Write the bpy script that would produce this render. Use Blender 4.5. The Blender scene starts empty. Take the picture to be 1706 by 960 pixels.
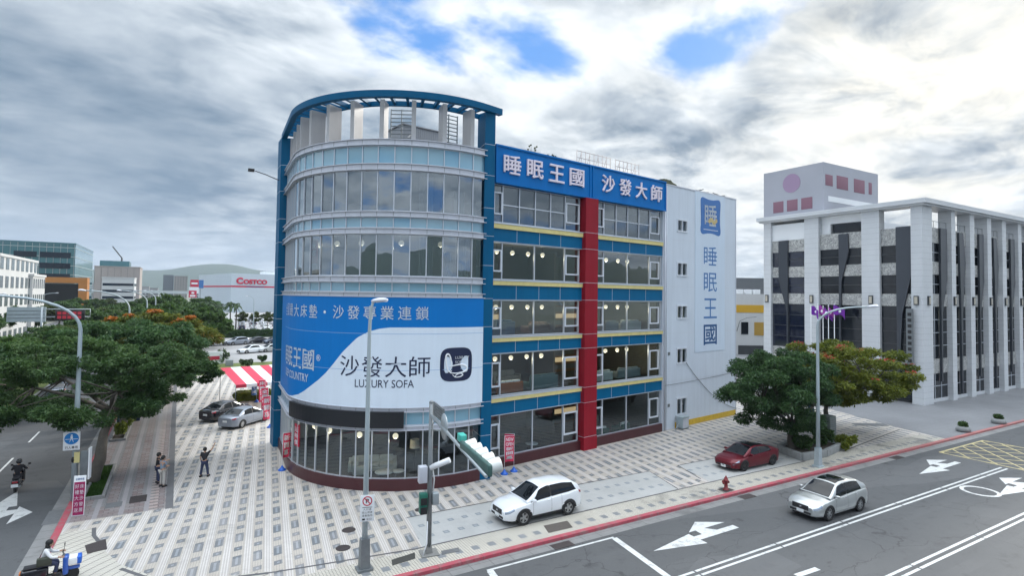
import bpy, bmesh, math, random
from mathutils import Matrix, Vector, noise
R_ = math.radians
sc = bpy.context.scene
COL = sc.collection

# ---------------------------------------------------------------- camera
cam_d = bpy.data.cameras.new('camera')
cam = bpy.data.objects.new('camera', cam_d)
COL.objects.link(cam)
cam_d.sensor_width = 36
cam_d.lens = 937 / 1706 * 36
cam_d.shift_y = -20 / 1706
cam_d.clip_start = 0.2
cam_d.clip_end = 30000
cam.matrix_world = (Matrix.Translation((0, 0, 11)) @ Matrix.Rotation(R_(-30.5), 4, 'Z')
                    @ Matrix.Rotation(R_(92.0), 4, 'X') @ Matrix.Rotation(R_(0.82), 4, 'Z'))
sc.camera = cam

# ---------------------------------------------------------------- view, sun, sky
sc.view_settings.view_transform = 'Standard'
sc.view_settings.look = 'None'
sc.view_settings.gamma = 1
sc.view_settings.use_curve_mapping = False
sc.view_settings.exposure = 1.1
ZENITH = 2.8
SUN_AZ = R_(19.0)      # measured from +X towards +Y
SUN_EL = R_(21.0)
sun_dir = Vector((math.cos(SUN_AZ) * math.cos(SUN_EL), math.sin(SUN_AZ) * math.cos(SUN_EL), math.sin(SUN_EL)))
sd = bpy.data.lights.new('sun', 'SUN')
sd.energy = 1.7
sd.angle = R_(11)
sd.color = (1.0, 0.95, 0.87)
sun = bpy.data.objects.new('sun', sd)
COL.objects.link(sun)
sun.rotation_euler = sun_dir.to_track_quat('Z', 'Y').to_euler()

class Sh:
    """tiny helper for node graphs"""
    def __init__(s, nt):
        s.nt = nt; s.nodes = nt.nodes; s.links = nt.links
    def n(s, typ, **kw):
        nd = s.nodes.new('ShaderNode' + typ)
        for k, v in kw.items():
            if k.startswith('_'): setattr(nd, k[1:], v)
            else: s.put(nd.inputs[k.replace('__', ' ')], v)
        return nd
    def put(s, inp, v):
        if hasattr(v, 'is_linked') or hasattr(v, 'links'): s.links.new(v, inp)
        else:
            try: inp.default_value = v
            except Exception: inp.default_value = tuple(v) + (1,)
    def m(s, op, a, b=None, c=None, clamp=False):
        nd = s.nodes.new('ShaderNodeMath'); nd.operation = op; nd.use_clamp = clamp
        for i, v in enumerate((a, b, c)):
            if v is not None: s.put(nd.inputs[i], v)
        return nd.outputs[0]
    def v(s, op, a, b=None):
        nd = s.nodes.new('ShaderNodeVectorMath'); nd.operation = op
        s.put(nd.inputs[0], a)
        if b is not None: s.put(nd.inputs[1], b)
        return nd.outputs['Value'] if op in ('DOT_PRODUCT', 'LENGTH') else nd.outputs[0]
    def mix(s, f, a, b, blend='MIX'):
        nd = s.nodes.new('ShaderNodeMix'); nd.data_type = 'RGBA'; nd.blend_type = blend
        s.put(nd.inputs[0], f)
        for i, q in ((6, a), (7, b)):
            if isinstance(q, (tuple, list)) and len(q) == 3: q = tuple(q) + (1,)
            s.put(nd.inputs[i], q)
        return nd.outputs[2]
    def step(s, x, lo, hi):
        nd = s.nodes.new('ShaderNodeMapRange'); nd.interpolation_type = 'SMOOTHSTEP'
        s.put(nd.inputs[0], x); nd.inputs[1].default_value = lo; nd.inputs[2].default_value = hi
        return nd.outputs[0]
    def noise(s, vec, scale, detail=4, rough=.55, dist=0):
        nd = s.nodes.new('ShaderNodeTexNoise')
        s.put(nd.inputs['Vector'], vec)
        nd.inputs['Scale'].default_value = scale; nd.inputs['Detail'].default_value = detail
        nd.inputs['Roughness'].default_value = rough; nd.inputs['Distortion'].default_value = dist
        return nd.outputs['Fac']
    def cell(s, x, period, phase, half):     # 1 inside a repeated slot of half-width `half`
        t = s.m('DIVIDE', s.m('SUBTRACT', x, phase), period)
        f = s.m('FRACT', s.m('ADD', t, .5))
        d = s.m('MULTIPLY', s.m('ABSOLUTE', s.m('SUBTRACT', f, .5)), period)
        return s.m('LESS_THAN', d, half)

world = bpy.data.worlds.new('World')
sc.world = world
world.use_nodes = True
wt = world.node_tree
wt.nodes.clear()
w = Sh(wt)
tc = w.n('TexCoord').outputs['Generated']
sep = w.n('SeparateXYZ', Vector=tc)
dx, dy, dz = sep.outputs
sky = w.n('TexSky')
sky.sky_type = 'NISHITA'; sky.sun_disc = False
sky.sun_elevation = SUN_EL; sky.sun_rotation = math.pi / 2 - SUN_AZ
sky.air_density = 1.0; sky.dust_density = 0.6; sky.ozone_density = 2.0
zc = w.m('ADD', w.m('MAXIMUM', dz, 0.0), 0.16)
px_ = w.m('DIVIDE', dx, zc); py_ = w.m('DIVIDE', dy, zc)
# stretch the cloud field along the wind, which blows towards the sun
ca, sa = math.cos(SUN_AZ), math.sin(SUN_AZ)
al = w.m('ADD', w.m('MULTIPLY', px_, ca), w.m('MULTIPLY', py_, sa))
ac = w.m('SUBTRACT', w.m('MULTIPLY', py_, ca), w.m('MULTIPLY', px_, sa))
cv = w.n('CombineXYZ', X=w.m('MULTIPLY', al, .80), Y=ac, Z=3.7).outputs[0]
n1 = w.noise(cv, 1.9, 9, .55, .15)
cvs = w.v('ADD', cv, (.075, 0.0, .02))                     # the same field a little nearer the sun: its slope shades the puffs
n1s = w.noise(cvs, 1.9, 4, .5, .15)
cv2 = w.n('CombineXYZ', X=w.m('ADD', w.m('MULTIPLY', al, .8), .12), Y=w.m('ADD', ac, .05), Z=8.1).outputs[0]
n2 = w.noise(cv2, 2.6, 9, .62, .45)
n3 = w.noise(cv2, 1.0, 6, .55, .3)
def lobe(vec, power, amp):
    vec = Vector(vec).normalized()
    d = w.m('MAXIMUM', w.v('DOT_PRODUCT', tc, tuple(vec)), 0.0)
    return w.m('MULTIPLY', w.m('POWER', d, power), amp)
def camdir(px, py):
    d = cam.matrix_world.to_3x3() @ Vector(((px - 853) / 937, -(py - 460) / 937, -1.0))
    return d.normalized()
sundot = w.v('DOT_PRODUCT', tc, tuple(sun_dir))
glow = w.m('ADD', lobe(sun_dir, 7, .60), lobe(sun_dir, 50, .55))
# breaks in the cloud deck, most of them high over the blue building
def lobes(lst):
    acc = None
    for px, py, pw_, am in lst:
        q = lobe(camdir(px, py), pw_, am); acc = q if acc is None else w.m('ADD', acc, q)
    return acc
wob = w.m('MULTIPLY', w.m('SUBTRACT', n2, .5), .5)
hole = lobes(((790, 10, 90, .20), (890, 85, 260, .20), (1000, 20, 200, .15), (1160, 80, 420, .20), (1250, 45, 420, .16), (630, 20, 260, .22), (720, 60, 260, .14), (1700, -10, 110, .22)))
deck = lobes(((120, 260, 5, .24), (1500, 300, 5, .22), (760, 150, 60, .10)))
dens = w.m('ADD', w.m('SUBTRACT', w.m('ADD', n1, w.m('MULTIPLY', wob, .25)), hole), deck)
cover = w.step(dens, .34, .50)
edge = w.m('SUBTRACT', 1.0, w.step(dens, .42, .62))            # thin cloud near a break is brighter
thick = w.step(w.m('ADD', w.m('MULTIPLY', n2, .62), w.m('MULTIPLY', n3, .42)), .40, .66)
dark = lobes(((60, 230, 8, .66), (300, 300, 60, .25), (1130, 300, 60, .1), (700, 170, 120, .12), (1450, 60, 30, -.2), (1250, 180, 40, -.2), (640, 60, 90, -.1), (420, 20, 60, -.25), (330, 390, 200, -.2)))
relief = w.m('MULTIPLY', w.m('SUBTRACT', n1, n1s), 3.4)
lit = w.m('ADD', w.m('ADD', w.m('MULTIPLY', thick, .62), w.m('MULTIPLY', edge, .40)), .22)
lit = w.m('ADD', lit, relief)
lit = w.m('MULTIPLY', lit, w.m('SUBTRACT', 1.0, dark, clamp=True), clamp=True)
c_lo = (.86, 1.28, 1.78); c_hi = (5.1, 5.4, 5.65)
cloud = w.mix(lit, c_lo, c_hi)
gl2 = w.m('MULTIPLY', glow, w.m('ADD', .15, w.m('MULTIPLY', thick, .9)), clamp=True)
cloud = w.mix(gl2, cloud, (6.3, 5.9, 5.0))
# pale band near the horizon
hz = w.m('SUBTRACT', 1.0, w.step(dz, .0, .15))
cloud = w.mix(w.m('MULTIPLY', hz, .5), cloud, (3.6, 4.1, 4.6))
# an overcast sky is brighter towards the zenith than near the horizon
zen = w.m('ADD', 1.0, w.m('MULTIPLY', w.step(dz, .50, .92), ZENITH))
cloud = w.v('SCALE', cloud, None)
cloud.node.inputs['Scale'].default_value = 1.0
wt.links.new(zen, cloud.node.inputs['Scale'])
blue = w.mix(.8, sky.outputs[0], (.45, 1.7, 4.4))
skycol = w.mix(cover, blue, cloud)
below = w.step(dz, -.06, -.005)
skycol = w.mix(below, (1.2, 1.25, 1.3), skycol)
bg = w.n('Background', Color=skycol, Strength=0.1)
wo = w.n('OutputWorld')
wt.links.new(bg.outputs[0], wo.inputs[0])
sc.cycles.max_bounces = 6
sc.cycles.transparent_max_bounces = 24
sc.cycles.caustics_reflective = False
sc.cycles.caustics_refractive = False

# ---------------------------------------------------------------- object helpers
MAT = {}
def props(o, label=None, cat=None, group=None, kind=None):
    if label: o['label'] = label
    if cat: o['category'] = cat
    if group: o['group'] = group
    if kind: o['kind'] = kind
    return o
def thing(name, label, cat, loc=(0, 0, 0), rotz=0.0, group=None, rot=None):
    o = bpy.data.objects.new(name, None)
    COL.objects.link(o)
    o.empty_display_size = .2
    o.location = loc
    o.rotation_euler = rot if rot else (0, 0, rotz)
    MAT[o.name] = Matrix.Translation(loc) @ o.rotation_euler.to_matrix().to_4x4()
    return props(o, label, cat, group)
def dup(src, loc=None, rotz=None, label=None, group=None, mats=None, parent=None, scale=None):
    c = src.copy()
    COL.objects.link(c)
    if parent is not None: c.parent = parent
    if loc is not None: c.location = loc
    if rotz is not None: c.rotation_euler = (0, 0, rotz)
    if scale is not None: c.scale = (scale,) * 3 if not hasattr(scale, '__len__') else scale
    if label: c['label'] = label
    if group: c['group'] = group
    if mats and c.type == 'MESH':
        for sl in c.material_slots:
            if sl.material and sl.material.name in mats:
                r = mats[sl.material.name]
                sl.link = 'OBJECT'; sl.material = r
    for ch in src.children: dup(ch, mats=mats, parent=c)
    return c

class MB:
    def __init__(s): s.bm = bmesh.new(); s.mi = 0; s.sm = False
    def face(s, pts, smooth=None):
        vs = [s.bm.verts.new(p) for p in pts]
        try: f = s.bm.faces.new(vs)
        except ValueError: return None
        f.material_index = s.mi; f.smooth = s.sm if smooth is None else smooth
        return f
    def faces(s, verts, fs, smooth=None):
        vs = [s.bm.verts.new(p) for p in verts]
        for q in fs:
            try: f = s.bm.faces.new([vs[i] for i in q])
            except ValueError: continue
            f.material_index = s.mi; f.smooth = s.sm if smooth is None else smooth
    def box(s, x0, x1, y0, y1, z0, z1, M=None, taper=0):
        t = taper
        v = [Vector(p) for p in ((x0, y0, z0), (x1, y0, z0), (x1, y1, z0), (x0, y1, z0), (x0 + t, y0 + t, z1), (x1 - t, y0 + t, z1), (x1 - t, y1 - t, z1), (x0 + t, y1 - t, z1))]
        if M is not None: v = [M @ p for p in v]
        s.faces(v, ((0, 3, 2, 1), (4, 5, 6, 7), (0, 1, 5, 4), (1, 2, 6, 5), (2, 3, 7, 6), (3, 0, 4, 7)), False)
        return s
    def rbox(s, x0, x1, y0, y1, z0, z1, r=.02, M=None, seg=2):
        b = bmesh.new()
        bmesh.ops.create_cube(b, size=1)
        for q in b.verts: q.co = Vector(((x0 + x1) / 2 + q.co.x * (x1 - x0), (y0 + y1) / 2 + q.co.y * (y1 - y0), (z0 + z1) / 2 + q.co.z * (z1 - z0)))
        bmesh.ops.bevel(b, geom=b.edges[:], offset=r, segments=seg, affect='EDGES', profile=.6)
        b.verts.index_update()
        s.faces([(M @ q.co if M is not None else q.co.copy()) for q in b.verts], [[q.index for q in f.verts] for f in b.faces], True)
        b.free(); return s
    def prism(s, poly, z0, z1, M=None, smooth_side=False):
        n = len(poly)
        v = [Vector((p[0], p[1], z0)) for p in poly] + [Vector((p[0], p[1], z1)) for p in poly]
        if M is not None: v = [M @ p for p in v]
        vs = [s.bm.verts.new(p) for p in v]
        def f(ix, sm):
            try: q = s.bm.faces.new([vs[i] for i in ix])
            except ValueError: return
            q.material_index = s.mi; q.smooth = sm
        f(list(range(n))[::-1], False); f(list(range(n, 2 * n)), False)
        for i in range(n): f((i, (i + 1) % n, n + (i + 1) % n, n + i), smooth_side)
        return s
    def tube(s, path, r, n=8, caps=True, smooth=True):
        path = [Vector(p) for p in path]
        rs = r if hasattr(r, '__len__') else [r] * len(path)
        rings = []; up = None
        for i, p in enumerate(path):
            d = (path[min(i + 1, len(path) - 1)] - path[max(i - 1, 0)])
            if d.length < 1e-9: d = Vector((0, 0, 1))
            d.normalize()
            if up is None: up = d.orthogonal().normalized()
            up = (up - d * up.dot(d))
            up = up.normalized() if up.length > 1e-6 else d.orthogonal().normalized()
            b = d.cross(up)
            rings.append([s.bm.verts.new(p + (up * math.cos(2 * math.pi * k / n) + b * math.sin(2 * math.pi * k / n)) * rs[i]) for k in range(n)])
        for a, b in zip(rings, rings[1:]):
            for k in range(n):
                f = s.bm.faces.new((a[k], a[(k + 1) % n], b[(k + 1) % n], b[k])); f.smooth = smooth; f.material_index = s.mi
        if caps:
            for rg in (rings[0][::-1], rings[-1]):
                f = s.bm.faces.new(rg); f.material_index = s.mi; f.smooth = False
        return s
    def lathe(s, prof, n=16, M=None, smooth=True, caps=True):   # prof [(r, z)]
        rings = []
        for r, z in prof:
            ring = []
            for k in range(n):
                p = Vector((r * math.cos(2 * math.pi * k / n), r * math.sin(2 * math.pi * k / n), z))
                ring.append(s.bm.verts.new(M @ p if M is not None else p))
            rings.append(ring)
        for a, b in zip(rings, rings[1:]):
            for k in range(n):
                f = s.bm.faces.new((a[k], a[(k + 1) % n], b[(k + 1) % n], b[k])); f.smooth = smooth; f.material_index = s.mi
        if caps:
            for rg in (rings[0][::-1], rings[-1]):
                try:
                    f = s.bm.faces.new(rg); f.material_index = s.mi
                except ValueError: pass
        return s
    def ball(s, c, r, n=12, sq=(1, 1, 1)):
        M = Matrix.Translation(c) @ Matrix.Diagonal((sq[0], sq[1], sq[2], 1))
        m = max(5, n // 2 + 1)
        return s.lathe([(max(r * math.sin(math.pi * i / m), 1e-4), -r * math.cos(math.pi * i / m)) for i in range(m + 1)], n, M)
    def grid(s, fn, nu, nv, smooth=True):
        V = [[s.bm.verts.new(fn(i / nu, j / nv)) for j in range(nv + 1)] for i in range(nu + 1)]
        for i in range(nu):
            for j in range(nv):
                f = s.bm.faces.new((V[i][j], V[i + 1][j], V[i + 1][j + 1], V[i][j + 1])); f.smooth = smooth; f.material_index = s.mi
        return s
    def mesh(s, me, M=None):
        s.faces([(M @ v.co if M is not None else v.co.copy()) for v in me.vertices], [list(p.vertices) for p in me.polygons])
        return s
    def build(s, name, mats, parent=None, world=False, label=None, cat=None, group=None, kind=None, weld=0, sharp=None, recalc=True, loc=None):
        if weld: bmesh.ops.remove_doubles(s.bm, verts=s.bm.verts[:], dist=weld)
        if recalc: bmesh.ops.recalc_face_normals(s.bm, faces=s.bm.faces[:])
        me = bpy.data.meshes.new(name)
        s.bm.to_mesh(me); s.bm.free()
        for m_ in (mats if isinstance(mats, (list, tuple)) else [mats]): me.materials.append(m_)
        if sharp is not None: me.set_sharp_from_angle(angle=R_(sharp))
        o = bpy.data.objects.new(name, me)
        COL.objects.link(o)
        if parent is not None:
            o.parent = parent; MAT[o.name] = MAT[parent.name]
            if world: me.transform(MAT[parent.name].inverted())
        else:
            if loc is not None:
                o.location = loc
                if world: me.transform(Matrix.Translation(loc).inverted())
            MAT[o.name] = Matrix.Translation(loc) if loc is not None else Matrix()
        return props(o, label, cat, group, kind)

_txt = bpy.data.curves.new('lettering', 'FONT')
_txo = bpy.data.objects.new('lettering', _txt)
def text_mesh(body, bold=0.0, depth=0.0, res=3):
    """a mesh of the lettering, scaled so its bounding box is 1 x 1 at the origin corner; returns verts, faces, aspect"""
    _txt.body = body; _txt.bevel_depth = bold; _txt.bevel_resolution = 0; _txt.extrude = depth; _txt.resolution_u = res
    if _txo.name not in COL.objects: COL.objects.link(_txo)
    dg = bpy.context.evaluated_depsgraph_get(); dg.update()
    me = bpy.data.meshes.new_from_object(_txo.evaluated_get(dg))
    xs = [v.co.x for v in me.vertices]; ys = [v.co.y for v in me.vertices]
    x0, x1, y0, y1 = min(xs), max(xs), min(ys), max(ys)
    vs = [((v.co.x - x0) / (x1 - x0), (v.co.y - y0) / (y1 - y0), v.co.z) for v in me.vertices]
    fs = [list(p.vertices) for p in me.polygons]
    bpy.data.meshes.remove(me)
    return vs, fs, (x1 - x0) / (y1 - y0)
def text_done():
    if _txo.name in COL.objects: COL.objects.unlink(_txo)
    bpy.data.objects.remove(_txo); bpy.data.curves.remove(_txt)
def put_text(mb, body, fn, w, h, bold=0.0, depth=0.0):
    """fn(x, y, z) maps lettering coordinates (x 0..w, y 0..h, z out of the face) to space"""
    vs, fs, _ = text_mesh(body, bold, depth / max(h, 1e-6) * .5 if depth else 0)
    mb.faces([fn(x * w, y * h, z * h) for x, y, z in vs], fs, False)

# ---------------------------------------------------------------- materials
def mat(name, col, rough=.6, metal=0.0, var=.0, vs=1.5, bump=0.0, bs=30, emit=None, es=1.0, spec=.5, coat=0.0, streak=0):
    m = bpy.data.materials.new(name); m.use_nodes = True
    s = Sh(m.node_tree); p = s.nodes['Principled BSDF']
    p.inputs['Roughness'].default_value = rough; p.inputs['Metallic'].default_value = metal
    p.inputs['Specular IOR Level'].default_value = spec; p.inputs['Coat Weight'].default_value = coat
    p.inputs['Coat Roughness'].default_value = .04
    base = tuple(col) + (1,)
    p.inputs['Base Color'].default_value = base
    m.diffuse_color = base
    pos = None
    if var or bump or streak: pos = s.n('NewGeometry').outputs['Position']
    if var or streak:
        n = s.noise(pos, vs, 5, .6)
        f = s.m('MULTIPLY', s.m('SUBTRACT', n, .5), var * 4)
        if streak:
            mp = s.n('Mapping', Vector=pos); mp.inputs['Scale'].default_value = (2.2, 2.2, .12)
            n_ = s.noise(mp.outputs[0], 1.6, 4, .6)
            f = s.m('ADD', f, s.m('MULTIPLY', s.m('SUBTRACT', n_, .5), streak * 4))
        val = s.m('ADD', 1.0, f)
        hs = s.n('HueSaturation', Color=base, Value=val)
        s.links.new(hs.outputs[0], p.inputs['Base Color'])
    if bump:
        b = s.n('Bump', Strength=bump, Distance=.02, Height=s.noise(pos, bs, 3, .6))
        s.links.new(b.outputs[0], p.inputs['Normal'])
    if emit:
        p.inputs['Emission Color'].default_value = tuple(emit) + (1,); p.inputs['Emission Strength'].default_value = es
    return m
def glass(name, tint=(.62, .70, .70), refl=.12, k=1.5, wob=.0025, rough=0.0):
    m = bpy.data.materials.new(name); m.use_nodes = True
    s = Sh(m.node_tree); s.nodes.clear()
    tr = s.n('BsdfTransparent', Color=tuple(tint) + (1,))
    pos = s.n('NewGeometry').outputs['Position']
    b = s.n('Bump', Strength=.35, Distance=wob * 10, Height=s.noise(pos, .55, 2, .5))
    gl = s.n('BsdfGlossy', Color=(.82, .92, 1, 1), Roughness=rough, Normal=b.outputs[0])
    g_ = s.n('NewGeometry')
    cs = s.m('ABSOLUTE', s.v('DOT_PRODUCT', g_.outputs['Normal'], g_.outputs['Incoming']))
    fr = s.m('ADD', .043, s.m('MULTIPLY', .957, s.m('POWER', s.m('SUBTRACT', 1.0, cs, clamp=True), 5.0)))
    f = s.m('ADD', s.m('MULTIPLY', fr, k), refl, clamp=True)
    mx = s.n('MixShader', Fac=f); s.links.new(tr.outputs[0], mx.inputs[1]); s.links.new(gl.outputs[0], mx.inputs[2])
    o = s.n('OutputMaterial'); s.links.new(mx.outputs[0], o.inputs[0])
    m.diffuse_color = (.3, .4, .45, 1)
    return m
K = {}
K['teal'] = mat('teal_panel_paint', (.0, .115, .255), .5, var=.07, vs=.35, spec=.16, streak=.06)
K['navy_teal'] = mat('column_panel_paint', (.0, .092, .205), .5, var=.06, vs=.3, spec=.16, streak=.06)
K['signblue'] = mat('sign_blue_panel', (.002, .155, .47), .5, var=.05, vs=.4, spec=.16, streak=.06)
K['red'] = mat('red_panel_paint', (.27, .012, .024), .5, var=.08, vs=.6, spec=.16, streak=.08)
K['yellow'] = mat('pale_yellow_panel', (.70, .60, .26), .5, var=.07, vs=.8, spec=.25, streak=.08)
K['maroon'] = mat('maroon_base_tile', (.062, .014, .018), .35, var=.1, vs=2)
K['whitewall'] = mat('pale_metal_cladding', (.60, .66, .74), .45, var=.04, vs=.25, streak=.06)
K['alu'] = mat('aluminium_panel', (.58, .60, .66), .4, .25, var=.06, vs=.6, streak=.05)
K['alud'] = mat('aluminium_frame', (.56, .60, .66), .35, .3)
K['wframe'] = mat('white_window_frame', (.62, .66, .72), .4)
K['fin'] = mat('pale_fin_panel', (.42, .42, .43), .5, var=.05, streak=.05)
K['conc'] = mat('concrete', (.33, .33, .32), .85, var=.12, vs=1.2, bump=.2, bs=20)
K['concd'] = mat('weathered_concrete', (.22, .22, .21), .85, var=.15, vs=1.5, streak=.06)
K['slab'] = mat('interior_floor_tile', (.22, .21, .19), .35, var=.05)
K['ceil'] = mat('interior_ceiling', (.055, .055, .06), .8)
K['ceilw'] = mat('interior_pale_ceiling', (.22, .22, .22), .8)
K['inwall'] = mat('interior_wall', (.17, .165, .15), .8, var=.05)
K['wood'] = mat('warm_wood', (.24, .13, .06), .5, var=.12, vs=3)
K['curtain'] = mat('white_curtain', (.72, .76, .76), .9)
K['glass'] = glass('window_glass', (.50, .57, .57), .11, 1.6)
K['glassdk'] = glass('shop_window_glass', (.58, .66, .66), .05, 1.3)
K['glasstw'] = glass('tower_glass', (.17, .21, .235), .20, 1.7)
K['spandrel'] = mat('spandrel_glass', (.23, .42, .53), .05, 0, spec=.9, coat=.4)
K['steel'] = mat('galvanised_steel', (.36, .40, .42), .45, .5, var=.1, vs=3)
K['steeld'] = mat('dull_steel', (.20, .22, .23), .5, .5, var=.12, vs=4)
K['polegrey'] = mat('pale_pole_paint', (.40, .47, .50), .45, .2, var=.08, vs=2)
K['black'] = mat('matt_black', (.015, .015, .017), .5)
K['dkgrey'] = mat('dark_grey_paint', (.05, .055, .06), .5)
K['rubber'] = mat('tyre_rubber', (.018, .018, .019), .85)
K['chrome'] = mat('bright_metal', (.6, .6, .62), .22, 1.0)
K['rimgrey'] = mat('wheel_alloy', (.36, .37, .38), .35, .8)
K['rimdark'] = mat('dark_wheel_alloy', (.05, .05, .055), .35, .7)
K['white'] = mat('white_paint', (.78, .80, .82), .5)
K['lampwhite'] = mat('lamp_globe', (.8, .78, .72), .4, emit=(1, .84, .62), es=.62)
K['warmlamp'] = mat('warm_lamp', (.8, .7, .5), .4, emit=(1, .72, .36), es=2.5)
K['signred'] = mat('red_sign_print', (.52, .02, .06), .5)
K['redcloth'] = mat('red_banner_cloth', (.60, .03, .09), .7)
K['navyink'] = mat('navy_print', (.006, .014, .055), .5)
K['whiteink'] = mat('white_print', (.82, .85, .88), .5)
K['bannerw'] = mat('banner_vinyl_white', (.69, .78, .88), .5, var=.03, vs=.3, streak=.03)
K['bannerb'] = mat('banner_vinyl_blue', (.002, .17, .52), .5, var=.04, vs=.3, spec=.2, streak=.04)
K['wallblue'] = mat('wall_print_blue', (.05, .17, .42), .5)
K['green'] = mat('dark_green_paint', (.01, .13, .09), .45, var=.08)
K['greenlt'] = mat('turquoise_paint', (.05, .40, .34), .4)
K['leafpot'] = mat('stone_planter', (.25, .26, .26), .8, var=.15, vs=4)
K['soil'] = mat('soil', (.05, .04, .03), .95, var=.2, vs=5)
K['bluebase'] = mat('blue_plastic', (.015, .12, .55), .35)
K['skin'] = mat('skin', (.42, .25, .17), .6)
K['hair'] = mat('black_hair', (.012, .011, .010), .6)
K['blackcloth'] = mat('black_cloth', (.018, .018, .022), .85)
K['denim'] = mat('dark_denim', (.03, .04, .09), .85)
K['greycloth'] = mat('blue_grey_cloth', (.20, .26, .33), .85)
K['beigecloth'] = mat('beige_cloth', (.46, .44, .41), .85)
K['whitecloth'] = mat('white_cloth', (.70, .71, .72), .85)
# ================================================================ SETTING
def ground_mat(name, fn):
    m = bpy.data.materials.new(name); m.use_nodes = True
    s = Sh(m.node_tree); p = s.nodes['Principled BSDF']
    pos = s.n('NewGeometry').outputs['Position']
    x, y, z = s.n('SeparateXYZ', Vector=pos).outputs
    fn(s, p, pos, x, y)
    return m
def dirt(s, pos, col, amt=.35, sc_=.35):
    n = s.noise(pos, sc_, 6, .65, .3)
    n2_ = s.noise(pos, 4.0, 4, .7)
    v = s.m('ADD', 1.0, s.m('ADD', s.m('MULTIPLY', s.m('SUBTRACT', n, .5), amt * 2), s.m('MULTIPLY', s.m('SUBTRACT', n2_, .5), amt)))
    return s.n('HueSaturation', Color=col, Value=v).outputs[0]
def f_asphalt(s, p, pos, x, y):
    n = s.noise(pos, .10, 5, .6, .4); fine = s.noise(pos, 70, 2, .7); mid = s.noise(pos, 1.3, 6, .72, .3)
    c = s.mix(n, (.060, .064, .070), (.105, .108, .110))
    c = s.mix(s.m('MULTIPLY', s.step(fine, .45, .75), .5), c, (.16, .16, .162))
    # polished wheel paths along the lanes, oil and damp patches, lighter repairs
    tr = s.m('MAXIMUM', s.cell(y, 2.0, 18.9, .28), 0.0)
    c = s.mix(s.m('MULTIPLY', s.m('MULTIPLY', tr, s.step(s.noise(pos, .4, 4), .35, .7)), .22), c, (.13, .132, .135))
    c = s.mix(s.m('MULTIPLY', s.step(mid, .52, .70), .45), c, (.045, .046, .050))
    oil = s.m('MULTIPLY', s.step(s.noise(pos, .55, 6, .75, .6), .60, .68), s.cell(y, 4.0, 18.3, .7))
    c = s.mix(s.m('MULTIPLY', oil, .5), c, (.028, .028, .030))
    rp = s.n('TexVoronoi', Vector=s.v('MULTIPLY', pos, (.10, .22, 1.0)), Scale=1.0)
    c = s.mix(s.m('MULTIPLY', s.step(s.n('SeparateXYZ', Vector=rp.outputs['Color']).outputs[0], .72, .76), .30), c, (.15, .152, .155))
    # fine wandering cracks
    wv = s.v('ADD', s.v('MULTIPLY', pos, (.11, .30, 1.0)), s.v('MULTIPLY', s.n('TexNoise', Vector=pos, Scale=.9, Detail=5.0).outputs['Color'], (.35, .35, 0.0)))
    vo = s.n('TexVoronoi', _feature='DISTANCE_TO_EDGE', Vector=wv, Scale=1.0)
    c = s.mix(s.m('MULTIPLY', s.m('LESS_THAN', vo.outputs['Distance'], .0035), .5), c, (.03, .03, .032))
    s.put(p.inputs['Base Color'], c)
    p.inputs['Roughness'].default_value = .72; p.inputs['Specular IOR Level'].default_value = .3
    b = s.n('Bump', Strength=.3, Distance=.01, Height=fine); s.links.new(b.outputs[0], p.inputs['Normal'])
def grout(s, a, b, pitch, wid):
    g1 = s.cell(a, pitch, 0, wid); g2 = s.cell(b, pitch, 0, wid)
    return s.m('MAXIMUM', g1, g2)
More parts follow.
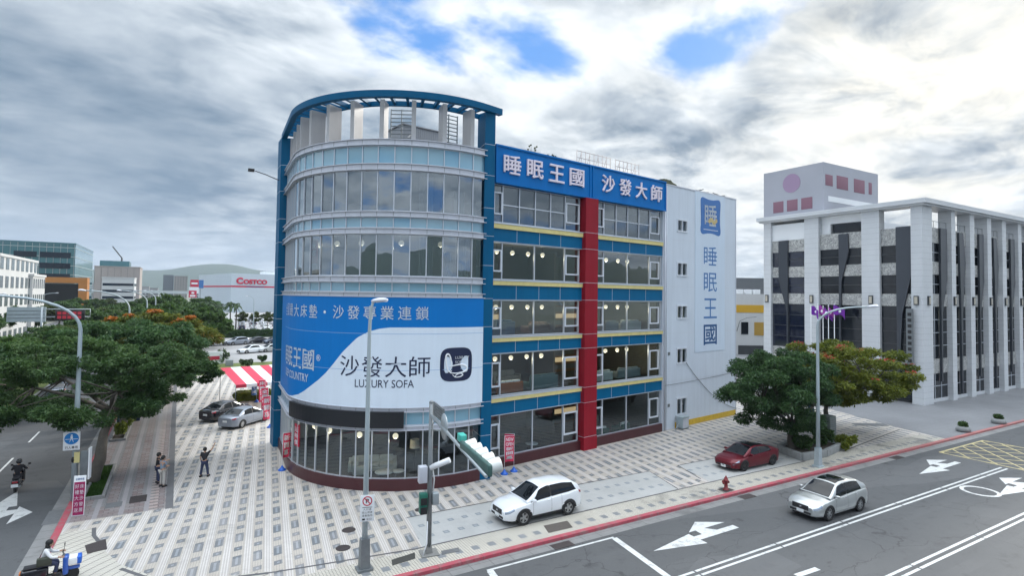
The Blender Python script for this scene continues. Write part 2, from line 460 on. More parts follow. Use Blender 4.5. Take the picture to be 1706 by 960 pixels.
def f_plaza(s, p, pos, x, y):
    a = s.m('SUBTRACT', x, s.m('MULTIPLY', y, .125)); b = s.m('SUBTRACT', y, s.m('MULTIPLY', x, .155))
    A0, AP, B0, BP = 2.24, .786, 27.72, 2.33
    # every slab gets a slightly different tone
    ia = s.m('FLOOR', s.m('DIVIDE', a, AP)); ib = s.m('FLOOR', s.m('DIVIDE', b, BP / 2))
    wn = s.n('TexWhiteNoise', _noise_dimensions='2D', Vector=s.n('CombineXYZ', X=ia, Y=ib).outputs[0]).outputs['Value']
    ca_ = s.cell(a, AP, A0, .17)
    big = s.m('MULTIPLY', ca_, s.cell(b, BP, B0, .46))
    bigin = s.m('MULTIPLY', s.cell(a, AP, A0, .05), s.cell(b, BP, B0, .33))
    sm = s.m('MULTIPLY', s.cell(a, AP, A0, .16), s.cell(b, BP, B0 + BP / 2, .19))
    smin = s.m('MULTIPLY', s.cell(a, AP, A0, .05), s.cell(b, BP, B0 + BP / 2, .06))
    field = s.mix(s.noise(pos, .5, 4), (.43, .385, .33), (.54, .495, .435))
    # pale and pink runs between the rows of slabs
    st = s.cell(a, AP, A0 + AP / 2, .15)
    pk = s.cell(a, .1, A0 + AP / 2, .022)
    field = s.mix(s.m('MULTIPLY', st, .55), field, (.68, .67, .65))
    field = s.mix(s.m('MULTIPLY', s.m('MULTIPLY', st, pk), .65), field, (.36, .31, .29))
    g = grout(s, a, b, .1, .008)
    nearst = s.m('SUBTRACT', 1.0, s.m('MULTIPLY', st, .6))
    field = s.mix(s.m('MULTIPLY', s.m('MULTIPLY', g, nearst), .6), field, (.20, .19, .18))
    slab = s.mix(wn, (.135, .15, .165), (.27, .265, .265))
    slabin = s.mix(wn, (.24, .265, .285), (.36, .36, .365))
    c = s.mix(s.m('MAXIMUM', big, sm), field, slab)
    c = s.mix(s.m('MAXIMUM', bigin, smin), c, slabin)
    # tyre scuffs, gum spots and damp stains
    st_ = s.step(s.noise(pos, .28, 7, .72, .6), .54, .70)
    c = s.mix(s.m('MULTIPLY', st_, .32), c, (.17, .165, .155))
    sp = s.n('TexVoronoi', Vector=pos, Scale=1.7)
    c = s.mix(s.m('MULTIPLY', s.m('LESS_THAN', sp.outputs['Distance'], .05), .5), c, (.10, .10, .10))
    s.put(p.inputs['Base Color'], dirt(s, pos, c, .26, .22))
    p.inputs['Roughness'].default_value = .6; p.inputs['Specular IOR Level'].default_value = .35
def f_strip(s, p, pos, x, y):
    c = s.mix(s.noise(pos, .6, 4), (.46, .43, .36), (.60, .57, .50))
    g = grout(s, x, y, .125, .011)
    c = s.mix(s.m('MULTIPLY', g, .8), c, (.13, .12, .11))
    sl = s.m('MULTIPLY', s.cell(x, .80, .2, .17), s.cell(y, 40, 22.15, .19))
    c = s.mix(sl, c, s.mix(s.noise(pos, 1.1, 3), (.14, .15, .16), (.26, .27, .28)))
    grime = s.m('MULTIPLY', s.step(s.noise(pos, .35, 6, .7, .5), .50, .66), s.step(x, 18, 27))
    c = s.mix(s.m('MULTIPLY', grime, .75), c, (.10, .10, .095))
    s.put(p.inputs['Base Color'], dirt(s, pos, c, .3))
    p.inputs['Roughness'].default_value = .6
def f_bay(s, p, pos, x, y):
    c = s.mix(s.noise(pos, .7, 5), (.37, .375, .365), (.46, .46, .445))
    sl = s.m('MULTIPLY', s.cell(x, .76, .32, .15), s.m('MAXIMUM', s.cell(y, 40, 25.47, .15), s.cell(y, 40, 24.27, .15)))
    si = s.m('MULTIPLY', s.cell(x, .76, .32, .07), s.m('MAXIMUM', s.cell(y, 40, 25.47, .07), s.cell(y, 40, 24.27, .07)))
    c = s.mix(sl, c, (.24, .265, .28)); c = s.mix(si, c, (.31, .33, .345))
    g = s.cell(x, 3.04, .7, .008)
    c = s.mix(s.m('MULTIPLY', g, .4), c, (.25, .25, .25))
    s.put(p.inputs['Base Color'], dirt(s, pos, c, .16))
    p.inputs['Roughness'].default_value = .6
def f_fan(s, p, pos, x, y):
    d = s.v('LENGTH', s.v('SUBTRACT', pos, (4.0, 22.0, 0.0)))
    ang = s.m('ARCTAN2', s.m('SUBTRACT', y, 22.0), s.m('SUBTRACT', x, 4.0))
    c = s.mix(s.noise(pos, .6, 4), (.47, .44, .37), (.60, .57, .51))
    g1 = s.cell(d, .42, 0, .028); g2 = s.cell(ang, .014, 0, .0011); g3 = s.cell(d, .105, 0, .008)
    c = s.mix(s.m('MULTIPLY', s.m('MAXIMUM', g2, g3), .5), c, (.18, .17, .15))
    c = s.mix(s.m('MULTIPLY', g1, .8), c, (.14, .13, .12))
    s.put(p.inputs['Base Color'], dirt(s, pos, c, .2))
    p.inputs['Roughness'].default_value = .6
def f_leftpave(s, p, pos, x, y):
    br = s.n('TexBrick', Vector=pos, Scale=1.0, Color1=(.20, .15, .145, 1), Color2=(.255, .235, .23, 1), Mortar=(.09, .08, .08, 1))
    br.inputs['Brick Width'].default_value = .42; br.inputs['Row Height'].default_value = .24; br.inputs['Mortar Size'].default_value = .012
    c = s.mix(s.noise(pos, .3, 4), (.17, .165, .17), (.25, .245, .245))
    g = grout(s, x, y, .3, .012)
    c = s.mix(s.m('MULTIPLY', g, .6), c, (.09, .085, .085))
    band = s.m('MAXIMUM', s.cell(x, 1.05, -.62, .24), s.m('LESS_THAN', y, 35.3))
    c = s.mix(band, c, br.outputs[0])
    br2 = s.m('MULTIPLY', s.cell(x, 50, -.95, .28), s.cell(y, .5, .1, .14))
    c = s.mix(s.m('MULTIPLY', br2, .8), c, (.40, .33, .30))
    c = s.mix(s.cell(x, 1.05, -1.15, .11), c, (.28, .265, .27))
    far_ = s.step(y, 47, 62)
    c = s.mix(s.m('MULTIPLY', far_, .4), c, (.36, .33, .30))
    s.put(p.inputs['Base Color'], dirt(s, pos, c, .22))
    p.inputs['Roughness'].default_value = .55
def f_fore(s, p, pos, x, y):
    p.inputs['Specular IOR Level'].default_value = .2
    c = s.mix(s.noise(pos, .25, 5), (.17, .175, .185), (.25, .255, .265))
    g = grout(s, x, y, .6, .012)
    c = s.mix(s.m('MULTIPLY', g, .4), c, (.10, .10, .10))
    s.put(p.inputs['Base Color'], dirt(s, pos, c, .2))
    p.inputs['Roughness'].default_value = .55
def f_kerb(s, p, pos, x, y):
    wear = s.step(s.noise(pos, 2.2, 7, .76, .3), .45, .66)
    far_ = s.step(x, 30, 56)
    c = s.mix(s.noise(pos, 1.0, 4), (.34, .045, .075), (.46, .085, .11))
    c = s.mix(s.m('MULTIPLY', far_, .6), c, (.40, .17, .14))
    c = s.mix(s.m('MULTIPLY', wear, .8), c, (.24, .17, .165))
    j = s.m('MAXIMUM', s.cell(x, 1.0, .3, .010), 0.0)
    c = s.mix(s.m('MULTIPLY', j, .7), c, (.06, .05, .05))
    s.put(p.inputs['Base Color'], c); p.inputs['Roughness'].default_value = .55
def f_gutter(s, p, pos, x, y):
    c = s.mix(s.noise(pos, 1.2, 6, .7), (.13, .13, .13), (.30, .30, .295))
    j = s.m('MAXIMUM', s.cell(x, .95, .1, .012), s.cell(y, .95, .1, .012))
    c = s.mix(s.m('MULTIPLY', j, .7), c, (.05, .05, .05))
    stain = s.step(s.noise(pos, .5, 5, .7), .5, .7)
    c = s.mix(s.m('MULTIPLY', stain, .6), c, (.075, .075, .075))
    s.put(p.inputs['Base Color'], c); p.inputs['Roughness'].default_value = .65
def f_earth(s, p, pos, x, y):
    c = s.mix(s.noise(pos, .02, 6, .6), (.10, .125, .07), (.26, .25, .23))
    s.put(p.inputs['Base Color'], c); p.inputs['Roughness'].default_value = .9
def f_grass(s, p, pos, x, y):
    c = s.mix(s.noise(pos, .6, 6, .7), (.05, .085, .022), (.16, .19, .045))
    c = s.mix(s.m('MULTIPLY', s.step(s.noise(pos, 30, 3, .7), .5, .7), .4), c, (.03, .055, .015))
    s.put(p.inputs['Base Color'], c); p.inputs['Roughness'].default_value = .9
def f_lot(s, p, pos, x, y):
    c = s.mix(s.noise(pos, .1, 5), (.27, .27, .275), (.35, .35, .355))
    s.put(p.inputs['Base Color'], dirt(s, pos, c, .15)); p.inputs['Roughness'].default_value = .7
def f_paint(s, p, pos, x, y):
    wear = s.step(s.noise(pos, 3.0, 9, .80, .5), .49, .68)
    c = s.mix(s.m('MULTIPLY', wear, .7), (.60, .61, .60), (.16, .16, .165))
    s.put(p.inputs['Base Color'], c); p.inputs['Roughness'].default_value = .6
def f_ypaint(s, p, pos, x, y):
    wear = s.step(s.noise(pos, 2.5, 8, .75, .4), .45, .7)
    c = s.mix(s.m('MULTIPLY', wear, .8), (.55, .47, .24), (.17, .165, .14))
    s.put(p.inputs['Base Color'], c); p.inputs['Roughness'].default_value = .6
def f_hill(s, p, pos, x, y):
    c = s.mix(s.noise(pos, .02, 8, .72), (.022, .045, .030), (.055, .080, .048))
    s.put(p.inputs['Base Color'], c); p.inputs['Roughness'].default_value = .95
GM = {k: ground_mat(n, f) for k, n, f in (('asphalt', 'asphalt', f_asphalt), ('plaza', 'plaza_paving', f_plaza), ('strip', 'small_cream_tiles', f_strip), ('bay', 'pale_bay_concrete', f_bay), ('fan', 'curved_cream_tiles', f_fan), ('left', 'brown_grey_pavers', f_leftpave), ('fore', 'grey_granite_paving', f_fore), ('kerb', 'worn_red_kerb_paint', f_kerb), ('gutter', 'gutter_concrete', f_gutter), ('earth', 'distant_ground', f_earth), ('grass', 'mown_grass', f_grass), ('lot', 'pale_lot_concrete', f_lot), ('paint', 'worn_white_road_paint', f_paint), ('ypaint', 'worn_yellow_road_paint', f_ypaint), ('hill', 'wooded_hill', f_hill))}
GM['lay'] = mat('dark_joint_stone', (.10, .10, .105), .7, var=.15, vs=2)
GM['iron'] = mat('cast_iron_cover', (.055, .045, .045), .6, .3, var=.15, vs=6, bump=.3, bs=60)
GM['grate'] = mat('grey_cover_plate', (.14, .145, .15), .6, var=.15, vs=5)

RZ = -.12                                            # road level; the pavement is at zero
def sheet(name, poly, z, m, kind='structure', holes=None):
    b = MB()
    for pl in (poly if isinstance(poly[0][0], (tuple, list)) else [poly]): b.face([(p[0], p[1], z) for p in pl], False)
    return b.build(name, m, kind=kind, recalc=False)
def rect(x0, x1, y0, y1): return [(x0, y0), (x1, y0), (x1, y1), (x0, y1)]
sheet('ground', rect(-6000, 6000, -6000, 6000), -.40, GM['earth'])
def kerbline(off, step=6):           # off > 0 goes into the pavement
    c, r = (3.3, 29.1), 7.9 - off
    p = [(260, 21.2 + off), (3.3, 21.2 + off)]
    p += [(c[0] + r * math.cos(R_(a)), c[1] + r * math.sin(R_(a))) for a in range(270 - step, 180, -step)]
    p += [(-4.6 + off, 29.1), (-4.6 + off, 420)]
    return p
k0, k1, kg = kerbline(0), kerbline(.28), kerbline(-.62)
sheet('road', [[(-70, -80), (300, -80), (300, 21.6), (-70, 21.6)], [(-70, 21.6), (4, 21.6), (4, 29), (-70, 29)], [(-36, 29), (-4.3, 29), (-4.3, 430), (-36, 430)]], RZ, GM['asphalt'])
b = MB()
for i in range(len(k0) - 1): b.face([(*kg[i], RZ + .004), (*kg[i + 1], RZ + .004), (*k0[i + 1], RZ + .004), (*k0[i], RZ + .004)], False)
b.build('gutter', GM['gutter'], kind='structure')
b = MB()
for i in range(len(k0) - 1):
    a0, a1, c0, c1 = k0[i], k0[i + 1], k1[i], k1[i + 1]
    b.face([(*a0, RZ), (*a1, RZ), (*a1, .02), (*a0, .02)], False)
    b.face([(*a0, .02), (*a1, .02), (*c1, .022), (*c0, .022)], False)
    b.face([(*c0, .022), (*c1, .022), (*c1, -.05), (*c0, -.05)], False)
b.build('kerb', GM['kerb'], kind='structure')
sheet('pavement', k1[:-1] + [(-4.32, 84), (260, 84)], 0, GM['plaza'])
sheet('car_park', [rect(-4.32, 120, 96.5, 420)], -.002, GM['lot'])
sheet('lawn', [rect(-4.32, 120, 84, 96.5)], -.002, GM['grass'])
Z1, Z2, Z3 = .004, .008, .012
sheet('side_pavement', rect(-4.32, -.34, 33.62, 84), Z1, GM['left'])
sheet('drain_band', rect(-.33, 0.02, 33.5, 84), Z1, mat('dark_drain_stone', (.13, .13, .135), .6, var=.12, vs=1.2))
sheet('front_pavement', rect(3.3, 53.2, 21.482, 23.2), Z1, GM['strip'])
# curved cream paving on the corner
cf = (3.3, 29.1)
fan = [(cf[0] + 7.61 * math.cos(R_(a)), cf[1] + 7.61 * math.sin(R_(a))) for a in range(180, 271, 6)]
fan = [(-4.31, 32.4), (-4.31, 29.3)] + fan[1:] + [(3.3, 24.2), (.9, 24.8), (-.5, 25.8), (-1.75, 27.64), (-2.5, 29.6), (-3.1, 32.4)]
sheet('corner_pavement', fan, Z1, GM['fan'])
b = MB()
def ribbon(b, path, w_, z):
    path = [Vector((p[0], p[1], 0)) for p in path]
    L, Rr = [], []
    for i, p in enumerate(path):
        d = (path[min(i + 1, len(path) - 1)] - path[max(i - 1, 0)]).normalized(); nrm = Vector((-d.y, d.x, 0)) * w_ / 2
        L.append(p + nrm); Rr.append(p - nrm)
    for i in range(len(path) - 1): b.face([(Rr[i].x, Rr[i].y, z), (Rr[i + 1].x, Rr[i + 1].y, z), (L[i + 1].x, L[i + 1].y, z), (L[i].x, L[i].y, z)], False)
ribbon(b, [(3.3, 24.05), (.75, 24.65), (-.65, 25.7), (-1.7, 27.2)], .16, Z2)
ribbon(b, [(-2.45, 29.5), (-2.75, 30.6), (-3.0, 31.4), (-3.1, 32.4)], .16, Z2)
ribbon(b, [(3.3, 24.05), (4.7, 23.85), (6.6, 23.6), (9.1, 23.27), (18, 23.2), (30, 23.23), (37, 23.1)], .1, Z2)
ribbon(b, [(42.5, 23.4), (53.4, 24.9)], .12, Z2)
ribbon(b, [(9.9, 26.68), (20.7, 26.62), (25.9, 26.5), (25.0, 23.3)], .08, Z3)
ribbon(b, [(37.5, 26.45), (28.45, 26.52), (27.6, 23.9)], .08, Z3)
b.build('paving_joint', GM['lay'], kind='structure')
sheet('parking_bay', [[(9.4, 23.3), (25.05, 23.28), (25.85, 26.48), (9.95, 26.64)], [(27.7, 23.3), (37.4, 23.15), (37.4, 26.42), (28.5, 26.5)]], Z1, GM['bay'])
sheet('forecourt', [(53.2, 21.482), (260, 21.482), (260, 84), (62, 84), (58, 36), (54.1, 25.5)], Z2, GM['fore'])

# road markings, each a sheet a few millimetres above the asphalt
MZ = RZ + .008
b = MB()
x = -60.0
for y in (16.18, 15.86): 
    x = -8.0
    while x < 47.6:
        b.face([(xx, yy, MZ) for xx, yy in rect(x, min(x + 5.18, 48), y - .065, y + .065)], False); x += 5.28
for y in (12.12, 11.8):
    x = -3.6
    while x < 130:
        b.face([(xx, yy, MZ) for xx, yy in rect(x, x + 6.0, y - .065, y + .065)], False); x += 6.1
b.build('double_white_line', GM['paint'], kind='structure')
b = MB()
ribbon(b, [(11.0, 20.32), (17.6, 20.28)], .12, MZ)
b.face([(17.42, 20.2, MZ), (17.72, 20.2, MZ), (17.2, 16.28, MZ), (16.9, 16.28, MZ)][::-1], False)
b.face([(10.95, 20.25, MZ), (11.25, 20.25, MZ), (10.6, 16.28, MZ), (10.3, 16.28, MZ)][::-1], False)
ribbon(b, [(21.7, 13.95), (23.05, 13.88)], .26, MZ)
for k in range(14): ribbon(b, [(-9.1, 45.0 + 8 * k), (-9.1, 48.6 + 8 * k)], .12, MZ)
b.build('lane_line', GM['paint'], kind='structure')
def arrow(ox, oy, rot=0):
    polys = [[(0, 0), (2.75, -.6), (2.75, .5)], [(2.75, -.2), (5.5, -.16), (5.5, .2), (2.75, .18)], [(3.3, .182), (4.35, .19), (3.95, .62), (3.35, .62)], [(2.9, .622), (5.45, .622), (4.15, 1.36)]]
    c, s_ = math.cos(rot), math.sin(rot)
    m_ = MB()
    for pl in polys: m_.face([(ox + a * c - d * s_, oy + a * s_ + d * c, MZ) for a, d in pl], False)
    return m_.build('lane_arrow', GM['paint'], kind='structure', recalc=False)
arrow(18.2, 18.35); arrow(41.3, 18.15); arrow(40.9, 13.95); arrow(-7.35, 40.6, R_(-90))
b = MB()
for k in range(28):
    a0, a1 = 2 * math.pi * k / 28, 2 * math.pi * (k + 1) / 28
    pt = lambda a, r: (40.85 + r * .95 * math.cos(a), 14.78 + r * .95 * math.sin(a), MZ + .004)
    b.face([pt(a0, .8), pt(a0, 1.02), pt(a1, 1.02), pt(a1, .8)], False)
b.build('lane_ring', GM['paint'], kind='structure')
b = MB()
bx0, bx1, by0, by1 = 48.6, 56.0, 15.0, 20.0
for q in ([(bx0, by0), (bx1, by0)], [(bx1, by0), (bx1, by1)], [(bx1, by1), (bx0, by1)], [(bx0, by1), (bx0, by0)]): ribbon(b, q, .16, MZ)
for k in range(-3, 8):
    for sg in (1, -1):
        pts = []
        for t in range(41):
            yy = by0 + (by1 - by0) * t / 40; xx = (bx0 + k * 1.65 + sg * (yy - by0) * 1.05) if sg == 1 else (bx0 + k * 1.65 + 2.2 - (yy - by0) * 1.05)
            if bx0 < xx < bx1: pts.append((xx, yy))
        if len(pts) > 1: ribbon(b, [pts[0], pts[-1]], .12, MZ + (.004 if sg > 0 else .008))
b.build('box_junction', GM['ypaint'], kind='structure')

# covers and pits let into the pavement
def disc(mb, x, y, r, z, n=28):
    mb.lathe([(r, z - .01), (r, z), (r * .86, z + .004), (r * .86, z + .001), (.001, z + .001)], n, Matrix.Translation((x, y, 0)), smooth=False, caps=False)
for x_, y_, r_, lab in ((7.07, 26.6, .31, 'round manhole cover in the plaza, the farther of the pair left of the street lamp'), (6.38, 24.85, .31, 'round manhole cover in the plaza, the nearer of the pair left of the street lamp'), (10.86, 27.34, .27, 'small round iron manhole cover beside the end of the pale parking bay')):
    b = MB(); disc(b, x_, y_, r_, .012); b.build('manhole_cover', GM['iron'], label=lab, cat='manhole cover')
def plate(name, poly, z, m, lab, cat):
    b = MB(); b.prism(poly, z - .02, z + .004); return b.build(name, m, label=lab, cat=cat)
plate('cover_plate', [(-3.2, 30.35), (-3.0, 29.35), (-2.34, 29.5), (-2.5, 30.7)], .014, GM['iron'], 'dark square cover plate let into the curved cream corner paving', 'cover plate')
plate('cover_plate', [(7.72, 22.3), (8.75, 22.44), (8.92, 22.95), (7.84, 22.78)], .014, mat('earth_pit', (.05, .05, .045), .9, var=.2), 'long dark sunken pit cover between the street lamp and the signal pole', 'cover plate')
plate('cover_plate', [(15.05, 21.86), (16.42, 21.84), (16.65, 22.6), (15.3, 22.66)], .014, mat('rusty_plate', (.10, .085, .075), .7, .2, var=.15, vs=4), 'large brown steel cover plate in the cream strip beside the white car', 'cover plate')
plate('cover_plate', [(9.85, 22.2), (10.65, 22.15), (10.75, 22.5), (9.95, 22.55)], .014, GM['grate'], 'grey rectangular cover plate beside the foot of the signal pole', 'cover plate')
plate('drain_grate', rect(14.5, 15.55, 20.5, 21.0), RZ + .012, GM['iron'], 'dark gutter drain grate in the road by the white car', 'drain')
plate('drain_grate', rect(27.3, 28.3, 20.55, 21.05), RZ + .012, GM['iron'], 'dark gutter drain grate in the road beside the fire hydrant', 'drain')
plate('drain_grate', rect(43.6, 44.7, 20.55, 21.05), RZ + .012, GM['iron'], 'dark gutter drain grate in the road beyond the planted island', 'drain')
plate('cover_plate', rect(-2.95, -2.25, 34.95, 35.75), .014, GM['grate'], 'dark square cover plate in the brown side pavement, nearer the tree', 'cover plate')
plate('cover_plate', rect(-1.95, -1.2, 35.2, 36.3), .014, GM['iron'], 'black square cover plate in the brown side pavement beside the standing pair', 'cover plate')
plate('cover_plate', rect(-5.3, -4.7, 34.2, 36.2), RZ + .012, GM['grate'], 'long grey cover plate in the gutter by the left kerb', 'cover plate')
plate('cover_plate', [(51.5, 27.5), (54.0, 26.0), (54.6, 26.8), (52.1, 28.3)], .016, GM['grate'], 'grey cover plates at the edge of the granite forecourt', 'cover plate')

# hills: a ridge on the horizon, seen at the left and mirrored in the glass behind
def ridge(name, a0, a1, dist, hfun, depth):
    b = MB(); n, m_ = 120, 10
    def fn(u, v):
        a = a0 + (a1 - a0) * u; d = dist + depth * v
        h = hfun(a) * math.sin(math.pi * min(v * 1.0 + .0, 1))
        p = Vector((d * math.cos(a), d * math.sin(a), 0))
        h *= 1 + .22 * (noise.noise(p * .0022) + .5 * noise.noise(p * .006))
        return (p.x, p.y, h - 5)
    b.grid(fn, n, m_)
    return b.build(name, GM['hill'], kind='structure')
def h_ahead(a):
    d = math.degrees(a)
    t = (d - 60) / 55
    return 112 * max(0, math.sin(math.pi * min(max(t, 0), 1))) ** .5 * (1 + .35 * math.exp(-((d - 87.5) / 3.2) ** 2))
ridge('hills', R_(60), R_(118), 2700, h_ahead, 1500)
ridge('hills', R_(190), R_(345), 1500, lambda a: 190 * (.7 + .4 * math.sin(a * 7) + .25 * math.sin(a * 17 + 1)), 1200)
# ================================================================ THE BLUE CORNER BUILDING
BL = thing('corner_building', 'blue five-storey showroom with a round glazed corner, red pillar and white end block', 'building', (17.09, 31.42, 0), R_(8))
BM = MAT[BL.name]; BI = BM.inverted()
TC = Vector((13.9, 37.7)); TR = 7.8; TARC = R_(104) * TR
def tw(s, off=0.0):
    if s < 0:
        p = tw(0, off); t = Vector((math.cos(R_(14)), math.sin(R_(14)))); return p - t * s
    if s <= TARC:
        a = R_(-76) - s / TR
        return TC + Vector((math.cos(a), math.sin(a))) * (TR + off)
    return Vector((TC.x - TR - off + .05 * (s - TARC), TC.y + s - TARC))
SK = [TARC * k / 15 for k in range(16)] + [TARC + .917 * k for k in range(1, 7)]
def strip(mb, ss, o0, o1, z0, z1, gap=0.0):
    ring = lambda s: [(*tw(s, o0), z0), (*tw(s, o1), z0), (*tw(s, o1), z1), (*tw(s, o0), z1)]
    V = [[mb.bm.verts.new(p) for p in ring(s)] for s in ss]
    def f(q):
        x = mb.bm.faces.new(q); x.material_index = mb.mi
    for a, c in zip(V, V[1:]):
        for k in range(4): f((a[k], a[(k + 1) % 4], c[(k + 1) % 4], c[k]))
    f(V[0][::-1]); f(V[-1])
    return mb
def rad(mb, s, hw, o0, o1, z0, z1): return strip(mb, [s - hw, s + hw], o0, o1, z0, z1)
SF = [TARC * k / 45 for k in range(46)] + [TARC + .917 * k for k in range(1, 7)]

# floors and ceilings of both halves, and the walls round the stair core
foot = [tw(s, -.3) for s in SK] + [Vector((6.5, 44.3))]
foot = [BI @ Vector((p.x, p.y, 0)) for p in foot]
foot = [(p.x, p.y) for p in foot] + [(28.7, 14.3), (28.7, .3), (.3, .3)]
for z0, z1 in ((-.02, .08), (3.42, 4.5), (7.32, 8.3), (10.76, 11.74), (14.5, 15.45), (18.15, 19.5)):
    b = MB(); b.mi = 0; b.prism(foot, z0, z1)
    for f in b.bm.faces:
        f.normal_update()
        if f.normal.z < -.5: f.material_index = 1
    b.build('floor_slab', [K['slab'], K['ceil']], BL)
b = MB(); b.prism([(.1, .3), (28.7, .3), (28.7, 14.3), (-3, 14.3), (-1.0, 4)], 19.6, 20.25); b.build('roof_slab', K['concd'], BL)
b = MB()
b.box(1.2, 17.4, 7.5, 7.7, .08, 18.15); b.box(17.3, 17.5, .35, 7.5, .08, 18.15)
b.box(9.2, 9.4, 4.2, 7.5, .08, 18.15); b.box(-1.5, 1.2, 6.0, 6.2, .08, 18.15)
b.build('core_wall', K['inwall'], BL)
b = MB(); p1 = BI @ Vector((5.95, 44.75, 0))
b.box(p1.x + .5, 28.93, 14.35, 14.6, 0, 20.5); b.box(28.7, 28.93, .26, 14.3, 0, 20.5)
b.build('rear_wall', K['whitewall'], BL)

# straight front: windows, spandrels, sills
LV = [(.65, 3.36, 4.2, 4.52), (4.55, 7.27, 8.02, 8.34), (8.37, 10.70, 11.66, 12.0), (12.02, 14.43, 15.3, 15.67), (15.70, 18.18, None, None)]
BAYS = [(-.04, .80, [3.58], 6.4, 7.86), (9.3, 10.46, [13.2], 15.93, 17.42)]
b = MB(); b.box(-.05, 8.05, -.06, .3, 0, .65); b.box(9.3, 17.5, -.06, .3, 0, .65); b.build('plinth', K['maroon'], BL)
for fi, (z0, z1, zy, zt) in enumerate(LV):
    for bi, (xa, xb, ms, xc, xd) in enumerate(BAYS):
        b = MB(); D0, D1 = .12, .22
        b.box(xa, xd, D0, D1, z0, z0 + .06); b.box(xa, xd, D0, D1, z1 - .06, z1)
        vx = [xa + .03, xb, xc, xd - .03] + (ms if fi < 4 else [xb + (xc - xb) * k / 4 for k in (1, 2, 3)])
        for v in vx: b.box(v - .035, v + .035, D0 - .02, D1, z0 + .06, z1 - .06)
        if fi == 4: b.box(xb + .035, xc - .035, D0, D1, 16.86, 16.93)
        fr = b.build('window', K['alud'], BL)
        # opening leaf at each end of the window
        for (l0, l1) in ((xa + .07, xb - .05), (xc + .05, xd - .07 if bi == 0 else xd - .25)):
            h = z1 - z0; y0_, y1_ = z0 + h * .25, z0 + h * .76
            b = MB(); t = .10
            for q in ((l0, l1, y0_ - t, y0_), (l0, l1, y1_, y1_ + t), (l0, l0 + t, y0_, y1_), (l1 - t, l1, y0_, y1_)): b.box(q[0], q[1], .06, .16, q[2], q[3])
            b.build('casement', K['wframe'], fr)
        b = MB(); b.face([(xa, .18, z0), (xd, .18, z0), (xd, .18, z1), (xa, .18, z1)])
        b.build('pane', K['glass'] if fi > 1 else K['glassdk'], fr)
    for bi, (x0, x1) in enumerate(((-.05, 8.03), (9.32, 17.5))):
        if zy is None: continue
        b = MB(); b.box(x0, x1, .0, .3, z1 + .002, zy)
        b.mi = 1; n = 3
        for k in range(1, n + 1):
            xx = x0 + (x1 - x0) * (k * .245 + .0) ; b.box(xx - .012, xx + .012, -.006, .02, z1 + .01, zy - .01)
        b.box(x0, x1, -.012, .1, z1 - .0, z1 + .035)
        b.build('spandrel_panel', [K['teal'], K['alud']], BL)
        b = MB(); b.box(x0, x1, -.10, .25, zy + .002, zt - .07); b.mi = 1; b.box(x0, x1, -.13, .25, zt - .068, zt); b.build('sill_band', [K['yellow'], K['alud']], BL)
b = MB(); b.box(8.03, 9.33, -.36, .25, 0, 18.19); b.mi = 1
for z in (.95, 3.4, 4.5, 7.3, 8.3, 10.75, 12.0, 14.45, 15.65): b.box(8.02, 9.34, -.366, .2, z - .012, z + .012)
for z in (0,): b.mi = 0; b.box(8.0, 9.36, -.39, .2, 0, .9)
b.build('red_pillar', [K['red'], K['alud']], BL)
# long blue sign over the windows
b = MB(); b.box(-.08, 17.62, -.22, .3, 18.2, 20.66)
fr_ = .10
for q in ((-.08, 17.62, 20.56, 20.67), (-.08, 17.62, 18.19, 18.28)): b.box(q[0], q[1], -.30, -.2, q[2], q[3])
for x in (-.03, 8.55, 8.85, 17.55): b.box(x - .05, x + .05, -.29, -.2, 18.28, 20.56)
sg = b.build('sign_panel', K['signblue'], BL)
K['ltrside'] = mat('letter_face', (.80, .72, .80), .4)
def sign_text(chars, x0, x1, z0, z1, cw):
    b = MB(); n = len(chars)
    for i, ch in enumerate(chars):
        xx = x0 + (x1 - x0 - cw) * i / (n - 1)
        put_text(b, ch, lambda x, y, z, xx=xx: (xx + x, -.30 - z, z0 + y), cw, z1 - z0, .014, .08)
    return b.build('lettering', K['ltrside'], sg)
sign_text('睡眠王國', .5, 7.85, 18.88, 20.12, 1.45)
sign_text('沙發大師', 9.75, 17.0, 18.85, 20.15, 1.42)

# white end block with a column of little windows
b = MB()
WZ = [(1.05, 2.5), (5.4, 6.72), (9.23, 10.37), (12.9, 14.06), (16.72, 17.75)]
b.box(17.53, 19.54, 0, .25, 0, 20.5); b.box(20.95, 28.93, 0, .25, 0, 20.5)
zz = 0
for a, c in WZ + [(20.5, 20.5)]:
    if a > zz: b.box(19.54, 20.95, 0, .25, zz, a)
    zz = c
b.mi = 1
for z in (4.0, 8.0, 12.0, 16.0): b.box(17.6, 28.9, -.004, .05, z - .012, z + .012)
for x in (17.62, 28.88): b.box(x - .05, x + .05, -.03, .1, 0, 20.5)
b.box(17.5, 28.98, -.04, .3, 20.5, 20.6)
b.build('end_wall', [K['whitewall'], K['alu']], BL)
for a, c in WZ:
    b = MB(); t = .09
    for q in ((19.5, 20.99, a - .05, a + t), (19.5, 20.99, c - t, c + .05), (19.5, 19.5 + t, a + t, c - t), (20.99 - t, 20.99, a + t, c - t), (20.2, 20.27, a + t, c - t)): b.box(q[0], q[1], -.05, .14, q[2], q[3])
    f = b.build('small_window', K['wframe'], BL)
    b = MB(); b.face([(19.55, .1, a), (20.95, .1, a), (20.95, .1, c), (19.55, .1, c)]); b.build('pane', K['glassdk'], f)
    b = MB(); b.box(19.3, 21.2, .9, .95, a - .3, c + .3); b.build('blind', K['inwall'], f)
b = MB(); b.box(19.3, 28.94, -.025, .02, .03, .5); b.build('painted_skirting', mat('yellow_skirting_paint', (.62, .40, .03), .6, var=.18, vs=3), BL)
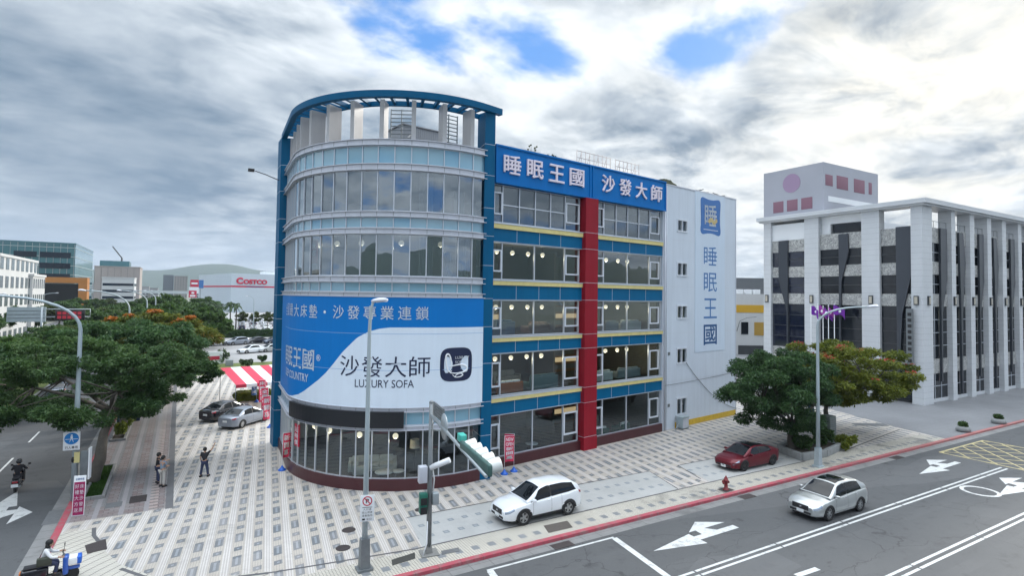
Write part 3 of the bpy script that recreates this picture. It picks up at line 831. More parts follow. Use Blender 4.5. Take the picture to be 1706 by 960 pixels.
b = MB(); b.box(17.45, 19.3, -.02, .05, 0, .08); b.build('downpipe_foot', K['alu'], BL)
b = MB(); b.tube([(17.75, -.1, .05), (17.75, -.1, 20.4)], .05); b.tube([(17.98, -.08, .05), (17.98, -.08, 20.4)], .03); b.build('downpipe', K['alu'], BL)
b = MB()
for z in (1.9, 6.2): b.box(18.3, 18.55, -.05, .0, z, z + .25)
b.build('wall_vent', K['steeld'], BL)
# banner printed with the shop's name, hung flat on the end block
WB = thing('wall_banner', 'tall pale banner with a pillow emblem and four blue characters on the white end block', 'banner', BM @ Vector((22.15, -.03, 6.24)), R_(8))
b = MB(); b.box(0, 4.76, 0, .02, 0, 14.3); b.build('sheet', mat('wall_banner_vinyl', (.60, .69, .80), .5, var=.03, vs=.3, streak=.04), WB)
b = MB()
for ch, za, zb in (('睡', 14.0, 15.7), ('眠', 11.6, 13.33), ('王', 9.2, 11.0), ('國', 6.82, 8.64)):
    put_text(b, ch, lambda x, y, z: (1.33 + x, -.006, za - 6.24 + y), 2.12, zb - za, 0 if ch != '國' else .012)
b.build('lettering', K['wallblue'], WB)
pil = []
for k in range(64):
    a = 2 * math.pi * k / 64
    cx_, cy_ = math.cos(a), math.sin(a)
    r = (abs(cx_) ** 3.6 + abs(cy_) ** 3.6) ** (-1 / 3.6)
    cor = max(0, abs(math.sin(2 * a))) ** 7
    r *= .95 + .20 * cor - .03 * (1 - abs(math.sin(2 * a)))
    pil.append((2.42 + cx_ * r * 1.62, 12.2 + cy_ * r * 1.66))
b = MB(); b.face([(x, -.004, z) for x, z in pil]); bmesh.ops.triangulate(b.bm, faces=b.bm.faces[:]); b.build('pillow_emblem', mat('pillow_blue', (.045, .16, .43), .5), WB)
b = MB(); put_text(b, '睡', lambda x, y, z: (1.45 + x, -.012, 11.35 + y), 1.95, 1.95, .01)
for k in range(15): b.box(1.3 + k * .155, 1.3 + k * .155 + .11, -.012, -.010, 10.95, 11.02)
b.build('emblem_lettering', K['whiteink'], WB)
b = MB()
for x, z, rx, rz in ((2.5, 11.9, .42, .22), (2.95, 11.72, .3, .2), (3.3, 11.9, .2, .2), (2.2, 11.75, .2, .16)):
    b.face([(x + rx * math.cos(2 * math.pi * k / 14), -.016 - x * .001, z + rz * math.sin(2 * math.pi * k / 14)) for k in range(14)])
b.build('emblem_figure', mat('emblem_gold', (.55, .43, .20), .5), WB)
# wires on the end block
def sag(p, q, d, n=14):
    p, q = Vector(p), Vector(q); return [p.lerp(q, i / n) - Vector((0, 0, d * 4 * (i / n) * (1 - i / n))) for i in range(n + 1)]
b = MB(); b.tube([BM @ v for v in sag((20.8, -.06, 5.45), (28.95, -.06, .6), .75)], .018, 5); b.build('cable', K['black'], label='thin black cable sagging from a small window across the white end wall', cat='cable')
b = MB(); b.tube([BM @ v for v in sag((17.7, -.07, 3.73), (28.9, -.05, 4.05), .05)], .014, 5); b.build('cable', K['black'], label='thin wire strung level across the white end wall above the yellow skirting', cat='cable')
mbx = thing('meter_box', 'pale grey utility cabinet standing against the white wall by the yellow skirting', 'meter box', BM @ Vector((19.85, -.42, 0)), R_(8))
b = MB(); b.rbox(-.45, .45, -.28, .28, .05, 1.0, .03); b.box(-.5, .5, -.32, .32, .98, 1.03); b.build('cabinet', K['polegrey'], mbx)
b = MB(); b.box(-.38, .38, -.30, -.285, .15, .9); b.build('door', K['alu'], mbx)
b = MB(); b.tube([(-.75, .1, 0), (-.75, .1, .95), (-.7, .1, 1.1), (-.9, .1, 1.15), (-.95, .1, .9)], .035); b.tube([(-1.2, -.1, .05), (-.75, 0, .35), (-.5, 0, .5)], .03); b.build('vent_pipe', K['steel'], mbx)

# rounded corner tower
b = MB(); strip(b, SF, -.35, .06, 0, .65); b.build('tower_plinth', K['maroon'], BL, world=True)
for z0, z1 in ((3.34, 3.6), (4.36, 4.63), (10.81, 11.08), (11.66, 12.0), (14.4, 14.74), (15.37, 15.7), (18.04, 18.42), (19.46, 19.82)):
    b = MB(); strip(b, SF, -.3, .07, z0 + .04, z1 - .04); strip(b, SF, -.3, .16, z0, z0 + .038); strip(b, SF, -.3, .16, z1 - .038, z1)
    b.mi = 1
    for s in SK[1:-1]: rad(b, s, .012, 0, .075, z0 + .045, z1 - .045)
    b.build('cornice_band', [K['alu'], K['steeld']], BL, world=True)
def band(name, z0, z1, gm, mull=.027):
    b = MB()
    for s in SK: rad(b, s, mull, -.09, .012, z0, z1)
    for q in (z0, z1 - .05): strip(b, SK, -.1, -.02, q, q + .05)
    fr = b.build(name, K['alud'], BL, world=True)
    b = MB()
    for a, c in zip(SK, SK[1:]):
        tilt = random.uniform(-.004, .004)
        b.face([(*tw(a, -.05), z0), (*tw(c, -.05), z0), (*tw(c, -.05 + tilt), z1), (*tw(a, -.05 + tilt * .6), z1)])
    b.build('glazing', gm, fr, world=True)
random.seed(3)
band('shop_window', .65, 3.34, K['glassdk'])
band('window_band', 12.0, 14.4, K['glasstw']); band('window_band', 15.7, 18.04, K['glasstw'])
for z0, z1 in ((3.6, 4.36), (11.08, 11.66), (14.74, 15.37), (18.42, 19.46)): band('spandrel_band', z0, z1, K['spandrel'], .025)
b = MB(); strip(b, SF, -.5, -.32, 4.63, 10.81); b.build('tower_wall', K['concd'], BL, world=True)
b = MB(); strip(b, [4.85 + 8.1 * k / 24 for k in range(25)], .08, .30, 3.52, 4.42); b.build('display_panel', mat('dark_led_panel', (.012, .014, .018), .3), BL, world=True)
def column(name, poly, z1):
    b = MB(); b.prism(poly, 0, z1); b.mi = 1
    c = sum((Vector(p) for p in poly), Vector((0, 0))) / len(poly)
    big = [(c.x + (p[0] - c.x) * 1.012, c.y + (p[1] - c.y) * 1.012) for p in poly]
    for z in (2.6, 4.6, 6.9, 9.1, 10.8, 12.8, 14.6, 16.3, 18.3, 20.2): b.prism(big, z - .012, z + .012)
    b.build(name, [K['navy_teal'], K['alud']], BL, world=True)
column('blue_pillar', [(15.66, 30.02), (16.36, 30.02), (17.02, 31.38), (15.95, 31.6)], 22.2)
column('blue_pillar', [(5.98, 43.25), (6.8, 43.05), (6.8, 44.75), (5.98, 44.75)], 22.2)
# open crown on the roof: fins, louvres, ring beam
for k in range(11):
    b = MB(); rad(b, .9 + k * 1.87, .13, -1.15, -.2, 19.82, 22.2); b.build('roof_fin', K['fin'], BL, world=True)
SX = [-1.0, -.5] + SF + [TARC + 6.0]
b = MB(); strip(b, SX, .22, .36, 22.16, 22.54); strip(b, SX, -1.42, -1.30, 22.18, 22.48); strip(b, SX, .02, .22, 22.16, 22.22)
b.build('ring_beam', K['navy_teal'], BL, world=True)
s = -.6
while s < TARC + 5.9:
    b = MB(); rad(b, s, .085, -1.3, .22, 22.24, 22.48); s += .94
    b.build('crown_louvre', K['navy_teal'], BL, world=True)
def screen(s, off, w_):
    b = MB(); p = tw(s, off); t = (tw(s - .1, off) - p).normalized(); M = Matrix(((t.x, -t.y, 0, p.x), (t.y, t.x, 0, p.y), (0, 0, 1, 19.6), (0, 0, 0, 1)))
    for x in (-w_, 0, w_): b.box(x - .03, x + .03, -.03, .03, 0, 3.0, M)
    for k in range(12): b.box(-w_, w_, -.02, .02, .15 + k * .25, .21 + k * .25, M)
    b.tube([M @ Vector((-w_, .1, .1)), M @ Vector((w_, .9, 1.9))], .03, 6)
    b.build('roof_screen', K['steeld'], BL, world=True)
screen(5.9, -3.2, .66); screen(.9, -3.0, .66)
b = MB(); M = Matrix.Translation((13.6, 36.6, 19.55)) @ Matrix.Rotation(R_(8), 4, 'Z')
b.box(-.9, 2.4, 0, 2.2, 0, 3.0, M)
for k in range(22): b.box(-.9 + k * .15, -.86 + k * .15, -.02, .01, 0, 2.97, M)
b.box(-1.0, 2.5, -.1, 2.3, 3.0, 3.08, M)
b.build('roof_hut', mat('grey_corrugated_steel', (.30, .31, .33), .5, .3, var=.06), BL, world=True)
b = MB(); b.tube([(5.9, 43.4, 19.1), (5.0, 42.7, 19.25), (4.2, 42.0, 19.3)], .03); M = Matrix.Translation((4.0, 41.85, 19.3)); b.rbox(-.28, .12, -.12, .12, -.1, .1, .03, M); b.build('floodlight', K['black'], BL, world=True)
# rooftop clutter
rf = thing('roof_frame', 'rusty pale scaffold frame left on the roof behind the blue sign', 'sign frame', BM @ Vector((8.3, .9, 20.25)), R_(8))
for a, c in ((0, 3.7), (4.3, 7.2)):
    b = MB(); n = int((c - a) / .42)
    for k in range(n + 1):
        x = a + (c - a) * k / n; b.tube([(x, 0, 0), (x, 0, 1.7)], .022, 5)
        if k % 2: b.tube([(x, .7, 0), (x, 0, 1.5)], .018, 5)
    for z in (.7, 1.15, 1.66): b.tube([(a, 0, z), (c, 0, z)], .02, 5)
    b.build('lattice', mat('rusty_tube', (.36, .30, .29), .6, var=.1), rf)
for i, (x, h, lab) in enumerate(((3.9, 1.1, 'thin leafless shrub growing on the roof above the first two sign characters'), (5.6, .8, 'small tufted weed on the roof above the blue sign'), (6.6, .6, 'low sprig on the roof edge left of the scaffold frame'))):
    random.seed(40 + i); b = MB()
    for k in range(9):
        a = random.uniform(0, 6.28); l = random.uniform(.3, .8) * h
        q = Vector((math.cos(a) * l * .8, math.sin(a) * l * .5, h * random.uniform(.6, 1.1)))
        b.tube([(0, 0, .0), q * .5 + Vector((0, 0, .1)), q], [.02, .012, .006], 4)
        b.ball(q, .07, 5)
    b.build('roof_plant', mat('dry_twig', (.10, .11, .06), .8), label=lab, cat='plant', loc=BM @ Vector((x, .8, 20.25)))
b = MB(); random.seed(5)
def tarp(u, v): return (u * 3.6, v * 1.6, .35 + .75 * math.sin(math.pi * min(u * .9 + .1, 1)) ** .7 * (1 - .5 * v) + .12 * noise.noise(Vector((u * 9, v * 7, 1))))
b.grid(tarp, 24, 10); o = b.build('tarpaulin', mat('pale_tarpaulin', (.42, .44, .30), .7, var=.15, vs=3), label='crumpled pale tarpaulin heap on the roof where the sign meets the white block', cat='tarpaulin', loc=BM @ Vector((17.2, .6, 20.1))); o.rotation_euler.z = R_(8)
b = MB(); random.seed(8)
for k in range(26):
    M = Matrix.Translation((random.uniform(0, 5.4), random.uniform(0, 1.2), random.uniform(.05, .5))) @ Matrix.Rotation(random.uniform(0, 3), 4, 'Z') @ Matrix.Rotation(random.uniform(-.6, .6), 4, 'X')
    b.box(-random.uniform(.2, .55), .3, -.12, .15, -.03, .05, M)
o = b.build('scrap_pile', mat('roof_scrap', (.19, .20, .20), .7, var=.3, vs=6), label='pile of dark scrap boards along the roof edge of the white block', cat='scrap pile', loc=BM @ Vector((22.2, .5, 20.45))); o.rotation_euler.z = R_(8)

# the printed wrap round the corner
WR = thing('wrap_banner', 'huge blue and white printed banner wrapped round the curved corner of the blue building', 'banner', (*tw(7, .0), 4.63))
WP = [(0, 9.10), (4.6, 9.12), (5.71, 9.11), (6.3, 9.03), (6.9, 8.86), (7.56, 8.5), (8.44, 7.66), (9.0, 7.0), (9.53, 6.44), (10.1, 5.98), (10.74, 5.58), (11.4, 5.2), (12.05, 4.92), (13, 4.70), (13.6, 4.632)]
def wz(s):
    for (a, za), (c, zc_) in zip(WP, WP[1:]):
        if a <= s <= c: return za + (zc_ - za) * (s - a) / (c - a)
    return 4.63
BS = [.1 + (18.6 - .1) * k / 150 for k in range(151)]
bw, bb_ = MB(), MB(); bw.sm = bb_.sm = True
for a, c in zip(BS, BS[1:]):
    za, zc_ = wz(a), wz(c)
    if c < 13.6: bw.face([(*tw(a, .12), 4.63), (*tw(c, .12), 4.63), (*tw(c, .12), zc_), (*tw(a, .12), za)])
    bb_.face([(*tw(a, .12), za), (*tw(c, .12), zc_), (*tw(c, .12), 10.81), (*tw(a, .12), 10.81)])
bw.build('white_field', K['bannerw'], WR, world=True, weld=.001); bb_.build('blue_field', K['bannerb'], WR, world=True, weld=.001)
for z in (6.7, 8.75):
    b = MB(); strip(b, BS[:131], .119, .1235, z - .012, z + .012); b.build('sheet_seam', mat('seam_line_%d' % (z * 10), (.25, .42, .66), .6), WR, world=True)  # thin mid-blue line along each sheet joint of the wrap
def arc_text(mb, body, sL, sR, z0, z1, bold=0.0, off=.135):
    put_text(mb, body, lambda x, y, z: (*tw(sL - x, off), z0 + y), sL - sR, z1 - z0, bold)
b = MB()
for k, ch in enumerate('鎖連業專發沙・墊床大最國全'):
    c = 3.95 + .965 * k
    if ch == '・': b.face([(*tw(c + .09 * math.cos(2 * math.pi * j / 12), .135), 9.9 + .09 * math.sin(2 * math.pi * j / 12)) for j in range(12)])
    else: arc_text(b, ch, c + .37, c - .37, 9.54, 10.31, .006)
b.build('slogan_lettering', K['whiteink'], WR, world=True)
b = MB()
for k, ch in enumerate('國王眠睡'):
    c = 11.08 + 1.3 * k; arc_text(b, ch, c + .57, c - .57, 6.46, 7.66, .010)
arc_text(b, 'SLEEP COUNTRY', 15.2, 11.0, 5.74, 6.22, .012)
arc_text(b, '®', 10.32, 9.98, 7.06, 7.42, 0)
b.build('brand_lettering', K['whiteink'], WR, world=True)
b = MB()
for k, ch in enumerate('師大發沙'):
    c = 4.03 + 1.315 * k; arc_text(b, ch, c + .58, c - .58, 6.33, 7.48, 0)
arc_text(b, 'LUXURY SOFA', 7.62, 4.34, 5.74, 6.18, 0)
b.build('shop_lettering', K['navyink'], WR, world=True)
b = MB(); q = []
for k in range(48):
    a = 2 * math.pi * k / 48; c_, s_ = math.cos(a), math.sin(a); r = (abs(c_) ** 4 + abs(s_) ** 4) ** -.25
    q.append((1.9 - c_ * r * 1.0, 6.97 + s_ * r * .97))
for (s0, z0), (s1, z1) in zip(q, q[1:] + q[:1]): b.face([(*tw(1.9, .132), 6.97), (*tw(s0, .132), z0), (*tw(s1, .132), z1)])
b.build('emblem', K['navyink'], WR, world=True)
b = MB()
def arc_stroke(pts, w_):
    P4 = [pts[0]] + list(pts) + [pts[-1]]; out = []
    for i in range(1, len(P4) - 2):
        p0, p1, p2, p3 = (Vector(q) for q in P4[i - 1:i + 3])
        for k in range(6):
            t = k / 6; out.append(.5 * ((2 * p1) + (p2 - p0) * t + (2 * p0 - 5 * p1 + 4 * p2 - p3) * t * t + (3 * p1 - p0 - 3 * p2 + p3) * t ** 3))
    out.append(Vector(pts[-1])); n = len(out)
    b.tube([(*tw(q.x, .135), q.y) for q in out], [w_ * (.5 + .5 * math.sin(math.pi * (i + .5) / n)) for i in range(n)], 6)
arc_stroke([(2.30, 6.62), (2.22, 6.95), (2.30, 7.40), (2.44, 7.58), (2.56, 7.45), (2.52, 7.0), (2.44, 6.68), (2.30, 6.55), (2.20, 6.62)], .05)
arc_stroke([(2.34, 6.86), (2.0, 6.92), (1.6, 6.95), (1.32, 6.85), (1.25, 6.68), (1.45, 6.52), (1.9, 6.46), (2.3, 6.50)], .05)
arc_stroke([(2.15, 6.38), (1.95, 6.24), (1.65, 6.26), (1.50, 6.36), (1.68, 6.44), (1.92, 6.36), (2.0, 6.22)], .035)
arc_text(b, 'LUXURY', 2.0, 1.1, 7.28, 7.44, .02, .137); arc_text(b, 'SOFA', 2.0, 1.42, 7.02, 7.18, .02, .137)
b.build('emblem_print', K['whiteink'], WR, world=True)
# posters and pale drapes behind the tower glass
def inside_strip(name, s0, s1, z0, z1, off, m, lab, cat, extra=None):
    b = MB(); strip(b, [s0 + (s1 - s0) * k / 4 for k in range(5)], off - .05, off, z0, z1)
    o = b.build(name, m, label=lab, cat=cat, loc=(*tw((s0 + s1) / 2, off), z0), world=True)
    return o
pz = inside_strip('poster', 10.95, 11.5, 12.75, 14.15, -.2, K['signred'], 'red poster with white print hung inside the fourth-floor tower window', 'poster')
b = MB()
for k, z in enumerate((13.62, 13.2)): put_text(b, '大市'[k], lambda x, y, zz, z=z: (*tw(11.42 - x, -.17), z + y), .4, .36, .02)
strip(b, [10.95, 11.22, 11.5], -.24, -.2, 12.05, 12.74)
MAT[pz.name] = Matrix.Translation(pz.location); b.build('white_print', K['whiteink'], pz, world=True)
pz = inside_strip('poster', 12.1, 12.75, 1.75, 3.05, .0, K['signred'], 'red poster with white print stuck inside the ground-floor tower glass', 'poster')
b = MB()
for k in range(3): put_text(b, 'SALE' if k == 0 else '大特價'[k], lambda x, y, zz, k=k: (*tw(12.68 - x, .012), 2.6 - k * .38 + y), .5, .3, .02)
MAT[pz.name] = Matrix.Translation(pz.location); b.build('white_print', K['whiteink'], pz, world=True)
for s0, s1, z0, z1, lab in ((3.25, 4.15, 12.02, 14.3, 'white drape inside the fourth-floor tower window, the wider one'), (1.9, 2.5, 12.02, 13.5, 'short white drape inside the fourth-floor tower window near the blue pillar'), (.9, 1.7, 12.02, 14.3, 'white drape at the fourth-floor tower window beside the blue pillar'), (3.3, 4.2, 15.72, 17.9, 'white drape inside the top tower window, the wider one'), (1.1, 1.9, 15.72, 17.2, 'white drape inside the top tower window beside the blue pillar'), (11.9, 12.6, 12.02, 14.3, 'white drape inside the fourth-floor tower window left of the red poster'), (11.4, 12.3, 15.72, 17.9, 'white drape at the left of the top tower window')):
    b = MB(); n = 20
    def fn(u, v): 
        s = s0 + (s1 - s0) * u; return (*tw(s, -.7 + .06 * math.sin(u * 22)), z0 + (z1 - z0) * v)
    b.grid(fn, n, 2); b.build('drape', K['curtain'], label=lab, cat='curtain', loc=(*tw((s0 + s1) / 2, -.7), z0), world=True)

# globe lamps hanging inside
LB = bpy.data.lights.new('bulb', 'POINT'); LB.energy = 16; LB.color = (1, .80, .56); LB.shadow_soft_size = .12
def globe(p, r, lab, grp, rod=.5):
    t = thing('globe_lamp', lab, 'pendant lamp', p, 0, grp)
    b = MB(); b.ball((0, 0, 0), r, 14); b.build('lamp_globe', K['lampwhite'], t)
    b = MB(); b.tube([(0, 0, r * .9), (0, 0, r + rod)], .012, 5); b.build('rod', K['black'], t)
    lo = bpy.data.objects.new('bulb', LB); COL.objects.link(lo); lo.parent = t; lo.location = (0, 0, -r - .12)
fl = {2: 'second-floor', 3: 'third-floor', 4: 'fourth-floor'}; od = ['first', 'second', 'third', 'fourth', 'fifth']
for f, z in ((2, 6.78), (3, 10.22), (4, 13.93)):
    for bi, xs in enumerate(((1.25, 2.6, 4.0, 5.35), (10.8, 12.05, 13.45, 14.6))):
        for i, x in enumerate(xs):
            globe(BM @ Vector((x, 1.3, z)), .155, 'white globe lamp in the %s bay %s the red pillar, %s from the left' % (fl[f], ('left of', 'right of')[bi], od[i]), 'globe lamps inside the showroom')
for i, s in enumerate((12.3, 10.2, 8.1, 5.3, 2.6)):
    globe(Vector((*tw(s, -1.1), 13.98)), .17, 'glowing white globe lamp in the fourth-floor tower window, %s from the left' % od[i], 'globe lamps inside the showroom', .3)
for i, s in enumerate((12.9, 10.8, 8.05, 5.45)):
    globe(Vector((*tw(s, -1.3), 2.72)), .17, 'glowing white globe lamp in the ground-floor tower glass, %s from the left' % od[i], 'globe lamps inside the showroom', .5)

# showroom furniture seen through the glass
def sofa(p, rz, w_, m, lab, cush=None, d=.95, h=.8):
    t = thing('sofa', lab, 'sofa', p, rz, 'furniture shown in the windows')
    b = MB(); b.rbox(-w_ / 2, w_ / 2, -d / 2, d / 2, .08, .34, .05); b.build('base', m, t)
    n = max(1, round((w_ - .4) / .75))
    for k in range(n):
        x0 = -w_ / 2 + .2 + (w_ - .4) * k / n; x1 = x0 + (w_ - .4) / n
        b = MB(); b.rbox(x0 + .01, x1 - .01, -d / 2, d / 2 - .25, .34, .5, .05); b.build('seat_cushion', m, t)
        b = MB(); b.rbox(x0 + .01, x1 - .01, d / 2 - .3, d / 2 - .08, .42, h + .08, .07); b.build('back_cushion', cush or m, t)
    b = MB(); b.rbox(-w_ / 2, w_ / 2, d / 2 - .14, d / 2, .3, h - .05, .05); b.build('backrest', m, t)
    for sx in (-1, 1):
        b = MB(); b.rbox(min(sx * (w_ / 2 - .2), sx * w_ / 2), max(sx * (w_ / 2 - .2), sx * w_ / 2), -d / 2, d / 2, .2, .6, .05); b.build('armrest', m, t)
S = {k: mat(k + '_upholstery', c, .8, var=.06) for k, c in (('orange', (.34, .10, .035)), ('teal', (.055, .12, .13)), ('pale', (.46, .50, .50)), ('blue', (.02, .10, .22)), ('grey', (.22, .26, .28)), ('green', (.03, .12, .10)), ('brown', (.16, .09, .06)))}
def L(x, y, z): return BM @ Vector((x, y, z))
B8 = R_(8)
sofa(L(1.95, 1.0, 4.5), B8 + math.pi, 2.3, S['orange'], 'orange-brown leather sofa with white cushions, its back to the second-floor window', K['white'])
sofa(L(5.0, 1.0, 4.5), B8 + math.pi, 2.6, S['teal'], 'dark teal sofa with its back to the second-floor window left of the red pillar', None, h=1.0)
sofa(L(4.6, 4.6, 4.5), B8, 2.6, S['grey'], 'grey sofa deep inside the second floor facing the left window')
sofa(L(11.2, 1.1, 4.5), B8 + math.pi, 2.0, S['pale'], 'pale sofa in the second-floor window right of the red pillar, the left one')
sofa(L(14.4, 1.3, 4.5), B8 + math.pi, 2.8, S['grey'], 'long grey sofa in the second-floor window right of the red pillar')
sofa(L(1.7, 1.4, 8.3), B8 + math.pi, 1.9, S['blue'], 'deep blue sofa in the third-floor window next to the blue pillar', h=1.0)
sofa(L(5.2, 1.8, 8.3), B8 + math.pi, 2.0, S['brown'], 'low brown sofa in the third-floor window left of the red pillar')
sofa(L(12.2, 1.2, 8.3), B8 + math.pi, 1.5, S['grey'], 'small grey sofa in the third-floor window right of the red pillar')
sofa(L(14.6, 1.3, 8.3), B8 + math.pi, 2.5, S['pale'], 'pale two-seat sofa in the third-floor window near the white block')
sofa(L(11.8, 1.6, .08), B8 + 2.6, 1.3, S['green'], 'green armchair with a white cushion in the ground-floor window right of the red pillar', K['white'])
sofa(L(14.3, 1.6, .08), B8 + 3.4, 1.5, S['green'], 'green loveseat with a white cushion in the ground-floor window nearest the white block', K['white'])
sofa(L(4.2, 3.6, .08), B8 + .3, 2.2, S['brown'], 'brown sofa deep inside the ground floor left of the red pillar')
pc = tw(6.9, -3.2)
sofa((pc.x - .6, pc.y + .5, .08), R_(-18), 2.9, S['pale'], 'long pale grey sofa in the round ground-floor shop window')
pc2 = tw(8.9, -2.6)
sofa((pc2.x, pc2.y, .08), R_(72), 1.6, S['pale'], 'pale grey chaise end of the sofa group in the round shop window')
def table(p, r, lab):
    t = thing('coffee_table', lab, 'table', p, 0, 'furniture shown in the windows')
    b = MB(); b.lathe([(r * .96, .42), (r, .44), (r, .47), (.001, .47)], 20); b.build('tabletop', K['wframe'], t)
    for k in range(3):
        a = k * 2.1; b = MB(); b.tube([(r * .5 * math.cos(a), r * .5 * math.sin(a), .42), (r * .8 * math.cos(a), r * .8 * math.sin(a), 0)], .02, 6); b.build('leg', K['black'], t)
q = tw(6.3, -1.7); table((q.x, q.y, .08), .55, 'round white coffee table before the pale sofa in the shop window')
q = tw(5.3, -1.9); table((q.x, q.y, .08), .38, 'smaller round side table right of the coffee table in the shop window')
table(L(5.0, 1.8, .08), .45, 'round white table in the ground-floor window left of the red pillar')
q = tw(4.0, -2.2)
t = thing('floor_lamp', 'tall floor lamp with a drum shade in the round shop window', 'lamp', (q.x, q.y, .08))
b = MB(); b.lathe([(.2, 0), (.2, .03), (.02, .05), (.02, 1.75)], 12); b.build('stand', K['black'], t)
b = MB(); b.lathe([(.3, 1.7), (.26, 2.2)], 16, caps=False); b.build('lamp_shade', mat('linen_shade', (.5, .47, .38), .8), t)
def cabinet(p, rz, w_, h, lab, lamp=True):
    t = thing('display_cabinet', lab, 'cabinet', p, rz, 'furniture shown in the windows')
    b = MB(); b.box(-w_ / 2, w_ / 2, -.2, .2, 0, h); b.build('carcass', K['wood'], t)
    for k in range(3):
        b = MB(); b.box(-w_ / 2 + .1, w_ / 2 - .1, -.22, -.205, .25 + k * h * .3, .25 + k * h * .3 + h * .2); b.build('shelf_front', mat('lit_shelf', (.5, .36, .2), .6, emit=(1, .7, .4), es=.35) if lamp and k == 1 else K['inwall'], t)
cabinet(L(3.4, 6.9, 8.3), B8, 5.0, 1.9, 'long wooden wall cabinet with a lit shelf deep inside the third floor')
cabinet(L(2.6, 6.9, 4.5), B8, 4.0, 2.0, 'wooden wall cabinet with a lit shelf deep inside the second floor')
cabinet(L(12.5, 6.9, 4.5), B8, 4.4, 2.0, 'wooden wall cabinet with a lit shelf behind the right bay of the second floor')
cabinet(L(12.8, 6.9, 8.3), B8, 3.2, 1.9, 'wooden wall cabinet with a lit shelf behind the right bay of the third floor')
cabinet(L(13, 6.9, .08), B8, 4.4, 2.0, 'wooden wall cabinet with a lit shelf behind the right bay of the ground floor')
# ================================================================ OTHER BUILDINGS
def f_marble(s, p, pos, x, y):
    n = s.noise(pos, 1.3, 6, .75, 2.2)
    c = s.mix(s.step(s.m('ABSOLUTE', s.m('SUBTRACT', n, .5)), .0, .045), (.07, .075, .085), (.50, .50, .48))
    c = s.mix(s.m('MULTIPLY', s.step(s.noise(pos, 2.3, 5, .7), .55, .75), .6), c, (.20, .20, .20))
    s.put(p.inputs['Base Color'], c); p.inputs['Roughness'].default_value = .4
K['marble'] = ground_mat('veined_marble', f_marble)
def f_stone(s, p, pos, x, y):
    z = s.n('SeparateXYZ', Vector=pos).outputs[2]
    c = s.mix(s.noise(pos, .4, 5), (.54, .56, .585), (.64, .66, .68))
    c = s.mix(s.m('MULTIPLY', s.cell(z, .62, .1, .012), .6), c, (.25, .26, .27))
    s.put(p.inputs['Base Color'], dirt(s, pos, c, .08)); p.inputs['Roughness'].default_value = .5
K['stone'] = ground_mat('pale_stone_cladding', f_stone)
K['offglass'] = mat('dark_office_glass', (.008, .012, .03), .04, 0, spec=.7)
K['offglass2'] = mat('dark_tinted_glass', (.010, .013, .018), .06, 0, spec=.35)
K['shard'] = mat('dark_shard_cladding', (.045, .052, .065), .35, .2, var=.05)
OB = thing('office_building', 'pale stone office block with dark glass, veined marble bands and open roof frame', 'building', (68, 29.8, 0))
def ob(b, name, m, par=None): return b.build(name, m, par or OB, world=True)
PL = [(48.2, 47.15), (42.45, 40.62), (35.52, 33.58), (30.4, 29.3)]           # pillars on the side street face
FX = [(68.0, 70.15), (74.62, 75.62), (79.3, 80.4), (84.0, 85.1), (88.3, 89.45), (93.2, 94.3), (98.0, 99.1), (102.8, 103.9), (107.6, 108.7), (112.4, 113.5)]
for i, (a, c) in enumerate(PL):
    b = MB(); b.box(67.9, 70.1 if i == 3 else 69.0, c, a, 0, 21.5); ob(b, 'pillar', K['stone'])
for a, c in FX[1:]:
    b = MB(); b.box(a, c, 29.3, 30.6, 0, 21.5); ob(b, 'pillar', K['stone'])
b = MB(); b.prism([(67.3, 28.7), (115, 28.7), (115, 31.2), (69.9, 31.2), (69.9, 48.9), (67.3, 48.9)], 21.5, 22.0)
b.prism([(67.55, 28.95), (114.8, 28.95), (114.8, 31.0), (69.7, 31.0), (69.7, 48.7), (67.55, 48.7)], 21.3, 21.498); ob(b, 'roof_frame', K['stone'])
b = MB(); b.box(68.6, 114, 30.4, 48.1, 0, 18.9); ob(b, 'core', K['dkgrey'])
b = MB(); b.box(74, 112, 38, 48, 18.9, 21.2); ob(b, 'penthouse', K['white'])
def side(name, y0, y1, z0, z1, m, x=68.25, th=.3):
    b = MB(); b.box(x, x + th, y0, y1, z0, z1); return ob(b, name, m)
def front(name, x0, x1, z0, z1, m, y=29.7, th=.3):
    b = MB(); b.box(x0, x1, y, y + th, z0, z1); return ob(b, name, m)
bays = [(42.46, 47.14), (35.53, 40.61), (30.41, 33.57)]
for i, (y0, y1) in enumerate(bays):
    for z0, z1 in ((17.2, 18.75 if i == 0 else 19.1), (13.9, 15.25), (10.45, 11.8), (3.4, 4.85)): side('marble_band', y0, y1, z0, z1, K['marble'])
    for z0, z1 in ((15.26, 17.19), (11.81, 13.89), (4.86, 10.44), (.35, 3.39)):
        w_ = side('window', y0, y1, z0, z1, K['offglass'] if i == 0 else K['offglass2'], 68.32, .2)
        b = MB(); n = 2 if z1 - z0 < 3 else 4
        for k in range(1, n): b.box(68.27, 68.34, y0, y1, z0 + (z1 - z0) * k / n - .03, z0 + (z1 - z0) * k / n + .03)
        b.box(68.27, 68.34, (y0 + y1) / 2 - .03, (y0 + y1) / 2 + .03, z0, z1)
        ob(b, 'window_frame', K['dkgrey'], w_)
side('loggia_wall', 42.46, 47.14, 18.76, 20.9, K['white'])
side('loggia_wall', 35.53, 40.61, 20.35, 21.29, K['white'], 68.6); side('loggia_wall', 39.5, 40.61, 19.11, 20.34, K['white'], 68.6)
w_ = side('window', 35.6, 39.4, 19.12, 20.34, K['offglass2'], 69.0)
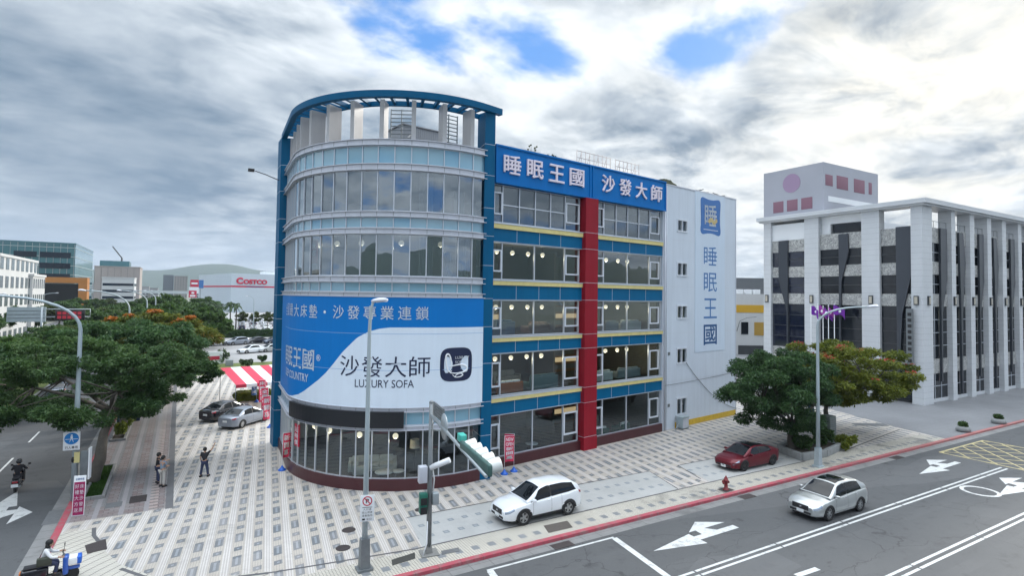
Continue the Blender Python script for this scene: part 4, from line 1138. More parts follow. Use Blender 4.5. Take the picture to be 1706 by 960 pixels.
def shard(poly, axis, face, th=.22):
    b = MB()
    if axis == 'x': v = lambda d, q: (face - d, q[0], q[1])
    else: v = lambda d, q: (q[0], face - d, q[1])
    n = len(poly)
    V = [v(0, q) for q in poly] + [v(th, q) for q in poly]
    b.faces(V, [list(range(n))[::-1], list(range(n, 2 * n))] + [(i, (i + 1) % n, n + (i + 1) % n, n + i) for i in range(n)])
    ob(b, 'cladding_shard', K['shard'])
shard([(46.12, 18.72), (44.8, 18.72), (44.8, 3.4), (44.95, 3.4), (44.98, 9.5), (46.1, 13.6)], 'x', 68.24)
shard([(38.24, 18.95), (37.15, 18.95), (37.05, 16.8), (37.9, 13.3), (38.0, 9.5), (38.05, 2), (38.24, 2), (38.2, 13.6)], 'x', 68.24)
shard([(31.95, 19.2), (30.45, 19.2), (30.45, 13.8), (31.35, 9.6), (31.7, 3), (31.9, 3)], 'x', 68.24)
random.seed(11)
for i, ((a, c), (d, e)) in enumerate(zip(FX, FX[1:])):
    x0, x1 = c + .01, d - .01
    for z0, z1 in ((17.5, 19.2), (14.0, 15.4), (10.45, 11.85), (3.1, 4.7)): front('marble_band', x0, x1, z0, z1, K['marble'], 29.75)
    for z0, z1 in ((15.41, 17.49), (11.86, 13.99), (4.71, 10.44), (.36, 3.09)):
        w_ = front('window', x0, x1, z0, z1, K['offglass2'], 29.85, .2)
        b = MB(); n = 2 if z1 - z0 < 3 else 4
        for k in range(1, n): b.box(x0, x1, 29.79, 29.87, z0 + (z1 - z0) * k / n - .03, z0 + (z1 - z0) * k / n + .03)
        for t in (.33, .66): b.box(x0 + (x1 - x0) * t - .03, x0 + (x1 - x0) * t + .03, 29.79, 29.87, z0, z1)
        ob(b, 'window_frame', K['alud'], w_)
    front('base_course', x0, x1, 0, .35, K['stone'], 29.75)
    b = MB()
    for zz in (19.9,): b.box(x0, x1, 29.8, 29.84, zz, zz + .05)
    for k in range(4): b.box(x0 + (x1 - x0) * k / 3 - .02, x0 + (x1 - x0) * k / 3 + .02, 29.8, 29.84, 19.2, 19.9)
    ob(b, 'roof_rail', K['steeld'])
    m_ = (x0 + x1) / 2; w2 = (x1 - x0)
    o = .15 * w2 * (1 if i % 2 else -1)
    if i % 2 == 0: poly = [(m_ + .05 * w2, 19.2), (m_ + .38 * w2, 19.2), (m_ + .38 * w2, 13.5), (m_ + .12 * w2, 9.8), (m_ + .1 * w2, 2.2), (m_ + .04 * w2, 2.2)]
    else: poly = [(m_ - .1 * w2, 19.0), (m_ + .18 * w2, 19.0), (m_ + .34 * w2, 15.5), (m_ + .1 * w2, 9.5), (m_ + .06 * w2, .5), (m_ - .0 * w2, .5), (m_ - .02 * w2, 11.5)]
    shard(poly, 'y', 29.74)
K['lantern'] = mat('wall_lantern_glass', (.5, .46, .38), .4)
for y in (47.7, 41.5, 34.5, 29.9):
    b = MB(); b.box(67.74, 67.9, y - .22, y + .22, 10.6, 11.6); w_ = ob(b, 'wall_lantern', K['dkgrey'])
    b = MB(); b.box(67.72, 67.742, y - .15, y + .15, 10.72, 11.48); ob(b, 'lantern_glass', K['lantern'], w_)
for a, c in FX[:7]:
    x = (a + c) / 2
    b = MB(); b.box(x - .22, x + .22, 29.14, 29.3, 10.6, 11.6); w_ = ob(b, 'wall_lantern', K['dkgrey'])
    b = MB(); b.box(x - .15, x + .15, 29.12, 29.142, 10.72, 11.48); ob(b, 'lantern_glass', K['lantern'], w_)
b = MB(); b.box(67.4, 67.62, 30.1, 30.7, 2.2, 10.2); ob(b, 'vertical_sign', K['steeld'])
b = MB()
for k in range(12): b.box(67.36, 67.4, 30.2, 30.55, 2.6 + k * .62, 2.95 + k * .62)
ob(b, 'sign_squares', K['black'])
# box sign on its roof
RS = thing('roof_sign', 'big pale box sign with faded red shapes on the roof of the stone office block', 'sign', (69.2, 40.7, 21.2))
b = MB(); b.box(0, 12.9, 0, 8.4, .6, 7.2); b.mi = 1; b.box(.3, 12.6, .3, 8.1, 0, .6); b.build('box', [mat('pale_sign_sheet', (.38, .39, .44), .6, var=.06, vs=.3), K['steeld']], RS)
K['fade'] = mat('faded_red_shape', (.24, .12, .16), .7); K['fade2'] = mat('faded_pink_shape', (.34, .24, .36), .7)
for y in (6.2, 4.2, 2.2):
    b = MB(); b.rbox(-.03, .02, y - .75, y + .75, 1.5, 3.0, .02); b.build('red_shape', K['fade'], RS)
for x, w_, h in ((1.2, 1.6, 1.4), (4.2, 2.6, 1.7), (8.2, 2.6, 1.8), (10.9, .8, 1.6)):
    b = MB(); b.rbox(x - w_ / 2, x + w_ / 2, -.03, .02, 4.6 - h / 2 + .4, 4.6 + h / 2 + .4, .02); b.build('red_shape', K['fade'], RS)
b = MB(); b.lathe([(.001, .03), (1.25, .03), (1.25, 0)], 24, Matrix.Translation((0, 4.3, 5.2)) @ Matrix.Rotation(R_(-90), 4, 'Y'), smooth=False, caps=False); b.build('round_mark', K['fade2'], RS)
b = MB(); b.box(1.0, 12, -.03, .0, 2.3, 3.0); b.build('pale_strip', K['white'], RS)

# a plain block with rows of windows
def block(name, lab, loc, w_, d, h, wall, rows, cols, win, z0=1.5, pitch=3.4, wh=1.8, wf=.62, sides=('f', 'r'), rotz=0, roof=True, band=False, cat='building'):
    t = thing(name, lab, cat, loc, rotz)
    b = MB(); b.box(0, w_, 0, d, 0, h)
    if roof: b.box(-.2, w_ + .2, -.2, d + .2, h, h + .5)
    b.build('wall', wall, t)
    for sd_ in sides:
        ln = w_ if sd_ == 'f' else d
        nc = cols if sd_ == 'f' else max(2, int(cols * d / w_ + .5))
        for r in range(rows):
            z = z0 + r * pitch
            if z + wh > h: break
            for c in ([0] if band else range(nc)):
                b = MB()
                a = .3 if band else ln * (c + .5 - wf / 2) / nc; e = ln - .3 if band else ln * (c + .5 + wf / 2) / nc
                if sd_ == 'f': b.box(a, e, -.06, .05, z, z + wh)
                elif sd_ == 'r': b.box(w_ - .05, w_ + .06, a, e, z, z + wh)
                else: b.box(-.06, .05, a, e, z, z + wh)
                b.build('window', win, t)
    return t
W1 = mat('white_render', (.56, .57, .57), .7, var=.06, vs=.1, streak=.04)
GL = mat('blue_green_curtain_glass', (.05, .16, .19), .08, spec=1, coat=.5); GD = mat('dark_window_strip', (.012, .02, .035), .1)
block('white_office', 'white office block with square windows at the far left of the avenue', (-60, 128, 0), 33, 30, 16.6, W1, 5, 9, mat('grey_window', (.12, .15, .16), .2), 1.2, 3.3, 2.1, .55)
block('white_office_annex', 'low white annex stepping down from the white office block toward the avenue', (-28.2, 150.5, 0), 1.9, 12, 13.6, W1, 4, 1, mat('grey_window_b', (.12, .15, .16), .2), 1.2, 3.3, 2.0, .5)
gb = block('glass_building', 'blue-green glass office building with a big orange portal frame on the avenue', (-56, 260, 0), 22.3, 48, 27.5, GL, 0, 1, GD)
for r in range(8):
    b = MB(); z = 3 + r * 3.3
    b.box(-.1, 22.4, -.1, 48.1, z, z + .22); b.build('floor_line', mat('pale_mullion', (.35, .42, .43), .4), gb)
for x in range(1, 12):
    b = MB(); b.box(x * 2 - .06, x * 2 + .06, -.12, .0, 0, 27.5); b.build('mullion', K['steel'], gb)
for r in range(3):
    for a, c in ((5, 11.3), (12.2, 21)):
        b = MB(); b.box(a, c, -.2, .0, 14.6 + r * 3.9, 16.6 + r * 3.9); b.build('window_strip', GD, gb)
b = MB()
OR = mat('orange_portal_cladding', (.42, .17, .035), .5, var=.05)
for q in ((4, 27.2, 13.2, 15.2), (24.7, 27.2, 0, 13.198), (4, 6, 0, 13.198)): b.box(q[0], q[1], -9, -3, q[2], q[3])
b.build('portal', OR, gb)
b = MB(); b.box(6, 24.7, -3.5, -.3, 0, 13); b.build('portal_glazing', K['offglass2'], gb)
cb = block('concrete_building', 'grey-beige concrete building under construction with a crane on its roof', (-45, 420, 0), 23, 26, 25.0, mat('pinkish_concrete', (.36, .32, .30), .8, var=.08, vs=.08), 0, 1, GD)
for k in range(7):
    b = MB(); b.box(k * 3.3, k * 3.3 + .2, -.15, 0, 2, 24.6); b.build('rib', K['concd'], cb)
b = MB(); b.box(2, 17, 5, 20, 25.5, 29); b.build('roof_house', GL, cb)
b = MB(); b.tube([(13, 6, 25), (13, 6, 31)], .5, 6); b.tube([(13, 6, 31), (8, 6, 38)], .35, 6); b.build('crane', K['black'], cb)
block('white_building', 'low white building with horizontal window strips before the concrete building', (-35.2, 360, 0), 14, 16, 17.2, W1, 4, 1, GD, 3, 3.4, 1.3, .6, band=True)
block('apartment_tower', 'distant grey apartment tower before the hills, the left one of two', (-22.8, 1000, 0), 13.5, 20, 34.5, mat('grey_render', (.13, .15, .17), .8), 9, 5, mat('dim_window', (.05, .06, .08), .3), 2, 3.6, 2, .4)
block('apartment_tower', 'distant beige apartment tower before the hills, the right one of two', (-8.5, 990, 0), 17.5, 20, 33, mat('beige_render', (.26, .24, .22), .8), 9, 5, mat('dim_window_b', (.08, .08, .09), .3), 2, 3.6, 2, .4)
for i, (x, y, w_, h, c, n_) in enumerate(((-60, 900, 24, 16, .3, 'grey'), (-34, 860, 9, 14, .25, 'slate'), (14, 900, 30, 13, .4, 'pale'), (44, 800, 22, 12, .3, 'stone'), (-90, 780, 40, 18, .35, 'silver'))):
    block('distant_building', '%s low building far off below the hills, %s' % (n_, ('behind the white building', 'by the apartment towers', 'behind the warehouse', 'right of the warehouse corner', 'behind the glass building')[i]), (x, y, 0), w_, 20, h, mat('render_%s' % n_, (c, c, c * 1.03), .8), 3, 6, GD, 2, 3.6, 1.6, .5)
vd = thing('viaduct', 'pale elevated viaduct crossing the far end of the avenue', 'viaduct', (-60, 620, 0))
b = MB(); b.box(-40, 110, 0, 9, 8.3, 9.9); b.box(-40, 110, -.2, .0, 9.9, 10.9); b.build('deck', mat('pale_viaduct', (.50, .54, .57), .7), vd)
for k in range(7):
    b = MB(); b.box(-32 + k * 22, -29.5 + k * 22, 3, 6, 0, 8.3); b.build('pier', K['conc'], vd)
# wholesale warehouse with its red letters
CO = thing('warehouse_store', 'huge pale blue windowless warehouse store with a red stripe and red letters', 'store', (23.0, 330, -.1), R_(13))
b = MB(); b.box(0, 95, 0, 60, 0, 20.8); b.mi = 1; b.box(20, 28, 10, 16, 20.8, 22.6); b.build('wall', [mat('pale_blue_cladding', (.50, .57, .62), .55, var=.02, vs=.05), K['white']], CO)
b = MB(); b.box(-.08, 95, -.08, -.0, 13.5, 14.3); b.box(-.08, 0, .0, 60, 13.5, 14.3); b.build('red_stripe', K['signred'], CO)
b = MB(); put_text(b, 'C', lambda x, y, z: (2.4 + x, -.15 - z, 15.1 + y), 3.4, 3.6, .05, .3)
put_text(b, 'OSTCO', lambda x, y, z: (6.0 + x, -.15 - z, 15.2 + y), 12.4, 2.6, .05, .3); b.build('lettering', K['signred'], CO)
b = MB(); put_text(b, 'WHOLESALE', lambda x, y, z: (7.4 + x, -.12, 13.6 + y), 9.5, .62, .03); b.build('blue_lettering', K['wallblue'], CO)
b = MB(); b.box(24, 40, -4, -.1, 3.6, 5.0); b.build('canopy', K['signred'], CO)
t = thing('shop_sign', 'small red square shop sign on a pole in front of the warehouse', 'sign', (5, 300, 0))
b = MB(); b.tube([(0, 0, 0), (0, 0, 8)], .25, 8); b.build('pole', K['steel'], t)
b = MB(); b.box(-1.6, 1.6, -.2, .2, 8, 11.2); b.build('board', K['signred'], t); b = MB(); b.box(-1.1, 1.1, -.25, -.2, 8.4, 9.2); b.ball((0, -.2, 10.1), .7, 8, (1, .2, .7)); b.build('white_mark', K['white'], t)
t = thing('shop_sign', 'red and white billboard stacked beside a blue board left of the warehouse', 'sign', (4.5, 345, 0))
b = MB(); b.box(0, 3.9, 0, .5, 13.2, 17); b.build('red_board', K['signred'], t); b = MB(); b.box(4, 6.2, 0, .5, 12.6, 17); b.build('blue_board', K['wallblue'], t)
b = MB(); b.box(-.6, 4.0, -.05, .4, 9.8, 13.1); b.build('white_board', K['white'], t); b = MB(); b.box(1, 1.6, .1, .4, 0, 9.8); b.box(4.5, 5, .1, .4, 0, 12.6); b.build('posts', K['steel'], t)
b = MB(); b.box(.5, 3.4, -.06, -.01, 14.6, 15.6); b.build('white_bar', K['white'], t)
# building in the gap behind the white end block
YB = thing('yellow_trim_building', 'white building with a yellow band and grey upper storey behind the end block', 'building', (92, 75.5, 0), R_(-30.5))
b = MB(); b.box(-6, 16, 0, 14, 0, 12.0); b.mi = 1; b.box(-6.05, 16, -.06, 0, 8.3, 9.8); b.mi = 2; b.box(-5, 16, 3, 14, 12.2, 15.3); b.build('wall', [W1, mat('yellow_trim', (.62, .36, .03), .5), mat('dark_steel_cladding', (.13, .14, .15), .5)], YB)
for x0, x1, z0, z1, m in ((4.6, 6.0, 4.0, 6.4, K['offglass2']), (7.2, 10.2, 3.8, 6.4, mat('ochre_blind', (.42, .26, .05), .7)), (-2, .6, 3.8, 6.4, K['offglass2']), (11.5, 14, 3.8, 6.4, K['offglass2']), (4, 9, 0, 1.8, K['dkgrey'])):
    b = MB(); b.box(x0, x1, -.08, 0, z0, z1); b.build('window', m, YB)
for k in range(3):
    b = MB(); b.rbox(4 + k * 1.7, 5.3 + k * 1.7, .6, 1.5, 12.0, 12.9, .05); b.build('air_conditioner', K['white'], YB)
b = MB(); b.tube([(3.6, -.4, 4.6), (4.0, -.8, 6.6), (5.2, -1.3, 7.3), (7.0, -1.5, 7.5)], .06, 6); b.build('gooseneck_lamp', K['steeld'], YB)
block('grey_building', 'long grey block behind the yellow-trimmed building in the gap', (96, 96, 0), 40, 20, 15.0, mat('grey_metal_wall', (.20, .21, .23), .6), 2, 8, GD, 3, 4, 1.6, .5, sides=('f', 'l'))
block('street_building', 'plain concrete block on the far side of the avenue beyond the lot', (-75, 60, 0), 34, 50, 14, K['conc'], 3, 8, GD, 2, 3.6, 1.8, .5, sides=('f', 'r'))
t = thing('fence', 'low pale fence beside the driveway behind the white end block', 'fence', (62, 56, 0), R_(-20))
for k in range(9):
    b = MB(); b.box(k * 2, k * 2 + .1, 0, .1, 0, 1.2); b.build('post', K['steel'], t)
for z in (.4, .8, 1.15):
    b = MB(); b.box(0, 16.1, .02, .08, z, z + .06); b.build('rail', K['steel'], t)
# ================================================================ TREES
import numpy as np
def leafmat(name, c1, c2, c3=None, trans=.35):
    m = bpy.data.materials.new(name); m.use_nodes = True
    s = Sh(m.node_tree); s.nodes.clear()
    g = s.n('NewGeometry'); r = g.outputs['Random Per Island']; pos = g.outputs['Position']
    cl = s.noise(pos, .55, 3, .6)
    f = s.m('ADD', s.m('MULTIPLY', r, .55), s.m('MULTIPLY', s.m('SUBTRACT', cl, .3), 1.1), clamp=True)
    c = s.mix(f, c1, c2)
    if c3: c = s.mix(s.m('MULTIPLY', s.step(s.noise(pos, .30, 3, .6), .50, .66), s.step(r, .15, .5)), c, c3)
    d = s.n('BsdfPrincipled', Roughness=.55, Base__Color=c); d.inputs['Specular IOR Level'].default_value = .3
    t = s.n('BsdfTranslucent', Color=c)
    mx = s.n('MixShader', Fac=trans); s.links.new(d.outputs[0], mx.inputs[1]); s.links.new(t.outputs[0], mx.inputs[2])
    o = s.n('OutputMaterial'); s.links.new(mx.outputs[0], o.inputs[0]); m.diffuse_color = (*c1, 1)
    return m
LM = {'dark': leafmat('dark_flame_tree_leaf', (.022, .064, .024), (.105, .185, .052)),
      'dark2': leafmat('deep_green_leaf', (.020, .062, .026), (.095, .18, .058)),
      'mid': leafmat('mid_green_leaf', (.022, .060, .018), (.095, .165, .04)),
      'olive': leafmat('olive_leaf', (.03, .055, .018), (.11, .14, .035)),
      'flower': leafmat('yellowing_leaf', (.05, .085, .018), (.20, .22, .03), (.24, .09, .02)),
      'yellow': leafmat('yellow_green_leaf', (.045, .085, .014), (.25, .27, .03), None),
      'palm': leafmat('palm_leaf', (.02, .05, .02), (.08, .13, .05)),
      'hedge': leafmat('hedge_leaf', (.018, .05, .014), (.06, .11, .028)),
      'lime': leafmat('lime_shrub_leaf', (.07, .12, .015), (.22, .24, .03)),
      'red': leafmat('red_blossom', (.36, .035, .035), (.50, .08, .06)),
      'orange': leafmat('orange_blossom', (.36, .10, .02), (.46, .20, .03))}
K['bark'] = mat('grey_brown_bark', (.085, .075, .062), .9, var=.2, vs=3, bump=.5, bs=12)
def leaf_mesh(name, blobs, n, size, asp=.4, flat=.5, seed=1, fill=.55):
    """n separate leaf sprays spread through ellipsoids (x, y, z, rx, ry, rz)"""
    rng = np.random.default_rng(seed)
    bl = np.array(blobs, float); wgt = (bl[:, 3] * bl[:, 4] * bl[:, 5]) ** .75; wgt /= wgt.sum()
    ix = rng.choice(len(bl), n, p=wgt)
    d = rng.normal(size=(n, 3)); d /= np.linalg.norm(d, axis=1)[:, None]
    rr = (fill + (1 - fill) * rng.random(n)) ** .8 * (rng.random(n) ** .22)
    c = bl[ix, :3] + d * bl[ix, 3:6] * rr[:, None]
    # spray direction: outwards and drooping
    out = d * np.array([1, 1, .35]) + rng.normal(size=(n, 3)) * .55; out[:, 2] -= .15
    out /= np.linalg.norm(out, axis=1)[:, None]
    up = rng.normal(size=(n, 3)) * flat; up[:, 2] += 1
    sidev = np.cross(out, up); sidev /= np.linalg.norm(sidev, axis=1)[:, None] + 1e-9
    L = size * (.6 + .8 * rng.random(n))[:, None]; Wd = L * asp * (.7 + .6 * rng.random(n))[:, None]
    nrm = np.cross(sidev, out)
    mid = c + nrm * L * .08
    V = np.stack([c - out * L * .5, mid - sidev * Wd * .5, c + out * L * .5 - nrm * L * .06, mid + sidev * Wd * .5], 1).reshape(-1, 3)
    me = bpy.data.meshes.new(name)
    me.vertices.add(4 * n); me.vertices.foreach_set('co', V.ravel())
    me.loops.add(4 * n); me.loops.foreach_set('vertex_index', np.arange(4 * n))
    me.polygons.add(n); me.polygons.foreach_set('loop_start', np.arange(0, 4 * n, 4)); me.polygons.foreach_set('loop_total', np.full(n, 4))
    me.update(); me.validate()
    return me
def link(name, me, m, parent, loc=(0, 0, 0)):
    o = bpy.data.objects.new(name, me); COL.objects.link(o); o.parent = parent; o.location = loc
    if not me.materials: me.materials.append(m)
    return o
def crown_blobs(rng, c, r, n, br, flat=.6, top=True):
    out = []
    for _ in range(n):
        for _t in range(50):
            p = Vector((rng.uniform(-1, 1), rng.uniform(-1, 1), rng.uniform(-1, 1)))
            if .35 < p.length < 1: break
        q = Vector((c[0] + p.x * r[0], c[1] + p.y * r[1], c[2] + p.z * r[2]))
        s = br * rng.uniform(.6, 1.25)
        out.append((*q, s, s, s * flat))
    return out
def limbs(b, base, fork, blobs, r0, rng, every=1):
    path = [Vector(base)]
    k = 6
    for i in range(1, k + 1):
        t = i / k; path.append(Vector(base).lerp(Vector(fork), t) + Vector((rng.uniform(-.12, .12), rng.uniform(-.12, .12), 0)) * (1 if i < k else 0))
    b.tube(path, [r0 * (1.25 - .65 * i / k) for i in range(k + 1)], 9)
    F = path[-1]
    main = [Vector(q[:3]) for q in blobs]
    hubs = []
    for j in range(5):
        a = 2 * math.pi * j / 5 + rng.uniform(-.4, .4)
        tgt = min(main, key=lambda v: -((v - F).normalized().dot(Vector((math.cos(a), math.sin(a), .45)).normalized())))
        h = F.lerp(tgt, .55) + Vector((0, 0, .3)); hubs.append(h)
        b.tube([F - Vector((0, 0, .1)), F.lerp(h, .5) + Vector((rng.uniform(-.2, .2), rng.uniform(-.2, .2), .15)), h], [r0 * .5, r0 * .38, r0 * .26], 7)
    for v in main[::every]:
        h = min(hubs, key=lambda q: (q - v).length)
        b.tube([h, h.lerp(v, .5) + Vector((rng.uniform(-.2, .2), rng.uniform(-.2, .2), rng.uniform(0, .3))), v], [r0 * .22, r0 * .13, r0 * .05], 5)
def tree(name, lab, base, fork, c, r, nb, br, nl, size, m, seed, asp=.4, r0=.28, flat=.55, group=None, blossom=None, cat='tree'):
    rng = random.Random(seed)
    t = thing(name, lab, cat, base, 0, group)
    off = lambda v: (v[0] - base[0], v[1] - base[1], v[2] - base[2])
    blobs = crown_blobs(rng, off(c), r, nb, br, flat)
    b = MB(); limbs(b, (0, 0, -.1), off(fork), blobs, r0, rng, 4); b.build('trunk', K['bark'], t)
    link('crown', leaf_mesh('crown', blobs, nl, size, asp, .5, seed), LM[m], t)
    if blossom:
        bm_, bn, zmin = blossom
        bb = [q for q in blobs if q[2] > off(c)[2] + zmin * r[2]]; rng.shuffle(bb); bb = bb[:max(3, len(bb) // 2)]
        bb = [(q[0], q[1], q[2] + q[5] * .7, q[3] * .55, q[4] * .55, q[5] * .4) for q in bb]
        link('blossom', leaf_mesh('blossom', bb, bn, size * .8, .6, .5, seed + 1), LM[bm_], t)
    return t
TG = 'trees along the avenue'
tree('flame_tree', 'big dark spreading tree leaning from the grass bed at the left kerb', (-4.0, 39.8, 0), (-3.5, 43.6, 3.4), (-5.2, 43.4, 5.5), (7.4, 8.2, 2.7), 165, .80, 72000, .26, 'dark', 21, .30, .30, .50)
tree('flame_tree', 'second dark spreading tree in the lime shrub bed along the side pavement', (-3.6, 53.2, 0), (-3.0, 54.5, 3.4), (-3.4, 55, 6.0), (6.0, 6.4, 2.6), 110, .95, 46000, .3, 'dark2', 22, .32, .26, .5)
tree('flame_tree', 'tree with a yellowing crown and orange blossom behind the dark trees', (-3.7, 67, 0), (-2.2, 67.5, 3.4), (-1.4, 68, 6.6), (5.6, 5.6, 2.0), 60, 1.15, 22000, .40, 'flower', 23, .34, .24, .5, None, ('orange', 1800, .1))
tree('flame_tree', 'dark green bushy tree growing in the stone planter by the red sedan', (38.2, 24.9, .3), (38.3, 25.0, 2.0), (38.0, 25.6, 4.4), (4.1, 3.8, 3.0), 120, .8, 60000, .22, 'dark2', 24, .34, .26, .6)
tree('flame_tree', 'yellow-green spreading tree with red blossom behind the dark planter tree', (43.8, 25.6, 0), (44.8, 26.2, 2.6), (46.8, 26.6, 5.0), (6.6, 5.2, 2.5), 140, .9, 62000, .25, 'yellow', 25, .34, .24, .48, None, ('red', 520, -.1))
tree('small_tree', 'small yellow-green tree showing past the corner of the white end block', (63, 58, 0), (63, 58, 2), (63, 58, 4.4), (2.2, 2.2, 1.9), 24, .7, 5000, .3, 'yellow', 26, .4, .12)
# four kinds of street tree, then copies along both kerbs and the median
protos = []
for i, (m, hh) in enumerate((('mid', 5.6), ('dark', 5.2), ('olive', 5.4), ('mid', 6.2))):
    protos.append((m, hh, 60 + i))
spots = []
for k, y in enumerate((80, 90, 101, 113, 126, 140, 156, 174, 195, 220, 250, 290)): spots.append((-4.0 + (k % 3) * .8, y, (0, 2, 3, 0)[k % 4], 1.3, 'right-hand kerb of the avenue'))
for k, y in enumerate((62, 70, 79, 89, 100, 112, 125, 139, 155, 173, 193, 216, 245, 280, 330)): spots.append((-14.0, y, (2, 0, 3, 0)[k % 4], .98 if y < 110 else 1.05, 'median of the avenue'))
for k, y in enumerate((66, 78, 91, 105, 120, 137, 156, 178, 204, 235, 270, 320)): spots.append((-29.5, y, (1, 3, 0, 2)[k % 4], 1.25, 'far kerb of the avenue'))
for k, (x, y) in enumerate(((3.0, 100), (1.5, 112), (3.5, 124), (1.5, 137), (4, 150), (2, 165), (5, 180), (1, 200), (6, 215), (3, 240), (9, 250), (-1, 185))): spots.append((x, y, (3, 0, 1, 2)[k % 4], 1.2, 'strip before the car park'))
nth = ['nearest', 'second', 'third', 'fourth', 'fifth', 'sixth', 'seventh', 'eighth', 'ninth', 'tenth', 'eleventh', 'twelfth', 'thirteenth', 'fourteenth', 'farthest']
kindw = ['mid green', 'dark green', 'olive green', 'tall green']
made = {}; count = {}
for (x, y, kd, sc_, where) in spots:
    n_ = count.get(where, 0); count[where] = n_ + 1
    lab = '%s street tree, %s in the row on the %s' % (kindw[kd], nth[n_], where)
    rr = random.Random(int(x * 7 + y * 13)); rz = rr.uniform(0, 6.28); s2 = sc_ * rr.uniform(.9, 1.1)
    if kd not in made:
        m, hh, sd_ = protos[kd]
        t = tree('street_tree', lab, (x, y, 0), (x, y + .2, 2.2), (x, y, hh * .78), (3.9, 3.9, hh * .36), 46, 1.05, 9000, .5, m, sd_, .4, .2, .55, TG)
        made[kd] = t; t.rotation_euler.z = rz; t.scale = (s2,) * 3
    else: dup(made[kd], (x, y, 0), rz, lab, TG, scale=s2)
# palms by the car park
def palm(base, h, lab, seed):
    rng = random.Random(seed); t = thing('palm_tree', lab, 'palm tree', base, 0, 'palms by the car park')
    b = MB(); b.tube([(0, 0, -.1), (.1, 0, h * .5), (0, 0, h)], [.22, .16, .13], 8); b.build('trunk', K['bark'], t)
    b = MB()
    for k in range(26):
        a = rng.uniform(0, 6.28); e = rng.uniform(-.35, 1.2); l = rng.uniform(1.7, 2.4)
        p = [Vector((math.cos(a) * l * q * math.cos(e), math.sin(a) * l * q * math.cos(e), h + l * q * math.sin(e) - .75 * l * q * q)) for q in (0, .25, .5, .75, 1)]
        s_ = Vector((-math.sin(a), math.cos(a), 0))
        for i in range(4):
            w0, w1 = .34 * math.sin(math.pi * (.12 + i * .22)), .34 * math.sin(math.pi * (.12 + (i + 1) * .21))
            for sg in (-1, 1):
                dn = Vector((0, 0, -.15)); b.face([p[i], p[i + 1], p[i + 1] + s_ * sg * w1 + dn, p[i] + s_ * sg * w0 + dn])
    b.build('fronds', LM['palm'], t, recalc=False); return t
for i, (x, y, h) in enumerate(((7.1, 176, 7.6), (9.2, 168, 7.2), (11.3, 163, 7.8), (13.4, 172, 7.4), (5.6, 184, 7.4))): palm((x, y, 0), h, 'fan palm at the edge of the car park, %s from the left' % ('second', 'third', 'fourth', 'fifth', 'first')[i], 70 + i)
lt = None
for i, (x, y) in enumerate(((15.2, 175), (18.4, 174), (21.5, 172), (24.5, 176), (28, 173))):
    lab = 'small round clipped tree in the car park, %s from the left' % od[i]
    if lt is None: lt = tree('small_tree', lab, (x, y, 0), (x, y, 2), (x, y, 3.6), (1.8, 1.8, 1.5), 16, .7, 1800, .4, 'olive', 90, .5, .1, .7, 'small car park trees')
    else: dup(lt, (x, y, 0), i * 1.3, lab, 'small car park trees')
def shrub(name, lab, loc, r, n, size, m, seed, cat='shrub', grp=None, nb=10):
    rng = random.Random(seed)
    blobs = [(rng.uniform(-1, 1) * r[0] * .7, rng.uniform(-1, 1) * r[1] * .7, r[2] * rng.uniform(.4, .9), r[0] * .4, r[1] * .4 if r[1] > .3 else .2, r[2] * .4) for _ in range(nb)]
    me = leaf_mesh(name, blobs, n, size, .5, .8, seed); me.materials.append(LM[m])
    o = bpy.data.objects.new(name, me); COL.objects.link(o); o.location = loc; return props(o, lab, cat, grp)
def hedge(lab, x0, x1, y0, y1, h, n, m='hedge', seed=1, size=.35):
    rng = random.Random(seed); L_ = int((x1 - x0) / 1.2) + 1
    blobs = [(x0 + (x1 - x0) * (k + .5) / L_ - (x0 + x1) / 2, 0, h * .5, .9, (y1 - y0) / 2, h * .5) for k in range(L_)]
    me = leaf_mesh('hedge', blobs, n, size, .6, .9, seed, .8); me.materials.append(LM[m])
    b = bmesh.new(); b.from_mesh(me); M = Matrix.Translation((0, 0, h * .45)) @ Matrix.Diagonal((x1 - x0 - .3, (y1 - y0) * .75, h * .85, 1)); bmesh.ops.create_cube(b, size=1, matrix=M); b.to_mesh(me); b.free()
    o = bpy.data.objects.new('hedge', me); COL.objects.link(o); o.location = ((x0 + x1) / 2, (y0 + y1) / 2, 0); return props(o, lab, 'hedge')
hedge('long clipped green hedge dividing the car park behind the first row of cars', 6.5, 42, 149, 151, 2.0, 9000, seed=3, size=.5)
hedge('clipped green hedge beside the striped tent near the parked grey sedan', 5.1, 8.6, 62.2, 64.4, 1.0, 3500, 'lime', 4, .22)
shrub('shrub', 'low dark clipped bush on the lawn, the left one before the car park', (8.7, 91.5, 0), (1.0, .7, .9), 900, .25, 'hedge', 5)
shrub('shrub', 'round dark clipped bush on the lawn, the right one before the car park', (11.3, 95, 0), (.8, .8, 1.1), 900, .25, 'hedge', 6)
shrub('shrub', 'dark bush beside the low white sign at the edge of the lawn', (5.9, 96.5, 0), (1.2, .9, 1.8), 1300, .3, 'dark', 7)
shrub('shrub', 'bright lime shrub under the second leaning tree on the side pavement', (-3.3, 54.8, .1), (.55, 1.6, 1.1), 3500, .16, 'lime', 8)
shrub('shrub', 'bright lime shrub at the near end of the second tree bed', (-3.5, 51.6, .1), (.45, 1.0, .9), 2200, .16, 'lime', 9)
shrub('shrub', 'straw-green weeds spilling from the right end of the stone planter', (42.6, 23.6, 0), (.9, .6, .9), 2200, .2, 'lime', 10)
shrub('shrub', 'leafy green shrub in the stone planter below the louvred cabinet', (41.2, 24.3, .3), (.8, .6, 1.3), 2200, .22, 'mid', 11)
shrub('shrub', 'dark low shrub at the foot of the planter tree', (38.9, 24.2, .3), (1.0, .6, .9), 1800, .22, 'dark', 12)
